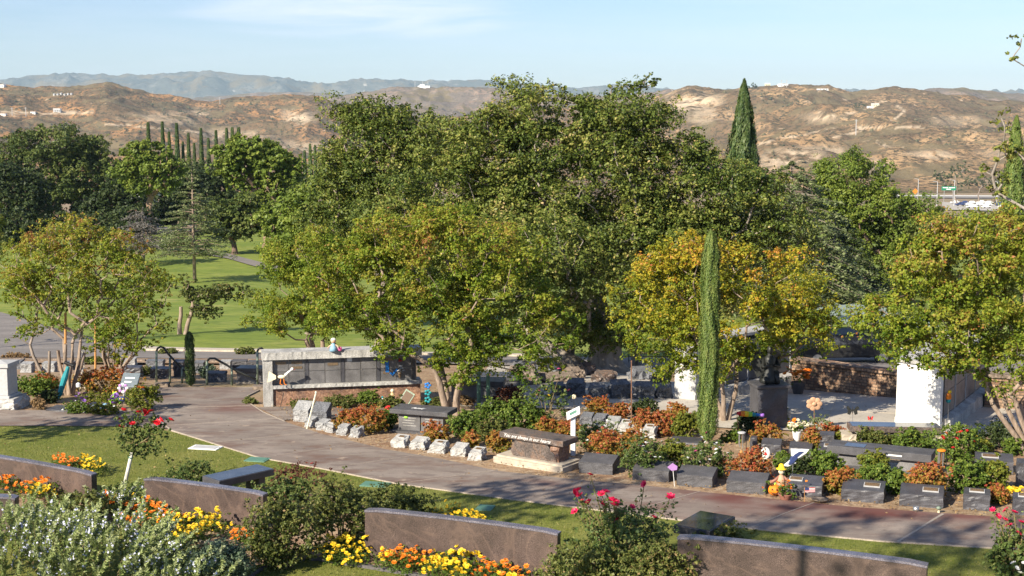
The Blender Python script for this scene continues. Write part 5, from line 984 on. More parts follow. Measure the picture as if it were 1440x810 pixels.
# ------------------------------------------------------------------ shrubs and flowers
def hue_flat(v, sd=.12): return lambda h, X, d: rng.normal(v, sd, len(h))
SH = [ # px, py, w, h, leaf, leaf size, group, label, extras
 (45, 556, 62, 22, 'l_green', .06, 'low spreading green bush beside the left monument'),
 (62, 549, 48, 20, 'l_nandina', .055, 'orange tinged bush behind the green one beside the left monument'),
 (70, 567, 26, 17, 'l_dark', .05, 'small dark rounded bush left of the myrtle foot'),
 (55, 576, 20, 15, 'l_dry', .04, 'small dry brown tuft left of the grey ledger'),
 (150, 552, 96, 33, 'l_nandina', .06, 'wide orange flowered bush behind the slanted plaque'),
 (130, 566, 24, 12, 'l_yellowgreen', .035, 'left one of two lime green mounds by the slanted plaque'),
 (149, 567, 26, 12, 'l_yellowgreen', .035, 'right one of two lime green mounds by the slanted plaque'),
 (203, 578, 50, 34, 'l_yellowgreen', .05, 'yellow green rose bush with white bloom at the path corner'),
 (112, 582, 40, 14, 'l_green', .04, 'low flowering plant with tiny white blossoms beside the ledger'),
 (150, 583, 40, 14, 'l_yellowgreen', .04, 'low flowering plant with pale blossoms left of the rose bush'),
 (292, 532, 26, 18, 'l_grey', .05, 'grey leaved tuft between the handrails'),
 (205, 528, 24, 12, 'l_olive', .05, 'sparse low plant behind the left handrail'),
 (345, 500, 26, 10, 'l_olive', .06, 'low plant on the road verge behind the right handrail'), (235, 499, 26, 9, 'l_olive', .06, 'low plant on the road verge behind the left handrail'),
 (130, 512, 36, 9, 'l_olive', .06, 'low plant by the near road behind the left myrtle'), (25, 506, 40, 8, 'l_dry', .06, 'brownish low plant by the near road at far left'),
 (425, 574, 42, 10, 'l_olive', .045, 'left end plant of the strip below the niche wall'), (478, 573, 50, 14, 'l_olive', .045, 'middle plant of the strip below the niche wall'), (520, 572, 34, 20, 'l_green', .05, 'green plant under the rusty plinth of the niche wall'), (550, 574, 34, 14, 'l_olive', .05, 'olive plant right in the strip below the niche wall'),
 (352, 568, 18, 7, 'l_olive', .04, 'small low plant in the kerbed corner of the niche wall'),
 (487, 607, 36, 30, 'l_nandina', .045, 'orange nandina left in the row before the niche wall'), (518, 610, 48, 34, 'l_nandina', .045, 'largest orange nandina before the niche wall'), (545, 603, 38, 28, 'l_green', .05, 'glossy green bush touching the Family bench'),
 (613, 624, 40, 28, 'l_nandina', .045, 'red topped nandina in front of the Family bench'), (663, 629, 24, 21, 'l_nandina', .045, 'small red topped nandina between hedge and pale stones'), (702, 637, 34, 30, 'l_nandina', .045, 'orange nandina at the left end of the engraved bench'),
 (656, 617, 52, 36, 'l_green', .055, 'green hedge bush right of the Family bench'), (690, 607, 58, 38, 'l_green', .055, 'green hedge bush behind the small nandina'), (733, 608, 60, 42, 'l_green', .055, 'green hedge bush behind the engraved bench'), (690, 622, 44, 30, 'l_olive', .055, 'olive hedge bush left of the engraved bench'),
 (756, 604, 30, 26, 'l_yellowgreen', .05, 'yellow green bush behind the engraved bench'), (770, 612, 36, 24, 'l_nandina', .045, 'orange nandina behind the engraved bench'), (800, 618, 38, 26, 'l_nandina', .045, 'brownish nandina around the lectern sign'),
 (838, 633, 66, 36, 'l_rose', .045, 'white flowered rose bush right of the lectern sign'), (850, 652, 58, 44, 'l_nandina', .045, 'big orange nandina above the first dark path marker'), (892, 632, 38, 26, 'l_nandina', .045, 'brown orange nandina between the rose bushes'),
 (903, 670, 66, 52, 'l_rose', .045, 'rose bush with pink and white blooms behind the path markers'), (945, 658, 42, 34, 'l_yellowgreen', .05, 'yellow green bush between the two flowering rose bushes'), (992, 672, 72, 48, 'l_rose', .045, 'white flowered rose bush at the foot of the tall slim cypress'),
 (1052, 674, 66, 38, 'l_red', .045, 'red orange nandina left of the scarecrow doll'), (842, 588, 38, 26, 'l_nandina', .045, 'red and yellow nandina in shade behind the stone row'), (868, 592, 28, 24, 'l_red', .045, 'dark red nandina behind the stone row'),
 (905, 612, 34, 32, 'l_red', .045, 'bright red nandina right of the rusty pole'), (932, 613, 40, 34, 'l_red', .045, 'coral red nandina behind the pale stones'), (964, 616, 38, 34, 'l_yellowgreen', .05, 'yellow green bush left of the tall slim cypress'), (948, 597, 34, 28, 'l_nandina', .045, 'orange nandina behind the coral one'),
 (907, 590, 36, 26, 'l_dark', .05, 'dark green bush behind the rusty pole'), (980, 600, 24, 18, 'l_olive', .05, 'olive bush behind the foot of the tall slim cypress'), (1050, 609, 38, 26, 'l_dark', .05, 'dark green bush under the rainbow fish'), (1028, 622, 26, 14, 'l_green', .045, 'low green plant right of the tall slim cypress'),
 (1080, 629, 46, 31, 'l_nandina', .045, 'orange nandina before the statue pedestal'), (1139, 639, 25, 36, 'l_nandina', .045, 'column shaped orange nandina right of the white mum pot'), (1169, 620, 30, 22, 'l_red', .045, 'red nandina under the rusty metal flower'), (1096, 600, 26, 34, 'l_yellowgreen', .05, 'twiggy yellow green plant beside the statue'),
 (1187, 626, 36, 16, 'l_yellowgreen', .045, 'low yellow green plant left of the polished bench'), (1228, 632, 50, 26, 'l_olive', .05, 'olive bush under the polished bench'), (1283, 636, 56, 32, 'l_green', .05, 'green bush at the right end of the polished bench'),
 (1345, 650, 88, 46, 'l_green', .055, 'big rounded green bush with red blossoms'), (1404, 630, 78, 30, 'l_dark', .055, 'dark green bush in shade below the plaza at right'), (1378, 640, 34, 22, 'l_yellowgreen', .05, 'yellow bush behind the big rounded green bush'),
 (1122, 672, 44, 26, 'l_dark', .05, 'dark green bush behind the flagged marker'), (1102, 660, 30, 22, 'l_green', .05, 'green bush left behind the scarecrow doll'), (1162, 670, 56, 32, 'l_green', .055, 'glossy green hedge bush below the long ledger'), (1182, 694, 48, 36, 'l_nandina', .05, 'olive brown nandina between flagged marker and next one'),
 (1228, 692, 62, 38, 'l_green', .055, 'green hedge bush above the marker with bare left end'), (1262, 694, 40, 30, 'l_green', .055, 'small green hedge bush between two plated markers'), (1302, 700, 60, 46, 'l_nandina', .05, 'large orange brown nandina under the wind chime'), (1362, 694, 58, 42, 'l_green', .055, 'rounded green bush above the narrow upright marker'),
 (1396, 692, 42, 46, 'l_yellowgreen', .05, 'yellow green nandina behind the narrow upright marker'), (1400, 708, 32, 26, 'l_nandina', .045, 'small pale orange nandina left of the yellow flowers'), (1228, 668, 40, 34, 'l_yellowgreen', .05, 'thin yellow green rose canes before the long ledger'),
 (1130, 690, 30, 18, 'l_olive', .045, 'small olive bush behind the flagged marker'), (1425, 640, 34, 22, 'l_green', .05, 'green bush at the right edge under the myrtle trunk'), (655, 570, 24, 12, 'l_dry', .05, 'dry brush under the myrtle trunks'), (765, 535, 30, 12, 'l_olive', .05, 'low shaded plant on the rock planter'),
 (608, 575, 30, 12, 'l_olive', .05, 'low plants at the right foot of the niche wall'), (714, 572, 46, 28, 'l_rose_red', .05, 'dark reddish bush in shade behind the hedge'),
]
SB = {}
for px, py, w_, h_, lf, ls, lab in SH:
    w_ *= 1.14; h_ *= 1.08; small = w_ < 30; SB[lab] = shrub('nandina_bush' if 'nandina' in lab else 'rose_bush' if 'rose' in lab and 'nandina' not in lab and 'between' not in lab else 'bush', lab, px, py, w_, h_, lf, size=ls * .92, per=60 if small else 80, cat='bush', stems=5, hue=(lambda h, X, d: h + .04 * 0) if lf != 'l_nandina' else (lambda h, X, d: np.clip(h + .2 * np.clip((X[:, 2] - X[:, 2].mean()) / .25, -1, 1) + .05, 0, 1)))
def add_blooms(lab, items, r=.035):
    root, P, w, h = SB[lab]
    for kind, n in items: blooms(root, kind, front_tops(P, n, w, h), r, 'bloom')
for lab in SB:
    if 'white flowered rose' in lab: add_blooms(lab, [('white', 22), ('rose_pink', 3)])
    if 'pink and white' in lab: add_blooms(lab, [('white', 14), ('rose_pink', 6)])
    if 'orange flowered' in lab: add_blooms(lab, [('marigold_orange', 18)], .025)
    if 'tiny white' in lab or 'pale blossoms' in lab: add_blooms(lab, [('white', 12), ('lilac', 4)], .025)
    if 'with red blossoms' in lab: add_blooms(lab, [('rose_red', 9)], .05)
add_blooms('yellow green rose bush with white bloom at the path corner', [('white', 1), ('marigold_orange', 2)], .1)
# climbing rose behind the engraved bench
r_, P, w_, h_ = shrub('rose_bush', 'tall dark leaved rose with long arching canes behind the lectern sign', 768, 596, 82, 66, 'l_rose', size=.065, per=34, stems=14, cat='bush', n=70); blooms(r_, 'rose_pink', front_tops(P, 4, w_, h_), .05, 'bloom'); blooms(r_, 'marigold_yellow', front_tops(P, 4, w_, h_), .04, 'bloom')
# iris and other bed flowers at left
for k, (px, py, kind, lab) in enumerate([(118, 574, 'purple', 'violet iris clump left in the corner bed'), (160, 576, 'purple', 'largest violet iris clump in the corner bed'), (177, 566, 'purple', 'violet iris clump beside the lime green ornament')]):
    r_, P, w_, h_ = shrub('iris_clump', lab, px, py, 16, 20, 'l_green', size=.09, n=14, per=16, stems=4, cat='flower', up=0, aspect=.2); blooms(r_, kind, front_tops(P, 6, w_, h_), .07, 'bloom'); blooms(r_, 'lilac', front_tops(P, 3, w_, h_), .06, 'bloom')
# aloe like plant under the niche wall
b = gnd(464, 572); o = thing('yucca_plant', 'spiky pale yucca before the niche wall plinth', 'plant', b); V = []
ac = np.linspace(0, 6.28, 26)[:-1]; mb = MB()
for a in ac: L_ = random.uniform(.25, .42); el = random.uniform(.3, 1.3); mb.tube([(0, 0, .02), (math.cos(a) * math.cos(el) * L_ * .6, math.sin(a) * math.cos(el) * L_ * .6, math.sin(el) * L_ * .7), (math.cos(a) * math.cos(el) * L_, math.sin(a) * math.cos(el) * L_, math.sin(el) * L_ * .9)], [.012, .016, .002], 4)
mb.build('leaves', M['bone'] if False else M['stem'], o)
# foreground shrubs
def fg(name, lab, px, py, w_, h_, leaf, Y=None, size=.045, per=90, n=None, **kw): return shrub(name, lab, px, py, w_, h_, leaf, size=size, per=per, n=n, Y=Y, cat=kw.pop('cat', 'bush'), **kw)
fg('bush', 'large olive green bush in the middle of the bottom beds', 400, 800, 128, 100, 'l_olive', n=170, stems=14)
fg('bush', 'dense olive green bush left of the free standing slab', 478, 775, 112, 90, 'l_olive', n=150, stems=12)
fg('bush', 'olive bush behind the dense one, touching the grass strip', 545, 742, 128, 60, 'l_olive', n=120, stems=10, hshift=-.1)
fg('bush', 'dark olive bush right of the veined slab', 400, 730, 90, 56, 'l_rose', n=110, stems=10)
r_, P, w_, h_ = fg('rose_bush', 'reddish leaved rose bush behind the olive bushes', 432, 708, 120, 52, 'l_rose_red', n=70, per=40, stems=16); blooms(r_, 'rose_deep', front_tops(P, 3, w_, h_), .05, 'bloom')
fg('bush', 'low green bush under the white stemmed rose tree', 215, 712, 100, 34, 'l_rose', n=90)
fg('bush', 'green bush left of the dark bench on the lawn', 268, 690, 90, 42, 'l_rose', n=80, per=60)
fg('bush', 'leafy green bush in front of the leftmost reddish slab', 105, 735, 110, 44, 'l_olive', n=100)
fg('bush', 'low green cover between the two left slabs', 168, 712, 70, 30, 'l_rose', n=70)
fg('santolina_bush', 'fine grey green bush at the bottom below the olive bushes', 312, 822, 100, 66, 'l_grey', n=130, size=.035, per=130)
fg('bush', 'olive green bush filling the gap under the right rose bush', 830, 838, 150, 74, 'l_olive', n=150)
fg('bush', 'pale olive bush at the bottom right of the rose bush', 925, 842, 120, 78, 'l_olive', n=130, hshift=.1)
fg('bush', 'green bush before the mirror polished bench', 1012, 786, 90, 48, 'l_olive', n=90, per=70)
def rosebush(lab, px, py, w_, h_, kind, sp, canes, leaf='l_rose', Y=None):
    r_, P, w2, h2 = fg('rose_bush', lab, px, py, w_, h_, leaf, n=120, per=55, size=.055, stems=18, Y=Y); b = r_.location; mb = MB(); Pt = []
    for bx, by in sp:
        p = atY(bx, by, b.y - .1 * w2) - b; Pt.append(p)
        if (bx, by) in canes or p.z > h2 * .8: 
            q = Vector((p.x * .5, p.y * .5, h2 * .5)); mb.tube([q, (q + p) / 2 + Vector((.03, 0, .03)), p], [.012, .009, .006], 5, False)
            X = np.array([np.array(q) + (np.array(p) - np.array(q)) * t for t in rng.uniform(.1, .95, 46)]) + rng.normal(0, .05, (46, 3)); V, Fc = leaf_arrays(X, rng.normal(size=X.shape) + np.array((0, 0, .6)), .055, .6); mesh_np('cane_leaves', V, Fc, M[leaf], r_, rng.normal(.55, .2, 46))
    if mb.v: mb.build('canes', M['stem'], r_)
    blooms(r_, kind, Pt, .072, 'rose_bloom', .7); return r_
SP = [(830, 668), (906, 681), (808, 693), (816, 697), (846, 695), (818, 705), (828, 707), (846, 709), (861, 704), (864, 711), (808, 720), (869, 731), (889, 713), (943, 699), (920, 728), (852, 692), (813, 690), (866, 706)]
rosebush('large rose bush with hot pink blooms at the bottom right of center', 872, 815, 185, 112, 'rose_hot', SP, set(SP[:2] + [(943, 699)]))
SP2 = [(1396, 717), (1415, 718), (1403, 726), (1413, 731), (1419, 740), (1431, 750), (1426, 721), (1436, 735), (1407, 770)]
r_ = rosebush('rose bush with hot pink blooms in the bottom right corner', 1428, 822, 100, 74, 'rose_hot', SP2, set(SP2[:4])); blooms(r_, 'white', [atY(1425 + k * 5, 792 + (k % 3) * 7, r_.location.y - .4) - r_.location for k in range(4)], .06, 'bloom')
# rose tree with white painted stem
b = gnd(172, 690); o = thing('rose_tree', 'standard rose tree with white painted stem and red blooms', 'rose tree', b)
top = atY(186, 634, b.y) - b; MB().tube([(0, 0, -.1), top * .5 + Vector((.01, 0, 0)), top], [.04, .036, .032], 10).build('trunk', M['bark_white'], o, smooth=True)
for t in (.16, .82): MB().tube([top * t, top * (t + .025)], .046, 10).build('tie', M['marker_teal'], o)
Pr = np.array([np.array(atY(x, y, b.y) - b) for x, y in [(180, 620), (200, 615), (215, 610), (190, 605), (205, 630), (222, 622), (175, 608), (196, 592), (185, 598), (212, 600), (230, 605), (218, 595), (205, 618), (190, 628), (172, 590), (200, 640)]]); Pr[:, 1] += rng.normal(0, .12, len(Pr)); P2 = np.repeat(Pr, 9, 0) + rng.normal(0, .08, (144, 3))
V, Fc, X, k, d = cloud(P2, .11, 26, .05, .9, .4, .7); mesh_np('crown', V, Fc, M['l_rose'], o, rng.normal(.5, .2, len(X)))
mb = MB(); skeleton(mb, [[np.array(top)]], Pr, .007, .02); mb.build('branches', M['stem'], o)
blooms(o, 'rose_deep', [atY(x, y, b.y - .12) - b for x, y in [(174, 577), (195, 580), (203, 580), (212, 579), (209, 582), (166, 590), (186, 596), (226, 591), (240, 591), (218, 595), (169, 601), (222, 594)]], .085, 'rose_bloom', .8)
# rosemary at the bottom left
def rosemary(lab, px, py, Y, wpx, hpx, n):
    b = Vector((atY(px, 400, Y).x, Y, float(g(0, Y)))); s = mpp(Y); w, h = wpx * s / 2, hpx * s; o = thing('rosemary_bush', lab, 'rosemary', b, 0, 'rosemary bushes in the bottom left corner')
    mb = MB(); Ps = []; Ns = []; Ts = []; Hs = []; Fl = []
    for i in range(n):
        a = rng.uniform(0, 6.283); rr = rng.uniform(0, 1) ** .5; c0 = np.array((math.cos(a) * rr * w, math.sin(a) * rr * w * .75, h * (1 - rr * rr) ** .5 * rng.uniform(.25, .95))); L_ = rng.uniform(.3, .62)
        d = unit(np.array((math.cos(a) * rr * .9 + .35 + rng.normal(0, .3), math.sin(a) * rr * .7 - .15 + rng.normal(0, .3), 1.0))); m = 110; t = rng.uniform(.02, 1, m); bend = np.array((0, 0, -.03))
        c1 = c0 + d * L_; mb.tube([c0 - d * .12, c0, c1], [.006, .005, .002], 4, False); q = c0 + (c1 - c0) * t[:, None]
        nr = rng.normal(size=(m, 3)); nr = unit(nr - d * (nr @ d)[:, None]); q = q + nr * .03 * (1.1 - t)[:, None]; Ps.append(q); Ts.append(unit(nr + d * .8)); Ns.append(np.cross(nr, d) + rng.normal(0, .3, (m, 3))); hu = rng.normal(.48, .12, m) + .55 * (t - .5) + rng.normal(0, .1)  # sprigs pale toward the tip: sunlight there is put into the leaf colour
        Hs.append(hu)
        if rng.uniform() < .6: mm = 16; tt = rng.uniform(.1, .8, mm); fq = c0 + (c1 - c0) * tt[:, None] + rng.normal(0, .018, (mm, 3)); Fl.append(fq)
    P = np.concatenate(Ps); V, Fc = leaf_arrays(P, np.concatenate(Ns), .075, .22, np.concatenate(Ts)); mesh_np('foliage', V, Fc, M['l_rosemary'], o, np.concatenate(Hs)); mb.build('stems', M['stem'], o)
    Fp = np.concatenate(Fl); V, Fc = leaf_arrays(Fp, rng.normal(size=Fp.shape) + np.array((0, -1, .5)), .036, .9); mesh_np('blossoms', V, Fc, M['blossom_blue'], o)
M['blossom_blue'] = plain('blossom_blue', (.62, .64, .82), .6, .1, 10)
rosemary('tall rosemary bush filling the left bottom corner', 22, 0, 20.4, 190, 118, 130); rosemary('rosemary bush in front at the bottom, left of center', 138, 0, 20.2, 190, 92, 120); rosemary('rosemary spray reaching up to the pale curb', 196, 0, 21.3, 60, 72, 40); rosemary('small rosemary bush between curb and grey green bush', 240, 0, 19.9, 110, 46, 55); rosemary('rosemary behind the corner under the left marigolds', 60, 0, 22.3, 120, 40, 60); rosemary('rosemary bush against the left foot of the veined slab', 156, 0, 24.0, 60, 26, 26)
# marigolds: two kinds of plant, copied over the beds
def marigold(kind, lab, grp):
    o = thing('marigold_plant', lab, 'marigold', (0, 0, 0), 0, grp); P = rng.normal(0, 1, (44, 3)) * (.1, .1, .06) + (0, 0, .15); P[:, 2] = np.clip(P[:, 2], .03, .27); V, Fc, X, k, d = cloud(P, .055, 26, .035, .9, .4, .3); V[:, 2] = np.maximum(V[:, 2], .005); mesh_np('foliage', V, Fc, M['l_green'], o, rng.normal(.45, .2, len(X)))
    for i in range(13):
        p = (rng.uniform(-.17, .17), rng.uniform(-.17, .12), rng.uniform(.14, .33)); q = bpy.data.objects.new('flower_head', BL[kind]); link(q, o); q.location = p; s = rng.uniform(.033, .047); q.scale = (s, s, s * 1.2); q.rotation_euler = (rng.uniform(.1, .8), rng.uniform(-.4, .4), 0)
    return o
BLh = {}
beds = [('marigold_orange', 'orange marigold plant in the bed before the leftmost reddish slab', [(4, 697), (16, 694), (28, 690), (42, 692), (56, 697), (66, 702), (34, 702)]), ('marigold_yellow', 'yellow marigold plant at the edge of the leftmost orange bed', [(50, 708), (72, 706)]),
        ('marigold_orange', 'orange marigold plant behind the leftmost reddish slab', [(84, 660), (102, 664), (92, 667)]), ('marigold_yellow', 'yellow marigold plant behind the leftmost reddish slab', [(116, 663), (130, 664), (140, 667), (124, 673)]),
        ('marigold_orange', 'orange marigold plant in the bed before the veined slab', [(152, 716), (165, 722), (182, 727), (198, 730), (212, 727), (222, 735), (205, 741), (236, 738), (228, 748), (178, 744), (190, 750), (245, 745)]), ('marigold_yellow', 'yellow marigold plant in the bed before the veined slab', [(232, 755), (248, 750), (260, 748), (274, 744), (288, 747), (300, 752), (244, 762), (258, 764), (272, 760), (286, 762), (252, 770), (268, 774), (195, 716), (314, 757)]),
        ('marigold_yellow', 'yellow marigold plant right of the bottom olive bushes', [(460, 788), (472, 784), (486, 782), (500, 788), (478, 796), (494, 800), (508, 796), (466, 797)]), ('marigold_orange', 'orange marigold plant hidden under the dense olive bush', [(482, 772), (492, 768)]),
        ('marigold_orange', 'orange marigold plant in the bed before the free standing slab', [(548, 795), (560, 790), (575, 796), (590, 800), (572, 808), (590, 784), (604, 792), (560, 806), (690, 818), (704, 822), (722, 826), (676, 822)]), ('marigold_yellow', 'yellow marigold plant in the bed before the free standing slab', [(542, 803), (606, 808), (618, 800), (632, 802), (646, 806), (660, 810), (626, 816), (612, 820), (650, 820), (640, 828), (712, 836)]),
        ('marigold_yellow', 'yellow marigold plant in shade behind the free standing slab', [(616, 738), (630, 742), (648, 740), (662, 748), (674, 750), (640, 734)]), ('marigold_orange', 'orange marigold plant between the olive bushes under the roses', [(925, 805), (931, 812)]), ('marigold_orange', 'orange marigold plant right of the veined slab', [(338, 768), (350, 772)])]
for kind, lab, pts in beds:
    v = marigold(kind, lab, lab.replace('plant', 'plants', 1)); ch = list(v.children); first = True
    for px, py in pts:
        if first: o = v; first = False
        else:
            o = v.copy(); COL.objects.link(o)
            for c_ in ch: q = c_.copy(); COL.objects.link(q); q.parent = o
        o.location = gnd(px, py); o.rotation_euler.z = rng.uniform(-1.2, 1.2); s = rng.uniform(.8, 1.25); o.scale = (s, s, s)
# ------------------------------------------------------------------ ornaments on the graves
def orn(name, label, cat, px, py, rz=0, group=None): b = gnd(px, py); return thing(name, label, cat, b, rz, group), b
def P_(b, px, py, k=0): return atY(px, py, b.y + k) - b
# doll on the niche wall
nwp = nw.location; o = thing('doll', 'small pale lilac doll sitting on the long niche wall cap', 'doll', (0, 0, 0), 0); a_ = atY(469, 494, nwp.y + .3); o.location = a_ + Vector((0, 0, .0))
MB().lathe([(.02, 0), (.11, .01), (.09, .1), (.05, .19), (.03, .21)], 12).build('dress', M['sky'], o, smooth=True); MB().ball((0, 0, .27), .065, 12, 8).build('head', M['skin'], o, smooth=True)
MB().ball((0, .012, .29), (.07, .065, .06), 12, 8).build('hair', M['white'], o, smooth=True); MB().tube([(-.05, 0, .17), (-.12, -.03, .12), (-.14, -.06, .09)], [.02, .018, .014], 6).tube([(.05, 0, .17), (.12, -.03, .13), (.13, -.07, .1)], [.02, .018, .014], 6).build('arms', M['skin'], o)
MB().ball((.16, .02, .06), (.06, .04, .06), 10, 7).build('ball', M['pink'], o)
# bird whirligig
o, b = orn('bird_ornament', 'yellow and white goose ornament on a stake at the niche wall end', 'ornament', 394, 573); s = P_(b, 398, 545)
MB().tube([(.0, -.05, -.05), P_(b, 399, 552)], .009, 6).build('stake', M['dark_metal'], o)
MB().ball(P_(b, 396, 530), (.1, .035, .05), 12, 8).build('body', M['cream'], o, smooth=True); MB().tube([P_(b, 401, 528), P_(b, 406, 523), P_(b, 410, 520)], [.045, .028, .026], 8).build('neck', M['white'], o, smooth=True)
h_ = P_(b, 411, 519); MB().ball(h_, .042, 10, 7).build('head', M['white'], o, smooth=True); MB().tube([h_, h_ + Vector((.075, -.01, -.015))], [.018, .002], 6).build('beak', M['red'], o)
MB().add([(P_(b, 388, 528)), (P_(b, 378, 522)), (P_(b, 376, 538)), (P_(b, 388, 533))], [(0, 1, 2, 3)]).build('tail', M['cream'], o); MB().tube([P_(b, 395, 533), P_(b, 394, 540), P_(b, 397, 541)], [.014, .012, .01], 6).tube([P_(b, 399, 533), P_(b, 400, 540), P_(b, 403, 541)], [.014, .012, .01], 6).build('legs', M['orange'], o)
# bouquet vase on the niche wall
o = thing('vase_bouquet', 'bronze vase with red bloom and pale flowers hanging on the niche wall', 'flower vase', (0, 0, 0)); a_ = nwp + Matrix.Rotation(nw.rotation_euler.z, 3, 'Z') @ Vector((Ln * .865, .04, .62)); o.location = a_
MB().lathe([(.012, 0), (.03, .02), (.045, .14), (.04, .15)], 10).build('vase', M['bronze_bright'], o, smooth=True); blooms(o, 'white', [(.05, -.03, .25), (.1, 0, .2), (-.02, -.04, .2), (.03, -.02, .31)], .06, 'bloom'); blooms(o, 'rose_red', [(0, -.04, .48), (.02, 0, .44)], .07, 'bloom')
MB().tube([(0, 0, .12), (0, -.02, .42)], .008, 5).tube([(0, 0, .12), (.07, -.02, .22)], .006, 5).build('stems', M['stem'], o)
# tilted panel, figures and glass ornaments before the niche wall
o, b = orn('painted_board', 'green tilted picture board leaning before the niche wall', 'board', 563, 574); T = Matrix.Rotation(-.3, 4, 'Z') @ Matrix.Rotation(.5, 4, 'Y') @ Matrix.Rotation(-.35, 4, 'X')
MB().box(-.14, .14, -.02, .02, .02, .5, T).build('panel', M['green_metal'], o, .004); MB().box(-.11, .11, -.024, -.0205, .06, .46, T).build('picture', M['brown'], o)
for lab, px, py, c1, c2 in [('small pale statue of a praying figure before the rusty plinth', 552, 572, 'tan', 'cream'), ('tiny white and teal figurine left of the praying one', 538, 572, 'white', 'teal')]:
    o, b = orn('figurine', lab, 'figurine', px, py); k = 1 if px > 545 else .6
    MB().lathe([(.09 * k, 0), (.1 * k, .04 * k), (.07 * k, .2 * k), (.06 * k, .33 * k), (.02 * k, .38 * k)], 12).build('robe', M[c1], o, smooth=True); MB().ball((0, 0, .42 * k), .05 * k, 10, 8).build('head', M[c2], o, smooth=True); MB().tube([(-.06 * k, -.02, .3 * k), (0, -.09 * k, .27 * k), (.06 * k, -.02, .3 * k)], .02 * k, 6).build('arms', M[c1], o)
o, b = orn('pinwheel', 'teal and blue glass flower pinwheel beside the myrtle trunks', 'pinwheel', 602, 584); MB().tube([(0, 0, -.1), (0, 0, .75)], .008, 6).build('rod', M['dark_metal'], o)
for z, c in ((.76, 'blue'), (.58, 'teal'), (.4, 'teal')): 
    for k in range(5): a = k * 1.257; MB().ball((math.cos(a) * .055, -.03, z + math.sin(a) * .055), (.04, .014, .03), 8, 6).build('petal', M[c], o, smooth=True)
MB().lathe([(.06, 0), (.08, .14), (.085, .16)], 10).build('pot', M['terracotta'], o); 
o, b = orn('balloon_toy', 'shiny red and blue toy ball beside the Family bench', 'ball', 547, 584); MB().ball((0, 0, .13), .12, 14, 10).build('ball', M['red'], o, smooth=True); MB().ball((-.12, 0, .08), .06, 12, 8).build('small_ball', M['blue'], o, smooth=True)
# closed teal umbrella leaning on the left myrtle
o, b = orn('folded_umbrella', 'closed teal umbrella with black cap leaning on the left myrtle trunk', 'umbrella', 84, 561); t0, t1 = Vector((0, -.12, .02)), P_(b, 97, 512)
MB().tube([t0, t0.lerp(t1, .15), t0.lerp(t1, .6), t0.lerp(t1, .93)], [.03, .06, .085, .045], 9).build('canopy', M['teal'], o); MB().tube([t0.lerp(t1, .05) + Vector((-.05, 0, 0)), t0.lerp(t1, .5) + Vector((-.07, 0, 0)), t0.lerp(t1, .9) + Vector((-.03, 0, 0))], [.02, .03, .02], 6).build('strap', M['black'], o); MB().tube([t1 + Vector((-.12, 0, .05)), t1 + Vector((.14, -.03, -.05))], [.05, .045], 8).build('handle', M['black'], o, .01)
for lab, px, y0, y1 in [('orange wooden stake tied to the left myrtle', 92, 440, 556), ('orange wooden stake before the smaller many stemmed myrtle', 134, 455, 531)]:
    o, b = orn('tree_stake', lab, 'stake', px, y1, 0, 'orange tree stakes'); MB().tube([(0, 0, -.1), P_(b, px, y0)], .035, 8).build('pole', M['wood_stake'], o)
o, b = orn('bird_hook', 'white iron double hook with hanging ornament behind the corner bed', 'garden hook', 116, 546)
MB().tube([(-.05, 0, -.1), (-.05, 0, 1.0)], .012, 6).tube([(.07, 0, -.1), (.07, 0, 1.02)], .012, 6).build('poles', M['bone'], o); MB().ball((0, -.03, .5), (.07, .05, .12), 10, 8, .3).build('lantern', M['white'], o); MB().tube([(-.05, 0, 1.0), (0, 0, 1.08), (.07, 0, 1.0)], .01, 6).build('arch', M['bone'], o)
o, b = orn('solar_lamp', 'slim dark garden lamp in the corner bed', 'garden lamp', 111, 566); MB().tube([(0, 0, -.05), (0, 0, .42)], .012, 6).build('stake', M['dark_metal'], o); MB().lathe([(.02, .4), (.06, .42), (.06, .5), (.02, .53)], 10).build('lamp_head', M['white'], o)
o, b = orn('frog_ornament', 'lime green frog ornament among the corner bed flowers', 'ornament', 163, 568); MB().ball((0, 0, .16), (.1, .07, .09), 12, 8).build('body', M['lime'], o, smooth=True); MB().ball((.0, -.05, .28), (.07, .06, .055), 12, 8).build('head', M['lime'], o, smooth=True)
for sx in (-1, 1): MB().ball((sx * .04, -.07, .33), .022, 8, 6).build('eye', M['yellow'], o, smooth=True); MB().tube([(sx * .07, 0, .14), (sx * .15, -.05, .08), (sx * .1, -.08, 0)], [.035, .025, .02], 6).build('leg', M['lime'], o, smooth=True)
o, b = orn('windmill_flower', 'pink and white pinwheel before the slanted plaque', 'pinwheel', 174, 568); MB().tube([(0, 0, -.05), (0, 0, .42)], .008, 6).build('stick', M['white'], o)
for k in range(8): a = k * .785; MB().ball((math.cos(a) * .1, -.02, .42 + math.sin(a) * .1), (.05, .012, .04), 8, 6).build('vane', M['lilac' if k % 2 else 'white'], o, smooth=True)
o, b = orn('pansy_ornament', 'purple face ornament with yellow eyes in the corner bed', 'ornament', 172, 571); MB().ball((0, 0, .18), (.1, .05, .08), 12, 8).build('disc', M['navy'], o, smooth=True); MB().ball((-.035, -.05, .2), .02, 8, 6).ball((.035, -.05, .2), .02, 8, 6).build('eyes', M['yellow'], o); MB().tube([(0, 0, -.02), (0, 0, .12)], .01, 5).build('stick', M['dark_metal'], o)
o, b = orn('snow_globe', 'small white globe ornament behind the left curb', 'ornament', 148, 577); MB().lathe([(.06, 0), (.07, .02), (.05, .05)], 12).build('foot', M['orange'], o); MB().ball((0, 0, .11), .075, 12, 8).build('globe', M['sky'], o, smooth=True)
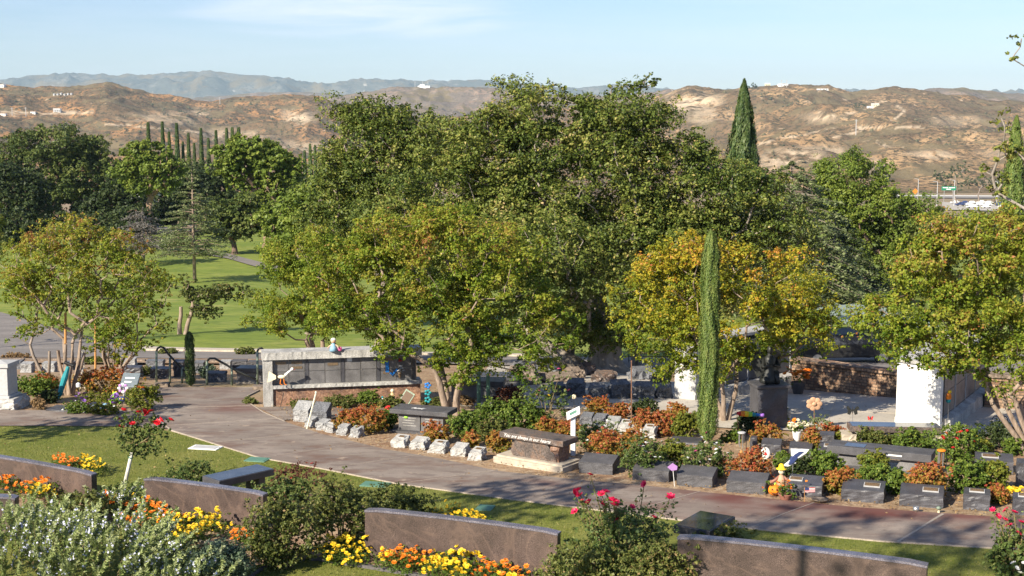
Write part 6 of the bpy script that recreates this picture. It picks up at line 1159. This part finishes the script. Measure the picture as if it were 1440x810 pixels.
# statue
o, b = orn('angel_statue', 'dark bronze angel statue kneeling on a granite pedestal in the plaza', 'statue', 1080, 600, .15)
rough_block(.72, .62, .98, None, .012, True, 6, 3).build('pedestal', M['dark_granite'], o); MB().box(-.42, .42, -.37, .37, .985, 1.06).build('pedestal_cap', M['dark_granite'], o, .02)
mb = MB(); mb.lathe([(.2, 1.06), (.24, 1.1), (.21, 1.2), (.15, 1.34), (.13, 1.5), (.15, 1.62), (.1, 1.7), (.05, 1.73), (.05, 1.77)], 14); mb.ball((0, -.03, 1.85), (.075, .085, .1), 12, 10)
mb.tube([(-.13, 0, 1.62), (-.2, -.12, 1.45), (-.04, -.22, 1.52)], [.055, .045, .03], 8).tube([(.13, 0, 1.62), (.2, -.12, 1.45), (.04, -.22, 1.52)], [.055, .045, .03], 8).tube([(-.1, .1, 1.12), (-.14, -.22, 1.16), (-.14, -.2, 1.07)], [.1, .09, .05], 8).tube([(.1, .1, 1.12), (.14, -.12, 1.3), (.14, -.24, 1.08)], [.1, .08, .05], 8)
mb.build('figure', M['dark_metal'], o, smooth=True)
for s_ in (-1, 1): MB().add([(s_ * .05, .1, 1.6), (s_ * .2, .16, 1.85), (s_ * .34, .2, 1.78), (s_ * .36, .22, 1.45), (s_ * .22, .18, 1.15), (s_ * .1, .12, 1.3), (s_ * .05, .15, 1.6), (s_ * .2, .21, 1.85), (s_ * .34, .25, 1.78), (s_ * .36, .27, 1.45), (s_ * .22, .23, 1.15), (s_ * .1, .17, 1.3)], [(0, 1, 2, 3, 4, 5), (11, 10, 9, 8, 7, 6)] + [(i, i + 6, (i + 1) % 6 + 6, (i + 1) % 6) for i in range(6)]).build('wing', M['dark_metal'], o)
MB().tube([(math.cos(t) * .26 + .1, .3, 1.55 + math.sin(t) * .26) for t in np.linspace(0, 6.283, 20)], .02, 6).build('ring', M['dark_metal'], o)
# pots
def pot(lab, px, py, r, h, mat, kind, n, fr, leaf='l_green'):
    o, b = orn('flower_pot', lab, 'flower pot', px, py); MB().lathe([(r * .6, 0), (r * .75, h * .3), (r, h * .9), (r * 1.05, h), (r * .9, h), (r * .85, h * .9)], 14).build('pot', M[mat], o, smooth=True)
    P = rng.normal(0, 1, (24, 3)) * (r * .9, r * .9, r * .4) + (0, 0, h + r * .7); V, Fc, X, k, d = cloud(P, r * .5, 18, .05); mesh_np('foliage', V, Fc, M[leaf], o, rng.normal(.45, .2, len(X)))
    Q = rng.normal(0, 1, (n, 3)) * (r * 1.1, r * .9, r * .35) + (0, -r * .3, h + r * 1.4); blooms(o, kind, Q, fr, 'bloom'); return o
BL['cream'] = bloom_mesh('cream', M['cream'], 8, 4, .35)
pot('white pot of pale yellow chrysanthemums in the right garden', 1120, 622, .1, .26, 'white', 'cream', 40, .05)
pot('dark pot of orange and yellow autumn flowers by the sandstone wall', 1122, 555, .2, .35, 'dark_granite', 'marigold_orange', 34, .09); pot('terracotta bowl of orange mums before the flagged marker', 1104, 704, .13, .13, 'terracotta', 'marigold_orange', 26, .03)
pot('pot of bright yellow flowers at the right edge', 1428, 706, .08, .1, 'white', 'marigold_yellow', 26, .05); pot('small pot of orange blooms behind the pale mums', 1117, 606, .07, .12, 'cream', 'marigold_orange', 8, .05)
# cloud pruned juniper and metal flower
o, b = orn('juniper_shrub', 'cloud pruned grey green juniper under the rusty metal flower', 'shrub', 1150, 618); Q = np.array([np.array(P_(b, x, y)) for x, y in [(1140, 598), (1150, 590), (1160, 597), (1148, 600), (1144, 592), (1157, 590), (1165, 602), (1134, 602)]]); Pj = np.repeat(Q, 4, 0) + rng.normal(0, .05, (32, 3)); V, Fc, X, k, d = cloud(Pj, .12, 60, .035, .6); mesh_np('foliage', V, Fc, M['l_cedar'], o, rng.normal(.7, .2, len(X)))
mb = MB(); [mb.tube([(0, 0, -.05), (q[0] * .4, q[1] * .3, q[2] * .5), tuple(q)], [.02, .014, .008], 5) for q in Q]; mb.build('trunk', M['bark_grey'], o)
o, b = orn('metal_flower', 'rusty metal flower on a pole in the plaza garden', 'ornament', 1145, 606); c0 = P_(b, 1145, 568); MB().tube([(0, 0, -.05), c0], .012, 6).build('pole', M['rust_metal'], o)
M['petal_metal'] = plain('petal_metal', (.5, .3, .18), .7, .25, 12)
for k in range(7): a = k * .898; MB().ball(c0 + Vector((math.cos(a) * .12, 0, math.sin(a) * .1)), (.075, .015, .065), 10, 6).build('petal', M['petal_metal'], o, smooth=True)
MB().ball(c0 + Vector((0, -.02, 0)), (.06, .03, .05), 10, 6).build('flower_center', M['petal_metal'], o, smooth=True)
# butterfly, kite fish, parrot, hooks, pole
def butterfly(lab, px, py, fy, mat, k=1.0):
    o, b = orn('butterfly_ornament', lab, 'ornament', px, fy); c0 = P_(b, px, py); MB().tube([(0, 0, -.05), c0], .007, 5).build('rod', M['steel'], o)
    for s_ in (-1, 1): MB().prism([(s_ * .01, 0), (s_ * .1 * k, .1 * k), (s_ * .14 * k, .06 * k), (s_ * .1 * k, -.01), (s_ * .11 * k, -.08 * k), (s_ * .05 * k, -.1 * k)], -.006, .006, Matrix.Translation(c0)).build('wing', M[mat], o)
    MB().ball(c0, (.014, .014, .08 * k), 8, 6).build('body', M['black'], o)
butterfly('dark metal butterfly on a rod before the plaza', 1199, 577, 604, 'dark_metal', 1.1); butterfly('tiny red butterfly on a rod left of the white pillar', 1224, 588, 604, 'red', .5)
o, b = orn('fish_windsock', 'rainbow striped fish windsock on a rod near the statue', 'windsock', 1040, 612); c0, c1 = P_(b, 1036, 581), P_(b, 1074, 584); MB().tube([(0, 0, -.05), c0], .008, 5).build('rod', M['wood_stake'], o)
cs = ['red', 'orange', 'yellow', 'lime', 'teal', 'blue', 'purple']; rr_ = [.03, .06, .07, .065, .055, .04, .03, .05]
for k in range(7): MB().tube([c0.lerp(c1, k / 7), c0.lerp(c1, (k + 1) / 7)], [rr_[k], rr_[k + 1]], 10).build('stripe', M[cs[k]], o, smooth=True)
o, b = orn('parrot_ornament', 'orange and green parrot ornament on a pole beside the white pillar', 'ornament', 1333, 603); c0 = P_(b, 1334, 558); MB().tube([(0, 0, -.05), c0], .012, 6).build('pole', M['steel'], o); MB().ball(c0, (.07, .05, .1), 10, 8).build('body', M['orange'], o, smooth=True); MB().ball(c0 + Vector((0, 0, -.09)), (.06, .05, .06), 10, 8).build('belly', M['teal'], o, smooth=True); MB().ball(c0 + Vector((.02, 0, .12)), .045, 10, 8).build('head', M['yellow'], o, smooth=True)
o, b = orn('shepherd_hook', 'dark iron double shepherd hook on the right plaza', 'garden hook', 1405, 610); mb = MB(); mb.tube([(0, 0, -.05), (0, 0, .5)], .012, 6)
for s_ in (-1, 1): mb.tube([(0, 0, .3)] + [(s_ * (.09 - .09 * math.cos(t)), 0, .32 + .09 * math.sin(t)) for t in np.linspace(0, 3.14, 8)] + [(s_ * .18, 0, .12)], .009, 6)
mb.build('frame', M['dark_metal'], o)
o, b = orn('garden_pole', 'thin rusty pole standing behind the red nandinas', 'pole', 888, 601); MB().tube([(0, 0, -.1), P_(b, 888, 509)], .014, 6).build('rod', M['rust_metal'], o); MB().ball(P_(b, 888, 508), .02, 8, 6).build('finial', M['rust_metal'], o)
o, b = orn('round_ornament', 'round cream disc on a thin rod behind the lectern sign', 'ornament', 808, 590); c0 = P_(b, 807, 558); MB().tube([(0, 0, -.05), c0], .006, 5).build('rod', M['dark_metal'], o); MB().ball(c0, (.06, .02, .06), 14, 8).build('disc', M['cream'], o, smooth=True)
o, b = orn('stone_urn', 'small grey stone urn beside the statue', 'urn', 1105, 600); MB().lathe([(.1, 0), (.07, .06), (.09, .12), (.12, .3), (.09, .38), (.11, .42)], 14).build('urn', M['boulder'], o, smooth=True)
# wind chimes
def chime(lab, px, py, fy, ring, sail, wood):
    o, b = orn('wind_chime', lab, 'wind chime', px, fy); c0 = P_(b, px, py); pole = c0 + Vector((.1, .02, .06)); mb = MB().tube([(.1, .02, -.05), pole, c0 + Vector((0, 0, .1))], .009, 6); mb.build('hook', M['dark_metal'], o)
    MB().lathe([(.07, c0.z - .01), (.085, c0.z), (.085, c0.z + .02), (.06, c0.z + .03)], 12, (c0.x, c0.y)).build('ring', M[ring], o)
    for k in range(5): a = k * 1.257; x, y = c0.x + .06 * math.cos(a), c0.y + .06 * math.sin(a); MB().tube([(x, y, c0.z - .02), (x, y, c0.z - .2 - .03 * k)], .011, 6).build('chime_tube', M[wood], o)
    MB().tube([c0, c0 + Vector((0, 0, -.42))], .003, 4).ball(c0 + Vector((0, 0, -.42)), (.035, .015, .05), 8, 6).build('sail', M[sail], o)
chime('wind chime with orange red ring hanging before the big green bush', 1324, 634, 668, 'orange', 'orange', 'steel'); chime('bamboo wind chime with orange posts by the tall slim cypress', 1043, 609, 640, 'grey_pale', 'wood_stake', 'steel')
# scarecrow doll, jet ornament, pumpkin, flags
o, b = orn('scarecrow_doll', 'smiling scarecrow doll with yellow hat behind the jack o lantern', 'doll', 1098, 692); o.scale = (.85, .85, .95); MB().tube([(0, .04, -.05), (0, .04, .4)], .012, 6).build('stick', M['wood_stake'], o)
MB().lathe([(.09, .12), (.1, .2), (.07, .32), (.03, .36)], 12).build('shirt', M['petal_metal'], o, smooth=True); MB().tube([(-.05, 0, .31), (-.14, -.01, .24), (-.23, -.01, .2)], [.035, .03, .035], 7).tube([(.05, 0, .31), (.14, -.01, .24), (.26, -.01, .19)], [.035, .03, .035], 7).build('sleeves', M['terracotta'], o, smooth=True)
MB().ball((-.26, -.01, .18), .04, 8, 6, .3).ball((.29, -.01, .17), .04, 8, 6, .3).build('straw_hands', M['tan'], o); MB().ball((0, -.01, .43), .07, 12, 9).build('head', M['cream'], o, smooth=True); MB().lathe([(.12, .47), (.12, .48), (.07, .49), (.055, .56), (.02, .58)], 12).build('hat', M['yellow'], o, smooth=True); MB().ball((-.025, -.075, .44), .01, 6, 5).ball((.025, -.075, .44), .01, 6, 5).build('eyes', M['black'], o)
MB().tube([(-.04, 0, .12), (-.05, -.02, 0)], .03, 7).tube([(.04, 0, .12), (.05, -.02, 0)], .03, 7).build('trousers', M['navy'], o)
o, b = orn('bird_windmill', 'white and blue winged ornament on a rod above the scarecrow', 'ornament', 1112, 688); c0 = P_(b, 1116, 644); MB().tube([(0, 0, -.05), c0], .008, 6).build('rod', M['steel'], o)
def flatp(pxs, k=0, th=.02): return MB().prism([(P_(b, x, y).x, P_(b, x, y).z) for x, y in pxs], k, k + th)
flatp([(1101, 655), (1112, 646), (1120, 651), (1108, 656)]).build('tail', M['white'], o); flatp([(1108, 653), (1113, 642), (1118, 640), (1122, 644), (1114, 652)], -.03, .08).build('body', M['navy'], o, .01); flatp([(1113, 641), (1112, 631), (1138, 632), (1134, 637), (1120, 646)], .0).build('wing', M['white'], o); flatp([(1116, 640), (1124, 635), (1131, 635), (1121, 643)], -.008, .006).build('wing_mark', M['navy'], o)
o, b = orn('jack_o_lantern', 'carved orange pumpkin before the scarecrow doll', 'pumpkin', 1089, 697, -.2); mb = MB(); n_ = 36; V = []
for i in range(13):
    ph = math.pi * i / 12
    for k in range(n_): t = 6.283 * k / n_; r = .125 * (1 - .09 * abs(math.cos(t * 4))); V.append((r * math.sin(ph) * math.cos(t), r * math.sin(ph) * math.sin(t), .11 + .105 * math.cos(ph)))
mb.add(V, [(i * n_ + k, (i + 1) * n_ + k, (i + 1) * n_ + (k + 1) % n_, i * n_ + (k + 1) % n_) for i in range(12) for k in range(n_)]).build('pumpkin_shell', M['orange'], o, smooth=True)
MB().prism([(-.06, .135), (-.025, .135), (-.042, .165)], -.126, -.1).prism([(.06, .135), (.025, .135), (.042, .165)], -.126, -.1).prism([(-.07, .1), (-.03, .075), (.03, .075), (.07, .1), (.03, .06), (-.03, .06)], -.13, -.1).build('carved_face', M['black'], o); MB().tube([(0, 0, .2), (.015, 0, .25)], [.02, .014], 6).build('stem', M['lime'], o)
def flag(lab, px, py, w_, h_):
    o, b = orn('small_flag', lab, 'flag', px, py); z0 = P_(b, px, py - 14).z; MB().tube([(0, 0, -.05), (0, 0, z0 + h_)], .005, 5).build('stick', M['wood_stake'], o); H = h_ / 7
    for k in range(7): MB().box(.006 if k < 3 else .006, w_, -.003, .003, z0 + (6 - k) * H, z0 + (7 - k) * H - .0005).build('stripe', M['red' if k % 2 == 0 else 'white'], o)
    MB().box(.004, w_ * .42, -.006, .006, z0 + 3 * H, z0 + h_ + .001).build('canton', M['navy'], o)
flag('small red and white striped flag before the flagged marker', 1131, 706, .19, .085); flag('small striped flag before the right edge marker', 1425, 722, .07, .12)
o, b = orn('purple_pinwheel', 'purple foil flag between two dark path markers', 'pinwheel', 949, 684, 0); c0 = P_(b, 946, 657); MB().tube([(0, 0, -.05), c0], .006, 5).build('stick', M['white'], o); MB().prism([(c0.x - .1, c0.z), (c0.x, c0.z + .08), (c0.x + .09, c0.z + .02), (c0.x + .08, c0.z - .05), (c0.x - .02, c0.z - .07)], -.012, .012).build('foil', M['lilac'], o)
o, b = orn('plaque_disc', 'round white disc with red mark leaning on a dark marker', 'plaque', 1076, 645); MB().ball((0, -.02, .12), (.1, .02, .13), 16, 10).build('disc', M['white'], o, smooth=True); MB().prism([(-.035, .09), (.035, .09), (0, .17)], -.045, -.038).build('mark', M['red'], o)
o, b = orn('stone_bowl', 'shallow stone bowl at the right foot of the flagged marker', 'bowl', 1153, 706); MB().lathe([(.08, 0), (.15, .05), (.16, .07), (.12, .055), (.02, .03)], 16).build('bowl', M['tan_rock'], o, smooth=True)
o, b = orn('tin_can', 'small tin can vase lying before the plated marker', 'vase', 1288, 720); MB().lathe([(.055, 0), (.055, .1), (.05, .1), (.048, .02)], 14).build('can', M['steel'], o, smooth=True)
o, b = orn('mushroom_ornament', 'little green capped ornament at the path joint', 'ornament', 1320, 721); MB().lathe([(.022, 0), (.02, .07)], 8).build('stalk', M['cream'], o); MB().lathe([(.05, .07), (.045, .1), (.01, .12)], 10).build('cap', M['green_metal'], o, smooth=True)
for k, (lab, px, py) in enumerate([('dark green double post under the oak left side', 681, 572)]):
    o, b = orn('lamp_post', lab, 'post', px, py); 
    for dx in (-.14, .1): MB().tube([(dx, 0, -.1), (dx, 0, P_(b, px, 516 + 10 * (dx > 0)).z)], .05, 8).build('post', M['marker_teal'], o)
# ------------------------------------------------------------------ park and far buildings, vehicles
def Ybase(px, Y): return Vector((atY(px, 300, Y).x, Y, float(g(0, Y))))
for k, (lab, px, py, Y, w_, d, tilt) in enumerate([('long pale green canopy roof nearest the golden myrtle', 1158, 431, 70, 2.0, 2.6, .1), ('broad pale green canopy roof in the middle of the group', 1188, 436, 66, 2.6, 2.4, .12), ('small pale green canopy roof at the top left of the group', 1130, 419, 74, 1.0, 1.6, .1), ('pale green canopy roof low right behind the wide myrtle', 1228, 440, 64, 2.4, 2.2, .1), ('pale canopy roof low in the middle of the group', 1203, 450, 62, 1.4, 2.2, .2), ('pale canopy roof hidden at the far right of the group', 1275, 455, 62, 2.6, 2.6, .1)]):
    c0 = atY(px, py, Y); gz = float(g(0, Y)); o = thing('canopy', lab, 'canopy', (c0.x, Y, gz), .25 - .1 * (k % 3), 'pale metal canopies behind the plaza'); H = c0.z - gz; w_ *= .85; d *= .8; T = Matrix.Translation((0, 0, H)) @ Matrix.Rotation(tilt * .5, 4, 'X') @ Matrix.Rotation(-.08, 4, 'Y')
    MB().box(-w_ / 2, w_ / 2, -d / 2, d / 2, -.04, .04, T).build('roof', M['mint'], o, .01)
    for sx in (-1, 1):
        for sy in (-1, 1): MB().tube([(sx * w_ * .42, sy * d * .4, -.2), (sx * w_ * .42, sy * d * .4, H - .1)], .05, 6).build('post', M['dark_metal'], o)
def car(lab, x, y, rz, mat, kind='car', name='parked_car', group=None, simple=False):
    o = thing(name, lab, kind, (x, y, float(g(0, y)) + .06), rz, group); L_ = 2.2
    prof = [(-2.2, .35), (-2.15, .75), (-1.6, .9), (-1.05, 1.38), (.55, 1.42), (1.15, .95), (2.05, .8), (2.2, .5), (2.15, .32)] if kind != 'truck' else [(-2.6, .45), (-2.6, 1.0), (-.5, 1.0), (-.4, 1.7), (.9, 1.72), (1.4, 1.15), (2.5, 1.05), (2.6, .6), (2.5, .45)]
    MB().prism(prof, -.85, .85).build('body', M[mat], o, .06)
    if simple: 
        for sx in (-1.4, 1.4): MB().tube([(sx, -.87, .33), (sx, .87, .33)], .33, 10).build('wheel', M['black'], o)
        return o
    MB().prism([(-1.35, .93), (-.98, 1.3), (.5, 1.34), (.98, .97)], -.858, .858).build('window', M['polished'], o)
    for sx in (-1.4, 1.35):
        for sy in (-.86, .7): w2 = MB().tube([(sx, sy, .33), (sx, sy + .16, .33)], .33, 14).build('wheel', M['black'], o); MB().tube([(sx, sy - .006, .33), (sx, sy + .17, .33)], .2, 12).build('rim', M['steel'], w2)
    for sy in (-.6, .6): MB().box(-2.23, -2.17, sy - .15, sy + .15, .6, .76).build('tail_light', M['red'], o); MB().box(2.14, 2.22, sy - .15, sy + .15, .6, .72).build('headlight', M['white'], o)
    return o
c0 = Ybase(1192, 51); cr = car('blackish parked car glimpsed between the golden and the wide myrtle', c0.x, c0.y, .12, 'black'); cr.scale = (.9, .9, .8)
o = thing('park_building', 'low white roofed building among the dark park trees at left', 'building', Ybase(198, 188)); zt = atY(198, 271, 188).z - o.location.z; MB().box(-1.6, 1.6, 0, 3, -.5, zt - .75).build('wall', M['grey_pale'], o); MB().box(-2, 2, -.4, 3.4, zt - .75 + .003, zt).build('roof', M['white'], o, .03); MB().box(-.4, .5, -.03, .0, -.2, 1.4).build('door', M['brown'], o)
o = thing('litter_bin', 'green litter bin on the far lawn at left', 'litter bin', gnd(35, 329)); MB().lathe([(.4, 0), (.48, 1.0), (.5, 1.1)], 14).build('bin', M['sign_green'], o); MB().lathe([(.52, 1.1), (.5, 1.3), (.2, 1.42)], 14).build('lid', M['marker_teal'], o)
# freeway corner
for nm, lab, A, B, m_ in [('freeway', None, [(1240, 275.5), (1620, 278)], [(1240, 278.5), (1620, 281)], 'road'), ('parking_lot', None, [(1325, 285), (1460, 288), (1620, 290)], [(1325, 296), (1460, 299), (1620, 300)], 'plaza')]: sheet(nm, A, B, .5, M[m_], 30, 4)
for k, (lab, pxs, y) in enumerate([('white wall along the upper freeway carriageway', (1240, 1620), 276.2)]):
    a, b2 = gnd(pxs[0], y), gnd(pxs[1], y + 2); c, rz, Ln_ = frame2(a, b2); o = thing('barrier_wall', lab, 'wall', c, rz); MB().box(-Ln_ / 2, Ln_ / 2, 0, .6, 0, 1.3).build('barrier', M['grey_pale'], o)
o = thing('freeway_sign', 'green freeway sign on two posts', 'road sign', Ybase(1333, 820)); zc = atY(1333, 265, 820).z - o.location.z; MB().box(-4.2, 4.2, -.1, .1, zc - 1.1, zc + 1.2).build('sign_board', M['sign_green'], o); 
for x in (-2.6, 2.6): MB().tube([(x, .2, 0), (x, .2, zc)], .18, 6).build('post', M['steel'], o)
MB().box(-3.6, -.4, -.14, -.105, zc + .2, zc + .7).box(.1, 3.5, -.14, -.105, zc + .2, zc + .7).box(-1.5, 1.2, -.14, -.105, zc - .7, zc - .2).build('lettering', M['white'], o)
for lab, px, top, Y in [('light pole left of the freeway sign', 1317, 256, 880), ('bent arm light pole right of the freeway sign', 1401, 256, 900), ('thin pole at the left end of the visible freeway', 1290, 252, 1000), ('bright pole next to the freeway sign', 1341, 254, 860)]:
    o = thing('light_pole', lab, 'light pole', Ybase(px, Y), 0, 'poles along the freeway'); H = atY(px, top, Y).z - o.location.z; MB().tube([(0, 0, 0), (0, 0, H)], [.3, .2], 6).build('pole', M['grey_pale'], o); MB().tube([(0, 0, H), (-3, 0, H + .6)], [.18, .12], 5).build('arm', M['grey_pale'], o)
tk = 0
for row, (py, xs) in enumerate([(287.5, [1345, 1357, 1369, 1381, 1393, 1405, 1417, 1429, 1441]), (290.5, [1350, 1364, 1377, 1390, 1404, 1418, 1432]), (294, [1368, 1388, 1408, 1428])]):
    for k, px in enumerate(xs):
        b = gnd(px + random.uniform(-2, 2), py); rn = ['back', 'middle', 'front'][row]; dark = (k + row) % 4 == 1
        o = car('%s vehicle, %s from the left in the %s row of the far parking lot' % ('dark' if dark else 'white', ORD[k], rn), b.x, b.y, .1 + .2 * random.random(), 'navy' if dark else 'white', 'truck' if k % 3 == 0 else 'car', 'parked_truck' if k % 3 == 0 else 'parked_car', 'vehicles in the far parking lot', True); o.location.z += .5; o.scale = (1.2, 1.2, 1.3)
o = thing('warning_sign', 'orange diamond road works sign beside the freeway', 'road sign', Ybase(1286, 900)); zc = atY(1286, 269, 900).z - o.location.z; T = Matrix.Translation((0, 0, zc)) @ Matrix.Rotation(.785, 4, 'Y'); MB().box(-1.3, 1.3, -.1, .1, -1.3, 1.3, T).build('sign_board', M['orange'], o); MB().tube([(0, .2, 0), (0, .2, zc)], .15, 5).build('post', M['steel'], o)
# buildings on the hills: seated on the terrain
def on_hill(px, py, Y0, Y1, gx=None):
    """first terrain hit of the ray through the pixel between two distances"""
    X, Yg, Z = gx or (hX, hY, hZ); best = None
    j = int(np.clip(np.round((px - (-160)) / 2.4), 0, X.shape[1] - 1)); col = Z[:, j]; yy = Yg[:, j]; pj = 160 - (col - CAMZ) / yy * F
    ok = np.where((yy > Y0) & (yy < Y1))[0]; k = ok[np.argmin(abs(pj[ok] - py))]; return Vector((X[k, j], yy[k], col[k]))
def shed(name, lab, px, py, Y0, Y1, wpx, hpx, mat, roof='white', group=None, gable=False):
    p = on_hill(px, py, Y0, Y1); s = p.y / F; w_, h_ = wpx * s / 2, hpx * s; o = thing(name, lab, 'building', p, 0, group); MB().box(-w_, w_, 0, w_ * 1.2, -8, h_ * .8).build('wall', M[mat], o)
    MB().prism([(-w_ * 1.05, h_ * .8 + .02), (w_ * 1.05, h_ * .8 + .02), (w_ * .9, h_), (-w_ * .9, h_)], -w_ * .05, w_ * 1.3).build('roof', M[roof], o)
    for x in (-.5, .1, .6): MB().box(w_ * x, w_ * x + w_ * .15, -.2, -.01, h_ * .2, h_ * .55).build('window', M['dark_metal'], o)
    return o
for lab, px, py, Y0, Y1, wp, hp, m_ in [('long white shed on the crest of the right ridge', 1098, 122, 2400, 2650, 14, 3.5, 'white'), ('cream tank house on the crest left of the white shed', 1076, 122, 2400, 2650, 7, 4.5, 'cream'), ('low white roof on the bare knoll of the right ridge', 1152, 127, 2200, 2600, 16, 2, 'white'), ('white house with dark bush high on the right hill', 1226, 151, 1900, 2500, 10, 4.5, 'cream'), ('low white building beside the hill house', 1219, 152, 1900, 2500, 8, 3, 'white'),
        ('white industrial building at the left end of the left ridge', 5, 124, 2300, 2650, 14, 4, 'white'), ('pale building in the middle of the left hill', 84, 158, 1700, 2300, 10, 5, 'grey_pale'), ('small white building low on the left hill', 52, 159, 1700, 2300, 7, 3, 'white'), ('small white plant building at far left on the hill', 8, 163, 1600, 2300, 10, 3, 'white')]: shed('hill_building', lab, px, py, Y0, Y1, wp, hp, m_)
for k in range(6): p = on_hill(83 + 4.5 * k, 134, 2100, 2600); o = thing('storage_tank', 'pale storage tank, %s from the left in the row on the left ridge' % ORD[k], 'tank', p, 0, 'pale tanks on the left ridge'); MB().lathe([(2.2, -3), (2.2, 2.4), (.3, 3.1)], 14).build('tank', M['grey_pale'], o); MB().lathe([(2.3, 2.1), (2.3, 2.42)], 14).build('rim', M['grey_pale'], o)
p = atY(595, 122, 4180); o = thing('hilltop_building', 'white facility with masts on top of the middle hill', 'building', p + Vector((0, 0, -2))); MB().box(-16, 20, 0, 20, -10, 5).build('main_block', M['white'], o); MB().box(-10, 4, 2, 15, 5.01, 9).build('upper_block', M['white'], o)
for x in (-24, 14, -2): MB().tube([(x, 5, -8), (x, 5, 18)], .7, 5).build('mast', M['grey_pale'], o)
for k, (px, top, foot, Y0, Y1) in enumerate([(1102, 113, 123, 2400, 2650), (1096, 114, 123, 2400, 2650), (1201, 168, 190, 1500, 2200), (22, 152, 163, 1600, 2200), (42, 150, 163, 1600, 2200), (312, 138, 148, 2200, 2650), (472, 196, 210, 1400, 1900), (375, 190, 202, 1400, 1900), (308, 185, 196, 1400, 1900)]):
    p = on_hill(px, foot, Y0, Y1); s = p.y / F; H = (foot - top) * s; o = thing('utility_pole', 'thin utility pole on the dry hills, %s of the scattered ones' % ORD[k], 'utility pole', p, 0, 'utility poles on the hills'); o['label'] = 'thin utility pole standing on the dry hills'; MB().tube([(0, 0, -3), (0, 0, H)], .5, 5).build('pole', M['grey_pale'], o); MB().box(-2, 2, -.2, .2, H * .9, H * .9 + .4).build('cross_arm', M['grey_pale'], o)
# text becomes plain mesh
dg = bpy.context.evaluated_depsgraph_get()
for o in [x for x in bpy.data.objects if x.type == 'FONT']:
    me = bpy.data.meshes.new_from_object(o.evaluated_get(dg)); q = bpy.data.objects.new('inscription', me); q.parent = o.parent; q.location = o.location; q.rotation_euler = o.rotation_euler; COL.objects.link(q)
    bpy.data.objects.remove(o)

# small dark fence beside the oak
a_, b_ = gnd(884, 512), gnd(902, 514); c, rz, Lf = frame2(a_, b_); o = thing('garden_fence', 'short dark iron railing right of the oak trunk', 'fence', c, rz); Lf = max(Lf, .5)
for k in range(5): x = -Lf / 2 + Lf * k / 4; MB().tube([(x, 0, -.1), (x, 0, .75)], .014, 6).build('bar', M['dark_metal'], o)
MB().tube([(-Lf / 2 - .02, 0, .74), (Lf * .2, 0, .76), (Lf / 2 + .02, 0, .7)], .018, 6).tube([(-Lf / 2, 0, .12), (Lf / 2, 0, .12)], .014, 6).build('rail', M['dark_metal'], o)
